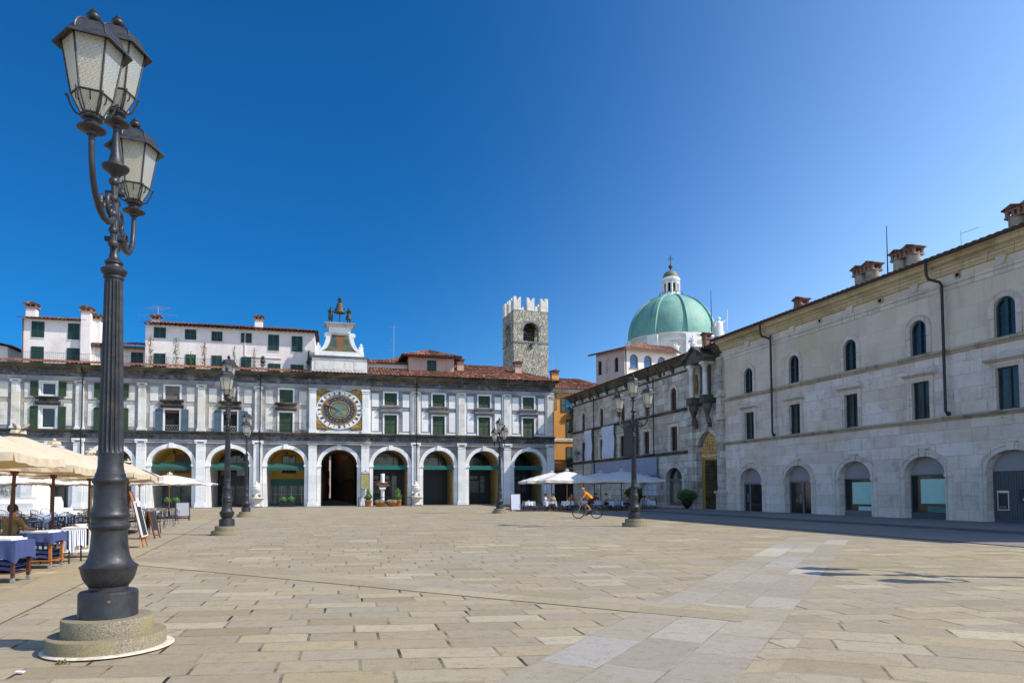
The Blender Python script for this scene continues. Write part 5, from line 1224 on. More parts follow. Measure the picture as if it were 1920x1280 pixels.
for s in (1,-1):
    mb = MB(); pts = [(s*.06,0,4.13)]
    pts = [(s*.05,0,4.50),(s*.15,0,4.41),(s*.30,0,4.345),(s*.48,0,4.32),(s*.66,0,4.345),(s*.80,0,4.42),(s*.895,0,4.53),(s*.945,0,4.67),(s*AR,0,4.82),(s*AR,0,4.94)]
    mb.tube(pts, [.045,.036,.033,.031,.030,.029,.028,.027,.026,.026], 12)
    # scroll of foliage between arm and pole
    sc_ = []
    for k in range(22):
        t = k/21; a = PI*1.1 - t*3.4*PI; r = .13*(1-t*.78); sc_.append((s*(.24+r*math.cos(a)), 0, 4.53+r*math.sin(a)))
    mb.tube(sc_, [.028-.012*k/21 for k in range(22)], 8)
    sc_ = [(s*(.52+.10*(1-k/14*.8)*math.cos(-.6*PI+k/14*2.6*PI)), 0, 4.45+.10*(1-k/14*.8)*math.sin(-.6*PI+k/14*2.6*PI)) for k in range(15)]
    mb.tube(sc_, [.022-.01*k/14 for k in range(15)], 7)
    mb.ball((s*.24,0,4.53), .03, 9, 7); mb.ball((s*.10,0,4.50), .05, 10, 7); mb.ball((s*.60,0,4.42), .03, 8, 6)
    mb.build('bracket_arm', LM, LP, smooth=50)
mb = MB()
for s in (1,-1):
    for z, r in ((4.20,.05),(4.34,.045),(4.68,.045),(4.86,.05)): mb.ball((s*.062,0,z), r, 10, 8)
    mb.tube([(s*.055,0,4.16),(s*.07,0,4.4),(s*.06,0,4.6),(s*.065,0,4.88)], [.028,.025,.023,.025], 8)
for z in (4.27,4.76): mb.tube([(0,-.09,z),(0,.09,z)], .028, 8)
mb.build('pole_ornament', LM, LP, smooth=50)
def lantern(x, z, k=1.0, rot=0.0):
    fr = MB(); a0 = rot
    fr.lathe([(.03,0),(.045,.01),(.05,.03),(.09,.045),(.115,.055),(.12,.068),(.10,.075),(.075,.095),(.055,.125),(.06,.135),(.085,.15),(.09,.165),(.07,.175),(.05,.19)], 18)
    H = lambda r, zz: [Vector((r*math.cos(a0+PI/3*i), r*math.sin(a0+PI/3*i), zz)) for i in range(6)]
    c0, c1, c2 = H(.085,.19), H(.165,.355), H(.245,.83)
    for i in range(6):
        j = (i+1)%6
        fr.tube([c1[i], c2[i]], .0095, 6); fr.tube([c0[i], c1[i]], .007, 6); fr.tube([c1[i], c1[j]], .010, 6); fr.tube([c0[i], c0[j]], .010, 6)
        d = Vector((math.cos(a0+PI/3*i), math.sin(a0+PI/3*i), 0))
        fr.tube([d*.06+Vector((0,0,.16)), d*.13+Vector((0,0,.19)), d*.17+Vector((0,0,.26)), d*.19+Vector((0,0,.335)), d*.205+Vector((0,0,.345)), d*.20+Vector((0,0,.325))], .009, 6)
        m = (c1[i]+c1[j])/2; mm = (c0[i]+c0[j])/2; fr.tube([m, m*.93+Vector((0,0,-.04)), mm*1.25+Vector((0,0,.04)), mm], .006, 5)
    fr.lathe([(.24,.835),(.295,.795),(.318,.79),(.312,.808),(.28,.84),(.245,.858),(.225,.87)], 6, a0=a0)
    ln = fr.build('lantern', LM, LP, smooth=30); ln.location = (x,0,z); ln.scale = (k,)*3
    rf = MB(); prof = [(.232,.866),(.228,.90),(.205,.95),(.165,.99),(.11,1.02),(.05,1.035)]; rf.lathe(prof, 6, a0=a0)
    for i in range(6): rf.tube([(r*math.cos(a0+PI/3*i), r*math.sin(a0+PI/3*i), zz+.004) for r, zz in prof], .007, 5)
    rf.build('lantern_roof', LM, ln, smooth=25)
    fn = MB(); fn.lathe([(.055,1.03),(.06,1.04),(.03,1.052),(.028,1.065),(.05,1.08),(.06,1.105),(.054,1.125),(.035,1.14),(.04,1.148),(.03,1.16),(.012,1.18),(.004,1.20)], 16); fn.build('finial', LM, ln, smooth=40)
    g = MB()
    for i in range(6):
        j = (i+1)%6; g.add([c1[i]*.98+Vector((0,0,.02*c1[i].z)), c1[j]*.98+Vector((0,0,.02*c1[i].z)), c2[j]*.98, c2[i]*.98], [(0,1,2,3)]); g.add([c0[i], c0[j], c1[j]*.98, c1[i]*.98], [(0,1,2,3)])
    g.build('lantern_glass', LGL, ln)
    return ln
lantern(AR, 4.89, 1.02, .63); lantern(-AR, 4.89, 1.02, .63); lantern(0, 5.46, 1.05, .63)
vb = MB(); vb.lathe([(.012,-.012),(.02,-.006),(.02,.006),(.012,.012)], 12).xf(Matrix.Translation((.262*math.cos(0),0,0))); vb = MB(); vb.ball((0,0,0), .018, 10, 6, (1,.4,1)); o = vb.build('rusty_bolt', plain_cache('rust', '#7d4c1c', var=.3), LP); aa = R(180-(-70.6)+59-180-118)
o.location = (.271*math.cos(R(-59+70.6)), .271*math.sin(R(-59+70.6)), .50); o.rotation_euler = (0,0,R(-59+70.6+90))
LP['label'] = 'big near street lamp towering at the left on a two-step round granite base'
for (x,y,dz,rz,lab) in ((-10.59,24.8,0,-70.6,'second lamp of the left row, standing right of the cafe sign boards'),(-16.86,42.3,0,-70.6,'farthest lamp of the left row, near the fountain on the palace pier'),
        (5.34,29.2,0,-60,'lamp right of the cyclist, in front of the blackened palace'),(-.87,46.7,0,-68,'lamp beside the white menu board, in front of the right end of the arcade'),(11.6,11.5,0,-71,'lamp outside the right edge of the picture, seen only by its shadow on the paving')):
    c = copy_tree(LP); c.location = (x,y,dz); c.rotation_euler = (0,0,R(rz)); c['label'] = lab
LP.matrix_world = Matrix.Translation((-4.18,6.95,0)) @ Matrix.Rotation(-.0035,4,'Y') @ Matrix.Rotation(R(-70.6),4,'Z')
# ------------------------------------------------------------------ umbrellas
def canvas(name, col, back=None):
    t = NT(name); co = t.coord(); t.set(Base_Color=t.mix(t.ramp(t.noise(co, 1.2, 4), .35, .7), hx(col), sc(hx(col), .9)), Roughness=.85)
    tr = t.n('ShaderNodeBsdfTranslucent'); tr.inputs['Color'].default_value = hx(back or col); mx = t.n('ShaderNodeMixShader'); mx.inputs[0].default_value = .3
    t.bump(t.noise(co, 2.2, 5, .6), .6, .06)
    t.l(t.b.outputs[0], mx.inputs[1]); t.l(tr.outputs[0], mx.inputs[2]); t.l(mx.outputs[0], t.out.inputs[0]); return t.mat
CREAM = canvas('cream_canvas', '#e0d2b6', '#d6a456'); WHITE = canvas('white_canvas', '#f0ece6', '#d8b070')
def umbrella(lab, loc, rz, half, ze, zt, mat, wood, val=.2, tilt=(0,0), group='cafe umbrellas', hubz=None, n=14, lean=0, grp2=None):
    u = thing('umbrella', lab, 'umbrella', loc, rz, grp2 or group); u.rotation_euler = (tilt[0], tilt[1], rz)
    mb = MB(); N_ = n
    def P2(a, b):
        m = max(abs(a), abs(b)); k = min(abs(a), abs(b))/max(m, 1e-6)
        z = zt - (zt-ze)*m**1.12 - .10*half*m*(1-k)*(.5)*.6
        sh = 1 - .045*m*(1-k)
        return (a*half*sh, b*half*sh, z)
    for i in range(N_+1):
        for j in range(N_+1): mb.v.append(P2(-1+2*i/N_, -1+2*j/N_))
    for i in range(N_):
        for j in range(N_): mb.f.append((i*(N_+1)+j, (i+1)*(N_+1)+j, (i+1)*(N_+1)+j+1, i*(N_+1)+j+1)); mb.m.append(0)
    can = mb.build('canopy', mat, u, smooth=20)
    if val:
        mb = MB()
        for side in range(4):
            pts = []
            for k in range(17):
                t = -1+2*k/16; a, b = [(t,-1),(1,t),(-t,1),(-1,-t)][side]; p = Vector(P2(a,b)); o_ = Vector([(0,-1,0),(1,0,0),(0,1,0),(-1,0,0)][side])*(.02*math.sin(k*2.1+side)+.01)
                pts.append((p, p+o_-Vector((0,0,val*(1+.05*math.sin(k*1.1+side))))))
            b0 = len(mb.v); 
            for p, q in pts: mb.v += [tuple(p), tuple(q)]
            for k in range(16): mb.f.append((b0+2*k, b0+2*k+2, b0+2*k+3, b0+2*k+1)); mb.m.append(0)
        mb.build('valance', mat, u)
    MB().tube([(0,0,.05),(0,0,zt-.05)], .034, 10).build('pole', wood, u)
    hz = hubz or ze-.12
    mb = MB(); mb.lathe([(.04,-.12),(.075,-.1),(.09,0),(.075,.06),(.04,.08)], 12, (0,0,hz)); mb.build('hub', wood, u); MB().lathe([(.04,0),(.1,.03),(.04,.12)], 10, (0,0,zt-.16)).build('crown_hub', wood, u)
    for k in range(8):
        a = [(1,0),(1,1),(0,1),(-1,1),(-1,0),(-1,-1),(0,-1),(1,-1)][k]; e = Vector(P2(*a)); tp = Vector((0,0,zt-.07)); md = tp.lerp(e, .52); md.z -= .1
        MB().tube([tp, Vector(P2(a[0]*.5,a[1]*.5))-Vector((0,0,.075)), e*.985-Vector((0,0,.06))], .016, 5).tube([(0,0,hz), md], .015, 5).build('rib', wood, u)
    mb = MB(); mb.lathe([(.012,zt+.02),(.14,zt+.10),(.16,zt+.03)], 8, (0,0,0)); mb.ball((0,0,zt+.14), .045, 8, 6); mb.build('top_cap', mat, u)
    MB().box(-.32,.32,-.32,.32,0,.07).box(-.2,.2,-.2,.2,.07,.12).lathe([(.05,.1),(.05,.4)], 10).build('umbrella_base', M['iron'], u)
    return u
RR = R(-71)
def px2(px, Z): return ((px-960)*Z/1250, Z)
for i, (Z, X, lab) in enumerate(((11.4,-9.72,'big cream umbrella at the left edge, nearest to the camera, only its corner in view'),(14.3,-10.8,'big cream umbrella whose leaning brown pole stands at the left edge of the picture'),
        (17.3,-11.9,'cream umbrella behind the nearest ones, its pole left of the big lamp shaft'),(20.6,-13.05,'cream umbrella just behind the big lamp shaft'),(23.5,-14.1,'cream umbrella right behind the big lamp, second last of the cream row'),(26.2,-15.1,'last cream umbrella of the row, seen right of the big lamp shaft'))):
    umbrella(lab, (X,Z,0), R(20), 1.42 if i < 4 else (1.42 if i == 4 else .95), 2.25-.02*i, 2.88-.03*i, CREAM, M['wood'], .15, (0, R(3) if i == 1 else 0))
for i, (px, Z, hf, lab) in enumerate(((28,33,2.3,'white umbrella in front of the marble monument at far left'),(96,37,2.4,'white umbrella between the monument and the big lamp shaft'),(172,41,2.3,'white umbrella half hidden behind the big lamp'),(318,41,2.3,'wide white umbrella right of the big lamp in front of the arcade'),(262,36,1.6,'small white umbrella partly under the last cream one'))):
    X, Y = px2(px, Z); umbrella(lab, (X,Y,0), R(12), hf, 2.12, 2.66, WHITE, M['wood_l'] if i > 1 else M['wood'], .06, group='white umbrellas of the far left cafe', n=10)
for i, (px, Z, hf, lab, wd) in enumerate(((1034,57,2.5,'leftmost of the right hand cafe umbrellas, beside the white menu board','wood'),(1063,53,2.15,'sunlit right hand umbrella on a pale wooden pole, behind the cyclist','wood_l'),(1126,57,2.2,'shaded right hand umbrella on a dark pole, between the pale pole umbrella and the lamp','wood'),(1165,52.5,2.5,'blue shaded umbrella directly left of the right hand lamp post','wood'))):
    X, Y = px2(px, Z); umbrella(lab, (X,Y,0), R(8 if i != 3 else 14), hf, 2.38, 3.12, WHITE, M[wd], .2, group='white umbrellas of the right hand cafe', n=10)

# ------------------------------------------------------------------ cafe chairs and tables
def chair_proto(kind):
    c = thing('cafe_chair', '', 'chair', (0,0,0), 0); m = M['iron'] if kind != 'blue' else plain_cache('slate_blue_metal', '#3b4a5a', metal=.3, rough=.4)
    mb = MB(); mb.lathe([(.2,.43),(.215,.44),(.215,.455),(.2,.465)], 16)
    mb.build('seat', m, c, smooth=30)
    if kind == 'fold': m2 = M['wood_o']
    mb = MB(); pts = [(.22*math.cos(a), .2*math.sin(a)+.02, .86-.12*abs(math.cos(a))**2) for a in [PI*k/10 for k in range(11)]]
    mb.tube([(.22,.0,.45)]+pts+[(-.22,.0,.45)], .012, 6)
    for k in range(1,10): p = pts[k]; mb.tube([p, (p[0]*.9, p[1]*.95, .47)], .006, 4)
    for z in (.58,.68): mb.tube([(.22*math.cos(a)*.95,.2*math.sin(a)*.97+.02,z) for a in [PI*k/8 for k in range(9)]], .006, 4)
    mb.build('backrest', m, c)
    mb = MB()
    for s in (-1,1): mb.tube([(s*.22,.02,.68),(s*.25,-.16,.66),(s*.23,-.18,.45)], .011, 5)
    mb.build('armrests', m, c)
    for sx in (-1,1):
        for sy in (-1,1): MB().tube([(sx*.16,sy*.16,.45),(sx*.2,sy*.2,0)], .011, 6).build('leg', m, c)
    return c
CH = chair_proto('iron'); CB = chair_proto('blue'); used = set()
def chair(proto, x, y, rz, lab, group):
    c = proto if proto.name not in used else copy_tree(proto); used.add(proto.name)
    c.location = (x,y,0); c.rotation_euler = (0,0,rz); c['label'] = lab; c['group'] = group; return c
def cloth(mb, w, d, z, drop, n=28, wob=.02):
    top = []; bot = []
    for k in range(n*4):
        side, t = divmod(k, n); t = t/n; P4 = [(-w,-d),(w,-d),(w,d),(-w,d)]; a, b = P4[side], P4[(side+1)%4]; x, y = a[0]+(b[0]-a[0])*t, a[1]+(b[1]-a[1])*t
        q = abs(t-.5)*2; o = 1+.03+wob*2*math.sin(t*PI*7); dr = drop*(1+.35*q**3)
        top.append((x,y,z)); bot.append((x*o, y*o, z-dr))
    mb.add(top, [tuple(range(len(top)))]); b0 = len(mb.v); mb.v += top + bot; N_ = len(top)
    for k in range(N_): mb.f.append((b0+k, b0+(k+1)%N_, b0+N_+(k+1)%N_, b0+N_+k)); mb.m.append(0)
    return mb
def table(lab, x, y, rz, w, d, h, clothm, drop=.25, legm='iron', group='cafe tables', items=True):
    t = thing('cafe_table', lab, 'table', (x,y,0), rz, group)
    MB().box(-w,w,-d,d,h-.03,h-.002).build('tabletop', M['wood'], t)
    for sx in (-1,1):
        for sy in (-1,1): MB().tube([(sx*(w-.06),sy*(d-.06),h-.03),(sx*(w-.05),sy*(d-.05),0)], .018, 6).build('leg', M[legm], t)
    if clothm: cloth(MB(), w+.01, d+.01, h+.004, drop).build('tablecloth', clothm, t)
    return t
def dish(name, lab, x, y, z, r, h, mat, cat):
    return tag(MB().lathe([(r*.6,0),(r*.7,.01),(r,h),(r*.9,h)], 14).build(name, mat, None, smooth=40, loc=(x,y,z)), lab, cat)
BLUE = plain_cache('blue_linen', '#3c4874', var=.15, rough=.9); PALEC = plain_cache('pale_blue_linen', '#b9c6d8', var=.1, rough=.9)
st_ = NT('blue_striped_linen'); co = st_.coord(); x_,y_,z_ = st_.sep(co); s_ = st_.math('SINE', st_.math('MULTIPLY', st_.math('ADD', x_, y_), 62)); st_.set(Base_Color=st_.mix(st_.ramp(s_, -.1, .1), hx('#e9e9ec'), hx('#27396b')), Roughness=.9); STR = st_.mat
Wt = M['whitepaint']; g1 = 'service trolleys at the cafe edge'
def trolley(lab, px, Z, rz, wood, cl, w=.35, d=.28, h=.74, shelves=True):
    X, Y = px2(px, Z); t = thing('service_trolley', lab, 'trolley', (X,Y,0), rz, g1)
    for sx in (-1,1):
        for sy in (-1,1): MB().box(sx*(w-.04)-.025,sx*(w-.04)+.025,sy*(d-.04)-.025,sy*(d-.04)+.025,.09,h-.02).build('leg', M[wood], t)
        for sy in (-1,1): MB().lathe([(.04,-.012),(.045,0),(.04,.012)], 12).xf(Matrix.Translation((sx*(w-.04),sy*(d-.04),.045)) @ Matrix.Rotation(PI/2,4,'X')).build('wheel', M['steel'], t)
    for z in (.16, h-.02): MB().box(-w,w,-d,d,z,z+.02).build('shelf', M[wood], t)
    for k in range(4):
        q = MB(); n = 10
        for i in range(n+1):
            xx = -w+.06+(2*w-.12)*i/n; q.v += [(xx,-d+.03,.22+k*.1+.012*math.sin(i*1.1+k)),(xx,d-.03,.22+k*.1+.01*math.cos(i+k)),(xx,-d+.03,.28+k*.1+.012*math.sin(i*1.1+k)),(xx,d-.03,.28+k*.1)]
        for i in range(n): b = 4*i; q.f += [(b,b+4,b+6,b+2),(b+1,b+5,b+7,b+3),(b+2,b+6,b+7,b+3),(b,b+4,b+5,b+1)]; q.m += [0]*4
        q.build('folded_cloth', BLUE if k != 2 else STR, t)
    MB().box(-w+.05,-.02,-d+.04,d-.04,.18,.215).build('red_tray', plain_cache('red_tray', '#a03a30'), t)
    cloth(MB(), w+.03, d+.03, h+.004, .17 if wood == 'wood_o' else .3).build('tablecloth', cl, t)
    return t, X, Y
t1, X, Y = trolley('dark wood service trolley under a blue cloth at the very left edge', 8, 12.1, R(8), 'wood', BLUE)
tag(MB().box(-.35,.3,-.2,.2,0,.03).box(-.3,.25,-.15,.15,.03,.06).build('menu_stack', Wt, None, loc=(X,Y,.75)), 'white menus stacked on the leftmost blue clothed trolley', 'menus')
t2, X, Y = trolley('orange wood service trolley with folded blue napkins under a blue cloth', 78, 14.3, R(10), 'wood_o', BLUE)
tag(MB().box(-.3,.3,-.18,.18,0,.035).build('menu_stack', Wt, None, loc=(X,Y,.75)), 'white menus on the orange wood trolley', 'menus')
X, Y = px2(118, 15.3); table('small cafe table under a blue and white striped cloth beside the white slatted bench', X, Y, R(10), .34, .34, .74, STR, .36)
X, Y = px2(154, 16.6); wb = thing('slatted_side_table', 'white slatted side table just left of the big lamp base', 'side table', (X,Y,0), R(12))
MB().box(-.33,.33,-.3,.3,.72,.75).build('tabletop', Wt, wb); MB().box(-.33,.33,-.3,.3,.14,.16).build('shelf', Wt, wb)
for sx in (-1,1):
    for sy in (-1,1): MB().box(sx*.3-.02,sx*.3+.02,sy*.27-.02,sy*.27+.02,0,.72).build('leg', Wt, wb)
for k in range(4): MB().box(-.2+k*.13,-.17+k*.13,-.285,-.265,.16,.72).build('slat', Wt, wb)
dish('bread_basket', 'round white bowl on the white slatted side table', X, Y, .75, .14, .07, Wt, 'bowl')
gl_ = 'metal chairs of the left cafe'
lc = [(2,18.5,120,CH),(30,21,240,CH),(72,22.5,70,CB),(108,20.5,350,CH),(125,25,30,CH),(48,25.5,130,CH),(6,29,60,CB),(88,31,200,CH),(160,25,110,CH),(40,17.5,200,CH),(64,19.5,30,CB),(85,16.5,150,CH),(112,18.2,60,CH),(55,23,90,CB),(30,27,10,CB),(14,22,170,CH),(95,24,250,CB),(128,22,310,CB),(140,26,140,CB),(150,20,20,CH),(115,28,200,CB),(70,29,80,CB),(155,30,330,CB),(128,17.2,100,CH),
      (252,27,200,CH),(268,28,330,CH),(285,30,60,CH),(275,33,120,CB),(240,33,100,CB),(300,29,215,CB),(318,31,200,CB),(325,33,190,CH),(305,36,20,CB),(292,26,300,CH)]
pos = ['cut by the left edge','between the two brown umbrella poles','behind the orange trolley napkins','left of the striped table leg','deep under the cream umbrellas','right of the seated man','at the far left edge by the monument','against the marble monument corner','just left of the lamp pedestal','at the front left','turned to the monument','beside the orange trolley','behind the striped table','near the seated man','in front of the monument steps','left of the seated man','under the second cream umbrella','facing the lamp shaft','by the blue tablecloth','left of the lamp pedestal','in the back row near the planter','halfway to the monument','behind the lamp pedestal','next to the striped table',
       'right of the lamp beside the easel','behind the brown sign board','under the small white umbrella','at the rear table right of the lamp','close to the arcade pier','folded-looking beside the brown board','nearest the black sign board','leaning toward the black sign board','at the back below the wide white umbrella','in front of the striped cloth table right of the lamp']
for (px, Z, rz, pr_), w_ in zip(lc, pos):
    X, Y = px2(px, Z); c = chair(pr_, X, Y, R(rz), ('dark' if pr_ is CH else 'slate blue') + ' metal chair ' + w_ + ', left cafe', gl_)
for i,(px,Z,cl,w_) in enumerate(((48,20,None,'bare dark'),(92,21,PALEC,'pale blue clothed'),(20,24,None,'small bare'),(130,24.5,STR,'striped clothed'),(278,31,STR,'striped clothed, right of the big lamp,'),(100,27,PALEC,'rear pale clothed'))):
    X, Y = px2(px, Z); table(w_+' cafe table '+['behind the orange trolley','under the second cream umbrella','beside the seated man','left of the lamp pedestal','under the small white umbrella','before the planter by the arcade'][i], X, Y, R(15), .38, .38, .73, cl, .2)
    if cl: dish('bread_basket', 'small bowl on the %s cafe table %s' % (w_.split(',')[0], ['','under the second cream umbrella','','left of the lamp pedestal','right of the lamp','before the planter'][i]), X, Y, .735, .08, .06, Wt, 'bowl')
# right hand cafe
gr_ = 'chairs of the right hand cafe'
rc = [(985,50.5,100),(998,51.5,80),(1006,50,160),(1018,51.5,20),(1044,50,200),(1052,52,340),(1074,50,150),(1082,51,30),(1095,52,190),(1108,51,60),(1122,52.5,130),(1132,50.8,250),(1150,51,10),(1158,50,190),(1180,50.8,90),(1208,51,120),(1225,52,200),(1175,53,30)]
wr = ['nearest the white menu board','second from the menu board','with its back to the square near the seated man','behind the seated man','right of the seated woman','behind the seated woman','left of the bicycle front wheel','above the bicycle handlebar','directly behind the cyclist','behind the cyclist saddle','right of the bicycle rear wheel','under the dark pole umbrella','left of the right lamp','at the pale clothed table by the lamp','just left of the lamp pedestal','right of the lamp pedestal','beside the standing menu panel','at the back near the palace wall']
for (px,Z,rz), w_ in zip(rc, wr):
    X, Y = px2(px, Z); chair(CH, X, Y, R(rz), 'dark metal chair '+w_+', right cafe', gr_)
for i,(px,Z,w_) in enumerate(((991,51.2,'beside the white menu board'),(1031,50.8,'between the seated man and woman'),(1064,51.5,'around the pale umbrella pole'),(1090,52,'behind the cyclist'),(1118,51.6,'right of the bicycle'),(1154,50.6,'left of the right hand lamp'),(1215,51.5,'right of the right hand lamp'))):
    X, Y = px2(px, Z); table('white clothed cafe table '+w_, X, Y, R(12), .4, .4, .74, PALEC if i > 3 else plain_cache('white_linen','#e6e6e6',var=.06), .3, group='white clothed tables of the right hand cafe')
    dish('napkin_holder', 'white napkin holder on the cafe table '+w_, X, Y, .745, .05, .11, Wt, 'napkin holder')

# ------------------------------------------------------------------ people
SKIN = plain_cache('skin', '#b98565', var=.12, rough=.55)
def seated(lab, px, Z, rz, shirt, trousers, hair, wave=False, kneel=False):
    X, Y = px2(px, Z); p = thing('person', lab, 'person', (X,Y,0), rz)
    pose = mirror_pose(dict(pelvis=(0,.05,.53),waist=(0,.05,.70),chest=(0,.0,.92),neckb=(0,-.02,1.05),neck=(0,-.03,1.10),jaw=(0,-.06,1.15),skull=(0,-.03,1.24),crown=(0,-.02,1.31),
        shL=(-.19,0,1.01),elL=(-.25,-.14,.80),wrL=(-.13,-.36,.79),hipL=(-.1,.0,.50),knL=(-.13,-.42,.50),anL=(-.13,-.36,.09),toL=(-.13,-.5,.04)))
    if wave: pose['elR'] = (.27,-.2,.9); pose['wrR'] = (.12,-.28,1.12)
    human(p, SKIN, pose, 1.0)
    garment(p, plain_cache('shirt'+shirt, shirt, rough=.9), 'shirt', [(0,.05,.5,.17),(0,.05,.7,.165),(0,.0,.9,.19),(0,-.01,1.0,.21),(0,-.02,1.06,.10)], sy=.68)
    tr = MB()
    for s in (-1,1):
        tr.tube([(s*.1,.03,.52),(s*.13,-.42,.51)], [.105,.075], 10); tr.tube([(s*.13,-.42,.51),(s*.13,-.37,.14)], [.075,.055], 10)
    tr.build('trousers', plain_cache('trousers'+trousers, trousers, rough=.9), p, smooth=50)
    for s in (-1,1):
        e = pose['elL'] if s < 0 else pose['elR']; MB().tube([(s*.19,0,1.01),(s*.215,-.04,.92),tuple(Vector((s*.19,0,1.01)).lerp(Vector(e), .6))], [.078,.068,.062], 9).build('sleeve', _pc['shirt'+shirt], p, smooth=50)
    h = MB(); h.ball((0,-.015,1.255), .108, 14, 10, (.92,1,1)); h.v = [(x,y,z if z > 1.22 or y > -.02 else 1.22) for x,y,z in h.v]; h.build('hair', plain_cache('hair'+hair, hair, rough=.7), p, smooth=60)
    return p
seated('man in an olive brown shirt seated at the left edge, seen from behind', 24, 14.8, R(165), '#8a7445', '#3a3a44', '#241d19')
seated('man in a pale blue shirt leaning to the woman at the right hand cafe table', 1022, 51, R(75), '#c7cbd8', '#40444c', '#5a4c40', True)
seated('dark haired woman facing the man in pale blue at the right hand cafe', 1038, 50.6, R(-75), '#c9a897', '#4a4048', '#1e1814', True)
seated('person in an ochre top seated behind the cyclist handlebar, right hand cafe', 1071, 53, R(20), '#b5782e', '#3a3632', '#4a3424')
seated('person in a dark red top seated right behind the cyclist back', 1117, 52, R(-30), '#7a2f2c', '#33323a', '#2a211c')
seated('person in a grey pink top seated left of the right hand lamp post', 1172, 52.6, R(15), '#b59aa0', '#3b3b44', '#33261e')
seated('person in a white top seated under the dark pole umbrella right of the bicycle', 1136, 52.2, R(40), '#d9d4d0', '#3b3b44', '#2b201a')
# cyclist
bx, by = px2(1101, 37.4); BRZ = R(183)
BK_ = thing('bicycle', 'black mountain bicycle ridden leftwards across the square', 'bicycle', (bx,by,0), BRZ)
def wheel(x):
    t = MB(); n = 36
    t.tube([(x+.335*math.cos(2*PI*k/n),0,.35+.335*math.sin(2*PI*k/n)) for k in range(n+1)], .02, 8); o = t.build('wheel', M['shopdark'], BK_, smooth=60)
    t = MB(); t.tube([(x+.308*math.cos(2*PI*k/n),0,.35+.308*math.sin(2*PI*k/n)) for k in range(n+1)], .009, 6); t.build('rim', M['iron'], o)
    t = MB(); t.lathe([(.025,-.04),(.025,.04)], 10).xf(Matrix.Translation((x,0,.35)) @ Matrix.Rotation(PI/2,4,'X'))
    for k in range(28): a = 2*PI*k/28; t.tube([(x+.02*math.cos(a+.5),.02*(-1)**k,.35+.02*math.sin(a+.5)),(x+.305*math.cos(a),0,.35+.305*math.sin(a))], .0016, 3)
    t.build('spokes', M['steel'], o)
wheel(.52); wheel(-.51)
fr = MB(); bb = (-.06,0,.31); hd0, hd1 = (.40,0,.78), (.385,0,.88); sc0 = (-.20,0,.80)
fr.tube([hd0,hd1], .026, 10); fr.tube([bb,(.40,0,.76)], .022, 10); fr.tube([(-.19,0,.76),(.39,0,.85)], .018, 10); fr.tube([bb,sc0], .017, 10)
for s in (-1,1): fr.tube([bb,(-.30,s*.05,.33),(-.51,s*.06,.35)], .010, 8); fr.tube([(-.19,0,.75),(-.32,s*.05,.6),(-.51,s*.06,.35)], .009, 8)
fr.build('frame', plain_cache('bike_black', '#1a1b1d', rough=.3), BK_, smooth=50)
fk = MB()
for s in (-1,1): fk.tube([(.405,s*.05,.74),(.45,s*.055,.6),(.52,s*.055,.35)], [.017,.016,.011], 8)
fk.tube([(.405,-.05,.74),(.405,.05,.74)], .016, 8); fk.build('fork', plain_cache('bike_yellow', '#b8a83a', rough=.35), BK_, smooth=50)
hb = MB(); hb.tube([(.385,0,.88),(.375,0,.95),(.44,0,.99)], .014, 8); hb.tube([(.40,-.31,1.0),(.44,-.1,.99),(.44,.1,.99),(.40,.31,1.0)], .012, 8); hb.build('handlebar', M['shopdark'], BK_, smooth=50)
MB().tube([(-.20,0,.80),(-.235,0,.93)], .014, 8).build('seat_post', M['steel'], BK_)
sd = MB(); sd.ball((-.23,0,.95), .14, 12, 8, (1,.5,.22)); sd.ball((-.12,0,.95), .06, 8, 6, (1.4,.4,.35)); sd.build('saddle', M['shopdark'], BK_, smooth=60)
cr = MB(); cr.lathe([(.09,-.004),(.09,.004)], 20).xf(Matrix.Translation((-.06,-.05,.31)) @ Matrix.Rotation(PI/2,4,'X')); cr.tube([(-.06,-.07,.31),(.04,-.08,.17)], .011, 6); cr.tube([(-.06,.07,.31),(-.16,.08,.45)], .011, 6); cr.tube([(-.06,-.07,.31),(-.06,.07,.31)], .014, 6)
cr.box(-.01,.09,-.17,-.08,.155,.18); cr.box(-.21,-.11,.08,.17,.435,.46); cr.tube([(-.06,-.05,.4),(-.51,-.05,.39)], .005, 4); cr.tube([(-.06,-.05,.22),(-.51,-.05,.31)], .005, 4); cr.build('crankset', M['iron'], BK_)
CY = thing('person', 'cyclist in an orange t-shirt and black shorts leaning over the handlebar', 'person', (bx,by,0), BRZ)
pose = dict(pelvis=(-.22,0,1.03),waist=(-.14,0,1.17),chest=(.05,0,1.37),neckb=(.16,0,1.46),neck=(.20,0,1.50),jaw=(.28,0,1.53),skull=(.28,0,1.62),crown=(.27,0,1.70),face=(1,0,-.25),
    shL=(.12,.18,1.42),elL=(.27,.27,1.20),wrL=(.42,.27,1.05),shR=(.12,-.18,1.42),elR=(.27,-.27,1.20),wrR=(.42,-.27,1.05),
    hipL=(-.22,.1,.98),knL=(.16,.12,.90),anL=(-.14,.12,.53),toL=(-.02,.12,.48),hipR=(-.22,-.1,.98),knR=(.12,-.12,.66),anR=(.0,-.12,.26),toR=(.13,-.12,.20))
human(CY, SKIN, pose, 1.0)
sh = figure('t_shirt', CY, {'a':((-.24,0,1.03),(.15,.17)),'b':((-.14,0,1.18),(.145,.16)),'c':((.05,0,1.37),(.15,.17)),'d':((.135,0,1.45),.09),'e':((.11,.17,1.42),.085),'f':((.19,.235,1.31),.065),'g':((.11,-.17,1.42),.085),'h':((.19,-.235,1.31),.065)},
    [('a','b'),('b','c'),('c','d'),('c','e'),('e','f'),('c','g'),('g','h')], plain_cache('orange_cotton', '#e88a12', var=.1, rough=.85))
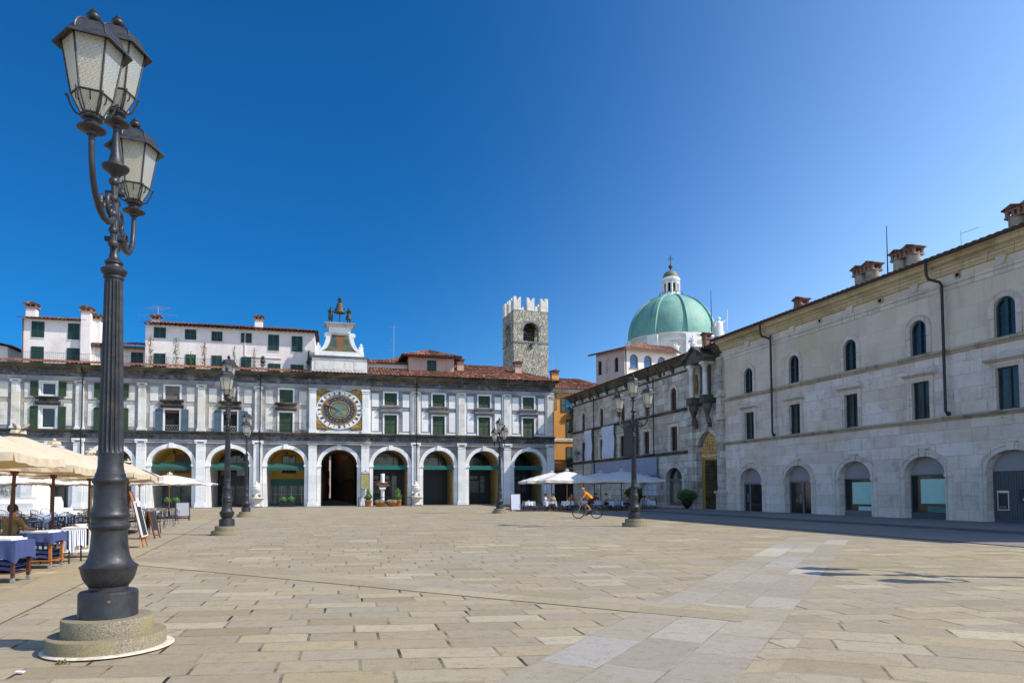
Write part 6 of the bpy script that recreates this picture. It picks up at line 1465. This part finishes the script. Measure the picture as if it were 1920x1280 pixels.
figure('shorts', CY, {'a':((-.23,0,1.02),.145),'b':((-.21,.1,.99),.115),'c':((.06,.12,.935),.088),'d':((-.21,-.1,.99),.115),'e':((.02,-.12,.76),.088)}, [('a','b'),('b','c'),('a','d'),('d','e')], plain_cache('black_cotton', '#17181b', rough=.9))
for s, an, to in ((1,(-.14,.12,.52),(-.02,.12,.47)),(-1,(0,-.12,.25),(.13,-.12,.19))):
    sh_ = MB(); sh_.tube([vadd(an,(-.04,0,-.03)),vadd(an,(.02,0,-.02)),to,vadd(to,(.05,0,0))], [.03,.05,.042,.02], 8); sh_.build('shoe', plain_cache('grey_shoe','#8d8a86'), CY, smooth=50)
h = MB(); h.ball((.265,0,1.64), .112, 14, 10, (1.0,.9,.95)); h.v = [(x if z > 1.6 or x < .28 else .28,y,z) for x,y,z in h.v]; h.build('hair', plain_cache('sandy_hair','#a8875a',rough=.8), CY, smooth=60)

# ------------------------------------------------------------------ boards, fountains, pots, monument
def aboard(name, lab, px, Z, rz, w, h, fm, bm, spread=.28, panel=None, pm=None):
    X, Y = px2(px, Z); b = thing(name, lab, 'sign board', (X,Y,0), rz)
    for s in (-1,1):
        q = MB(); frame(q, -w/2, w/2, .1, h, .045, -.02, .02); q.box(-w/2,-w/2+.045,-.02,.02,0,.1); q.box(w/2-.045,w/2,-.02,.02,0,.1)
        q.xf(Matrix.Rotation(s*math.atan(spread/h), 4, 'X')); q.xf(Matrix.Translation((0, s*spread, 0)) )
        # pivot so that the tops meet
        o = q.build('leg_frame', fm, b)
        p = MB(); p.box(-w/2+.045,w/2-.045,-.012,.012,.3 if panel is None else panel,h-.045); p.xf(Matrix.Rotation(s*math.atan(spread/h),4,'X')); p.xf(Matrix.Translation((0,s*spread,0))); p.build('panel', bm if s > 0 or pm is None else pm, o)
    return b
BLK = plain_cache('blackboard', '#26282b', var=.15, rough=.7)
def chalk(par, w, h0, h1, col='#9a9a96', n=7):
    q = MB(); z = h1
    for k in range(n):
        z -= (h1-h0)/n; L = w*rnd.uniform(.45,.9); q.box(-L/2, L/2, -.0155, -.0125, z, z+(h1-h0)/n*.28)
    return q
aboard('menu_board', 'black sign board with a blank grey panel standing in front of the arcade pier', 343, 37.5, R(33), .72, 1.06, M['shopdark'], BLK, .26, .28, plain_cache('grey_slate','#8f8d95',var=.05))
aboard('menu_board', 'brown wooden A-board with dark slates, right of the orange easel', 283, 23.0, R(98), .5, .98, plain_cache('redwood','#6a3a24',var=.25), BLK, .25)
aboard('menu_board', 'white blank menu board beside the lamp at the right end of the arcade', 966, 50.5, R(10), .78, 1.36, plain_cache('redwood2','#7a4a34',var=.2), plain_cache('pale_board','#c9d2e0',var=.04), .22, .12)
X, Y = px2(254, 19.2); ez = thing('easel_board', 'tall black slate board with white edge on an orange wooden easel beside the big lamp', 'easel', (X+.02,Y,0), R(107))
q = MB(); 
for s in (-1,1): q.tube([(s*.24,-.28,0),(s*.19,.02,1.25),(s*.15,.13,1.62)], .022, 6)
q.tube([(0,.38,0),(0,.1,1.5)], .02, 6); q.box(-.3,.3,-.30,-.2,.3,.34); q.build('easel_frame', M['wood_o'], ez)
q = MB(); q.box(-.29,.29,-.02,.01,0,1.0); q.xf(Matrix.Translation((0,-.24,.34)) @ Matrix.Rotation(R(-13),4,'X')); o = q.build('board', BLK, ez)
q = MB(); frame(q,-.31,.31,-.02,1.02,.035,-.03,.015); q.xf(Matrix.Translation((0,-.24,.34)) @ Matrix.Rotation(R(-13),4,'X')); q.build('board_frame', Wt, o)
q = MB(); q.box(-.15,.15,-.04,-.03,.86,1.1); q.xf(Matrix.Translation((0,-.24,.34)) @ Matrix.Rotation(R(-13),4,'X')); q.build('paper_sheet', Wt, o)
X, Y = px2(1218, 54); ms = thing('menu_stand', 'pale blue menu panel on two thin legs right of the right hand lamp', 'menu stand', (X,Y,0), R(0))
MB().box(-.62,.62,-.03,.03,1.1,2.05).build('panel', plain_cache('menu_blue','#9fb0d0',var=.06), ms)
for s in (-1,1): MB().tube([(s*.45,0,0),(s*.45,0,1.1)], .025, 6).build('leg', M['iron'], ms)
q = MB()
for r in range(2):
    for k in range(3): q.box(-.52+k*.36,-.22+k*.36,-.038,-.031,1.18+r*.42,1.52+r*.42)
q.build('menu_sheets', plain_cache('pale_board','#c9d2e0',var=.04), ms)
def fountain(lab, x):
    f = thing('wall_fountain', lab, 'fountain', w1(x,-1.15), RZ1, 'urn fountains on the arcade piers')
    m = M['greystone_l']
    MB().box(-.55,.55,-.5,.5,0,.14).build('plinth', m, f)
    q = MB(); q.lathe([(.35,.14),(.3,.25),(.25,.4),(.4,.62),(.72,.86),(.78,.92),(.78,1.0),(.7,1.0),(.65,.93),(.2,.88)], 20); q.build('basin', M['marble'], f, smooth=40)
    q = MB(); q.lathe([(.3,.9),(.32,1.0),(.24,1.1),(.22,1.45),(.32,1.55),(.42,1.75),(.44,1.95),(.36,2.05),(.42,2.1),(.4,2.16),(.22,2.25),(.2,2.4),(.1,2.5),(.06,2.62),(.02,2.66)], 18); q.build('urn', M['marble'], f, smooth=40)
    q = MB(); 
    for s in (-1,1): q.ball((s*.3,-.1,1.2), .14, 8, 6, (1,.8,1), jit=.4); q.tube([(s*.2,-.2,1.3),(s*.2,-.42,1.25),(s*.2,-.45,1.15)], .025, 6)
    q.build('spout_masks', M['greystone'], f)
fountain('stone urn fountain at the pier left of the clock bay, behind the left lamps', -7.8)
fountain('stone urn fountain with a round basin at the pier right of the broken column monument', 8.05)
cp = thing('memorial_column', 'white broken column memorial with a rusty brown metal band in front of the arcade', 'memorial', w1(4.55,-1.7), RZ1)
MB().box(-.4,.4,-.4,.4,0,.25).lathe([(.22,.25),(.2,.35),(.19,1.7),(.22,1.78)], 14).box(-.3,.3,-.3,.3,1.78,1.95).build('pedestal', M['marble_clean'], cp, smooth=35)
q = MB(); q.box(-.42,.42,-.22,.22,1.95,2.3)
for k in range(14): q.ball((rnd.uniform(-.55,.55),rnd.uniform(-.2,.2),2.1+rnd.random()*.35), .14, 6, 4, (1.2,.8,.8), jit=.6)
q.build('metal_band', plain_cache('rusty_metal','#6a463c',var=.3), cp)
q = MB(); q.lathe([(.22,2.45),(.2,2.6),(.2,3.35),(.19,3.38)], 14); q.build('column_stump', M['marble_clean'], cp, smooth=35)
rl = thing('low_rail', 'thin grey rail around the memorial column and flower pots', 'railing', w1(4.6,-2.7), RZ1)
q = MB(); q.tube([(-2.5,0,.95),(2.8,0,.95)], .035, 6)
for x in (-2.5,-.4,2.8): q.tube([(x,0,0),(x,0,1.0)], .04, 6)
q.build('bars', M['iron'], rl)
def pot(lab, x, y, kind, world=None, k=1.0):
    p = thing('plant_pot', lab, 'potted plant', world or w1(x,y), RZ1); p.scale = (k,)*3
    if kind == 'cone': MB().lathe([(.24,0),(.3,.1),(.36,.55),(.4,.6),(.38,.66),(.3,.62)], 16).build('pot', M['terracotta'], p, smooth=40); q = MB(); leaves(q,(0,0,1.0),(.42,.42,.35),260,.08); leaves(q,(0,0,1.5),(.26,.26,.4),180,.07); q.lathe([(.2,.6),(.3,.9),(.15,1.4),(.02,1.8)],8)
    elif kind == 'bowl': MB().lathe([(.25,0),(.4,.1),(.52,.38),(.56,.42),(.45,.42)], 18).build('pot', M['terracotta'], p, smooth=40); q = MB(); leaves(q,(0,0,.52),(.55,.5,.2),300,.08)
    elif kind == 'balls': MB().box(-.75,.75,-.25,.25,0,.5).build('trough', M['iron'], p); q = MB(); [leaves(q,(s*.38,0,.78),(.36,.3,.32),260,.07).ball((s*.38,0,.78),.26) for s in (-1,1)]
    else: MB().lathe([(.2,0),(.14,.15),(.2,.3),(.42,.55),(.5,.8),(.52,.9),(.42,.88)], 18).build('pot', M['shopdark'], p, smooth=40); q = MB(); leaves(q,(0,0,1.35),(.95,.9,.55),700,.13)
    q.build('foliage', M['leaf'] if kind != 'bowl' else plain_cache('white_blossom','#8f9060',var=.6,vs=9), p)
    return p
pot('conical green shrub in a terracotta pot under the framed notice board', 3.1, -1.6, 'cone'); pot('conical green shrub in a terracotta pot right of the memorial column', 6.15, -1.6, 'cone')
pot('low terracotta bowl of pale flowers at the foot of the memorial column', 4.25, -2.4, 'bowl'); pot('low terracotta bowl of pale flowers between the memorial column and the right shrub', 5.45, -2.4, 'bowl')
pot('dark trough with two round clipped shrubs in the bay left of the clock arch', -4.9, -.8, 'balls'); pot('dark trough with round clipped shrubs behind the wide white umbrella', -15.6, -.6, 'balls'); pot('dark trough with round shrubs beside the marble monument', -27.0, -.8, 'balls')
pot('large spreading green plant in a dark urn before the carved portal', 0, 0, 'urn', w2(-45.1,-.9), .85); pot('dark leafy plant in an urn just right of the right hand lamp', 0, 0, 'urn', (10.3,56,0), .95)
nb = thing('notice_board', 'ochre framed notice board with wrought iron crest on the pier right of the clock arch', 'notice board', w1(2.84,-.62), RZ1)
MB().box(-.42,.42,0,.06,1.85,3.4).build('panel', plain_cache('ochre_panel','#b3ab6c',var=.12), nb)
q = MB(); frame(q,-.46,.46,1.8,3.45,.06,-.03,.07); q.build('board_frame', M['greymetal'], nb)
q = MB()
for k in range(12): L = rnd.uniform(.22,.34); q.box(-L,L,-.006,-.002,2.0+k*.11,2.025+k*.11)
q.build('text_lines', plain_cache('olive_ink','#6d6a3c'), nb)
q = MB(); q.tube([(-.42,.03,3.45),(-.3,.03,3.6),(-.1,.03,3.55),(0,.03,3.75),(.1,.03,3.55),(.3,.03,3.6),(.42,.03,3.45)], .025, 6); q.ball((0,.03,3.72),.07,8,6); q.build('iron_crest', M['iron'], nb)
X, Y = px2(30, 46); mo = thing('marble_monument', 'white marble monument pedestal with relief panels and steps at the far left', 'monument', (X-1.6,Y,0), R(8))
MB().box(-3.6,4.6,-2.6,2.6,0,.25).box(-3.2,4.1,-2.2,2.2,.25,.5).build('steps', M['marble_clean'], mo)
MB().prof([(-1.9,.5),(-1.9,.9),(-1.6,1.15),(-1.6,1.3),(1.6,1.3),(1.9,.9),(1.9,.5)], -2.8, 3.6).build('plinth', M['marble_clean'], mo)
q = MB(); q.box(-2.4,3.1,-1.3,1.3,1.3,2.7); q.box(-2.6,3.3,-1.5,1.5,2.7,2.95)
for s in (-2.2,2.9): q.box(s-.35,s+.35,-1.45,-1.2,1.3,2.7)
q.build('pedestal', M['marble_clean'], mo)
q = MB(); q.box(-1.5,2.1,-1.36,-1.3,1.45,2.55)
for k in range(40): q.ball((rnd.uniform(-1.3,1.9),-1.38,rnd.uniform(1.55,2.4)), .13, 6, 4, (.8,.5,1.4), jit=.5)
q.build('relief_panel', M['greystone_l'], mo)
bd = [(40,12.5,-10.75,14.35,3.02)]
for i,(dx,dz,lab) in enumerate(((-.08,0,'pigeon perched left on top of the leaning cream umbrella'),(.16,-.02,'pigeon perched right on top of the leaning cream umbrella'))):
    pg = thing('pigeon', lab, 'pigeon', (-10.62+dx,14.3,2.99+dz), R(20+i*150)); pg.scale = (.55,.55,.55)
    q = MB(); q.lathe([(.005,-.17),(.03,-.12),(.06,-.03),(.065,.04),(.045,.10),(.03,.13),(.034,.155),(.03,.18),(.006,.2)], 12); q.xf(Matrix.Translation((0,0,.09)) @ Matrix.Rotation(R(62),4,'X')); q.build('body', plain_cache('pigeon_grey','#9a958f' if i else '#8d8378',var=.4,vs=20), pg, smooth=60)
    q = MB(); q.tube([(0,.12,.02),(0,.2,-.01)], [.03,.015], 6); q.tube([(-.02,0,.05),(-.02,0,-.02)], .006, 4); q.tube([(.02,0,.05),(.02,0,-.02)], .006, 4); q.build('tail_and_legs', M['greymetal'], pg)

# ------------------------------------------------------------------ ground
def paving(name, alpha, beta, bw, bh, cols, jvis=.8, grain=1.0, jw=.012, joint='#2e2820', boff=None):
    t = NT(name); geo = t.n('ShaderNodeNewGeometry'); P0 = geo.outputs['Position']
    wob = t.noise(P0, .25, 2)
    a = t.n('ShaderNodeVectorMath', operation='DOT_PRODUCT'); t.l(P0, a.inputs[0]); a.inputs[1].default_value = alpha
    b = t.n('ShaderNodeVectorMath', operation='DOT_PRODUCT'); t.l(P0, b.inputs[0]); b.inputs[1].default_value = beta
    bb_ = t.math('ADD', b.outputs['Value'], t.math('MULTIPLY', wob, .25)) if boff is None else t.math('ADD', b.outputs['Value'], boff)
    wnz = t.n('ShaderNodeTexWhiteNoise', noise_dimensions='1D'); t.l(t.math('FLOOR', t.math('DIVIDE', bb_, bh)), wnz.inputs['W'])
    aa_ = t.math('ADD', a.outputs['Value'], t.math('MULTIPLY', wnz.outputs['Value'], bw*2.3)); v = t.comb(aa_, bb_, 0.0)
    def brick(w, h, off, fr):
        br = t.n('ShaderNodeTexBrick', offset=off, offset_frequency=2, squash=.78, squash_frequency=fr)
        br.inputs['Scale'].default_value = 1; br.inputs['Brick Width'].default_value = w; br.inputs['Row Height'].default_value = h
        br.inputs['Mortar Size'].default_value = jw; br.inputs['Mortar Smooth'].default_value = .15; br.inputs['Bias'].default_value = 0
        br.inputs['Color1'].default_value = (0,0,0,1); br.inputs['Color2'].default_value = (1,1,1,1); br.inputs['Mortar'].default_value = (.5,.5,.5,1)
        t.l(v, br.inputs['Vector']); return br
    br = brick(bw, bh, .47, 3)
    rp = t.n('ShaderNodeValToRGB'); e = rp.color_ramp.elements; e[0].color = hx(cols[0]); e[1].color = hx(cols[-1])
    for k, c in enumerate(cols[1:-1]): q = e.new((k+1)/(len(cols)-1)); q.color = hx(c)
    rp.color_ramp.interpolation = 'LINEAR'
    t.l(br.outputs['Color'], rp.inputs[0]); col = rp.outputs[0]
    big = t.noise(P0, .11, 5, .6)
    col = t.mix(t.ramp(big, .35, .68, 0, .6), col, hx('#a0958a'))
    col = t.mix(t.ramp(t.noise(P0, .5, 6, .7), .5, .75, 0, .45), col, hx('#8a7a5a'))
    g = t.noise(P0, 55*grain, 4, .75); col = t.mix(t.ramp(g, .32, .72, 0, .5), col, hx('#5d5446'))
    g2 = t.noise(P0, 7, 6, .8); col = t.mix(t.ramp(g2, .50, .74, 0, .6), col, hx('#665b49'))
    vo = t.n('ShaderNodeTexVoronoi'); vo.inputs['Scale'].default_value = 2.1; t.l(P0, vo.inputs['Vector']); col = t.mix(t.ramp(vo.outputs['Distance'], .015, .03, .7, 0), col, hx('#3a342b'))
    st2 = t.noise(P0, 1.1, 7, .8); col = t.mix(t.ramp(st2, .60, .70, 0, .55), col, hx('#57504a'))
    jm = t.math('MULTIPLY', br.outputs['Fac'], t.ramp(t.noise(P0, 1.5, 4, .7), .46, .60, jvis*.30, jvis))
    if boff is None:
        fr = t.math('ABSOLUTE', t.math('SUBTRACT', t.math('FRACT', t.math('DIVIDE', bb_, bh)), .5)); rowm = t.math('GREATER_THAN', fr, .5-jw*1.6/bh)
        jm = t.math('MULTIPLY', jm, t.math('SUBTRACT', 1.0, t.math('MULTIPLY', rowm, .55)))
    jl = t.mix(t.ramp(t.noise(P0, 1.3, 2), .45, .6), hx(joint), hx('#5b503c'))
    col = t.mix(jm, col, jl)
    t.set(Base_Color=col, Roughness=t.ramp(g2, .3, .7, .62, .85)); t.b.inputs['Specular IOR Level'].default_value = .3
    hgt = t.math('ADD', t.math('MULTIPLY', g2, .6), t.math('SUBTRACT', t.math('MULTIPLY', g, .25), t.math('MULTIPLY', br.outputs['Fac'], 1.2)))
    hgt = t.math('ADD', hgt, t.math('MULTIPLY', br.outputs['Color'], .0))
    t.bump(hgt, .45, .012); return t.mat
def duals(r, j):   # coordinates along slab rows r and joints j (unit vectors, not perpendicular)
    det = r[0]*j[1]-r[1]*j[0]; return (j[1]/det, -j[0]/det, 0), (-r[1]/det, r[0]/det, 0)
al_, be_ = duals((math.cos(R(5)), math.sin(R(5))), (-.24,.97))
TAN = ['#91815f','#a09070','#ad9d7a','#998a6e','#a3957a','#b2a384','#998e78','#a6946c','#c0b394']
PV = paving('plaza_slabs', al_, be_, .96, .42, TAN, jvis=1.0, jw=.017, joint='#211c15')
tag(MB().add([(-700,-300,-.03),(700,-300,-.03),(700,1200,-.03),(-700,1200,-.03)], [(0,1,2,3)]).build('ground', plain_cache('plain_ground','#8f8570',var=.1), None), kind='structure')
gm = MB(); gm.add([(-60,-12,0),(45,-12,0),(45,130,0),(-60,130,0)], [(0,1,2,3)]); tag(gm.build('plaza_paving', PV, None), kind='structure')
RG = [(3.75,8.3),(9.0,6.0),(24,0.0),(24,-12),(-8,-12),(-2.05,-1.35)]
al2, be2 = duals((math.cos(R(-20)), math.sin(R(-20))), (math.cos(R(72)), math.sin(R(72))))
tag(MB().add([(x,y,.002) for x,y in RG], [tuple(range(6))]).build('plaza_paving', paving('plaza_slabs_slanted', al2, be2, 1.1, .5, TAN, jvis=1.0, jw=.017, joint='#211c15'), None), kind='structure')
def band(name, p0, p1, w, mat, z=.004, n=1):
    a, b = Vector(p0+(0,)), Vector(p1+(0,)); d = (b-a).normalized(); s = Vector((-d.y,d.x,0))*w/2
    return tag(MB().add([a-s+Vector((0,0,z)), b-s+Vector((0,0,z)), b+s+Vector((0,0,z)), a+s+Vector((0,0,z))], [(0,1,2,3)]).build(name, mat, None), kind='structure')
def band_mat(name, d, p0, w, n, L, cols):
    """big granite flags laid in n files along direction d"""
    dx, dy = d; ln = math.hypot(dx,dy); dx/=ln; dy/=ln
    return paving(name, (dx,dy,0), (-dy,dx,0), L, w/n, cols, .55, 1.6, .009, boff=-(p0[0]*-dy+p0[1]*dx)+w/2)
GRN = ['#9b917a','#ada38c','#948b7a','#bcb4a2','#9c907e','#a89b80','#a3a09a','#c6bfad']
band('paving_band', (-2.9,-1.0), (9.9,21.6), 1.76, band_mat('granite_band', (12.8,22.6), (-2.9,-1.0), 1.76, 3, 1.25, GRN), .004)
band('paving_band', (-10.5,16.6), (3.0,8.5), .95, band_mat('granite_band_two', (-13.5,8.1), (3.0,8.5), .95, 2, 1.9, TAN), .008)
band('paving_band', (-5.2,4.0), (-20.0,45.0), .9, band_mat('granite_band_five', (-14.8,41.0), (-5.2,4.0), .9, 1, 2.2, ['#a39472','#ae9f7c','#988a69']), .016)
tag(MB().lathe([(.60,.018),(.585,.030),(.54,.032)], 48, (-4.16,6.95,0)).build('mortar_ring', plain_cache('pale_mortar','#c9bda8',var=.3,vs=12), None), 'pale mortar ring around the round base of the big lamp', 'mortar ring')
# road strip, palace shade put into its grey, and raised pavement along the right hand palaces
ROADM = paving('shade_grey_road', (.293,-.956,0), (.956,.293,0), 2.2, .7, ['#6a6c70','#75767a','#6f7074'], .25)
tag(MB().add([w2(-72,-10.4,.02), w2(-6,-10.4,.02), w2(-6,-5.4,.02), w2(-72,-5.4,.02)], [(0,1,2,3)]).build('road', ROADM, None), kind='structure')
q = MB(); q.box(-60,-6,-5.4,.5,-.02,.11); o = q.build('pavement', paving('pavement_slabs', (.293,-.956,0), (.956,.293,0), 1.4, .8, ['#77777a','#828286','#7c7b7d'], .4), None); o.location = L2; o.rotation_euler = (0,0,RZ2); tag(o, kind='structure')
q = MB(); q.box(-60,-6,-5.56,-5.402,-.02,.118); o = q.build('kerb', plain_cache('kerb_stone','#5e5d60',var=.2), None); o.location = L2; o.rotation_euler = (0,0,RZ2); tag(o, kind='structure')
q = MB(); q.box(-45,24.5,-1.6,.8,-.02,.05); q.box(-45,24.5,.8,60,-.02,.03); o = q.build('arcade_pavement', paving('arcade_slabs', (.967,.254,0), (-.254,.967,0), 1.6, .9, ['#77746e','#8a8780','#807c76'], .5), None); o.location = L1; o.rotation_euler = (0,0,RZ1); tag(o, kind='structure')
q = MB(); leaves(q, (0,0,.015), (.08,.04,.03), 40, .018); tag(q.build('weed', M['leaf_r'], None, loc=(-4.2,6.28,0)), 'small tuft of weeds at the foot of the big lamp base', 'weed')
q = MB(); q.box(-.035,.035,-.02,.02,0,.01); tag(q.build('litter', Wt, None, loc=(-4.35,5.95,.02)), 'scrap of white paper on the paving near the big lamp', 'litter')

# ------------------------------------------------------------------ sky, sun, camera
W = bpy.data.worlds.new('World'); S.world = W; W.use_nodes = True; nt = W.node_tree; bg = nt.nodes['Background']
sky = nt.nodes.new('ShaderNodeTexSky'); sky.sky_type = 'NISHITA'; sky.sun_disc = False
EL, AZ = R(47), R(101)
sky.sun_elevation = EL; sky.sun_rotation = AZ; sky.altitude = 300; sky.air_density = 1.0; sky.dust_density = .7; sky.ozone_density = 5.0
hs = nt.nodes.new('ShaderNodeHueSaturation'); hs.inputs['Saturation'].default_value = 1.0; hs.inputs['Value'].default_value = 1.0
nt.links.new(sky.outputs[0], hs.inputs['Color']); bg.inputs['Strength'].default_value = .15
# the polarised band of a clear sky: deepest blue about a right angle away from the sun, paler towards it
tc = nt.nodes.new('ShaderNodeTexCoord'); dp = nt.nodes.new('ShaderNodeVectorMath'); dp.operation = 'DOT_PRODUCT'; dp.inputs[1].default_value = Vector((-.50,.70,.51)).normalized()
nt.links.new(tc.outputs['Generated'], dp.inputs[0])
mr = nt.nodes.new('ShaderNodeMapRange'); mr.interpolation_type = 'SMOOTHSTEP'; mr.inputs['From Min'].default_value = .25; mr.inputs['From Max'].default_value = .95
nt.links.new(dp.outputs['Value'], mr.inputs['Value'])
mp = nt.nodes.new('ShaderNodeMix'); mp.data_type = 'RGBA'; mp.blend_type = 'MULTIPLY'; mp.inputs[7].default_value = (.042,.30,.50,1)
nt.links.new(mr.outputs[0], mp.inputs[0]); nt.links.new(hs.outputs[0], mp.inputs[6]); nt.links.new(mp.outputs[2], bg.inputs['Color'])
sd = bpy.data.lights.new('Sun', 'SUN'); sd.energy = 3.2; sd.angle = R(.5); sd.color = (1,.95,.86)
so = bpy.data.objects.new('Sun', sd); COL.objects.link(so)
v = Vector((math.sin(AZ)*math.cos(EL), math.cos(AZ)*math.cos(EL), math.sin(EL))); so.rotation_euler = v.to_track_quat('Z','Y').to_euler()
cd = bpy.data.cameras.new('Camera'); cam = bpy.data.objects.new('Camera', cd); COL.objects.link(cam); S.camera = cam
cd.sensor_width = 36; cd.lens = 1250/1920*36; cd.shift_y = (867.05-640)/1920; cd.clip_end = 3000; cd.clip_start = .05
th, ro = .0413, .0049
F_ = Vector((0,math.cos(th),math.sin(th))); U_ = Vector((0,-math.sin(th),math.cos(th))); R_ = Vector((1,0,0))
U2 = U_*math.cos(ro)+R_*math.sin(ro); R2 = R_*math.cos(ro)-U_*math.sin(ro)
cam.matrix_world = Matrix(((R2.x,U2.x,-F_.x,0),(R2.y,U2.y,-F_.y,0),(R2.z,U2.z,-F_.z,1.6),(0,0,0,1)))
S.view_settings.view_transform = 'Standard'; S.view_settings.look = 'None'; S.view_settings.exposure = .82; S.view_settings.gamma = 1
S.render.engine = 'CYCLES'; S.render.resolution_x = 1024; S.render.resolution_y = 682
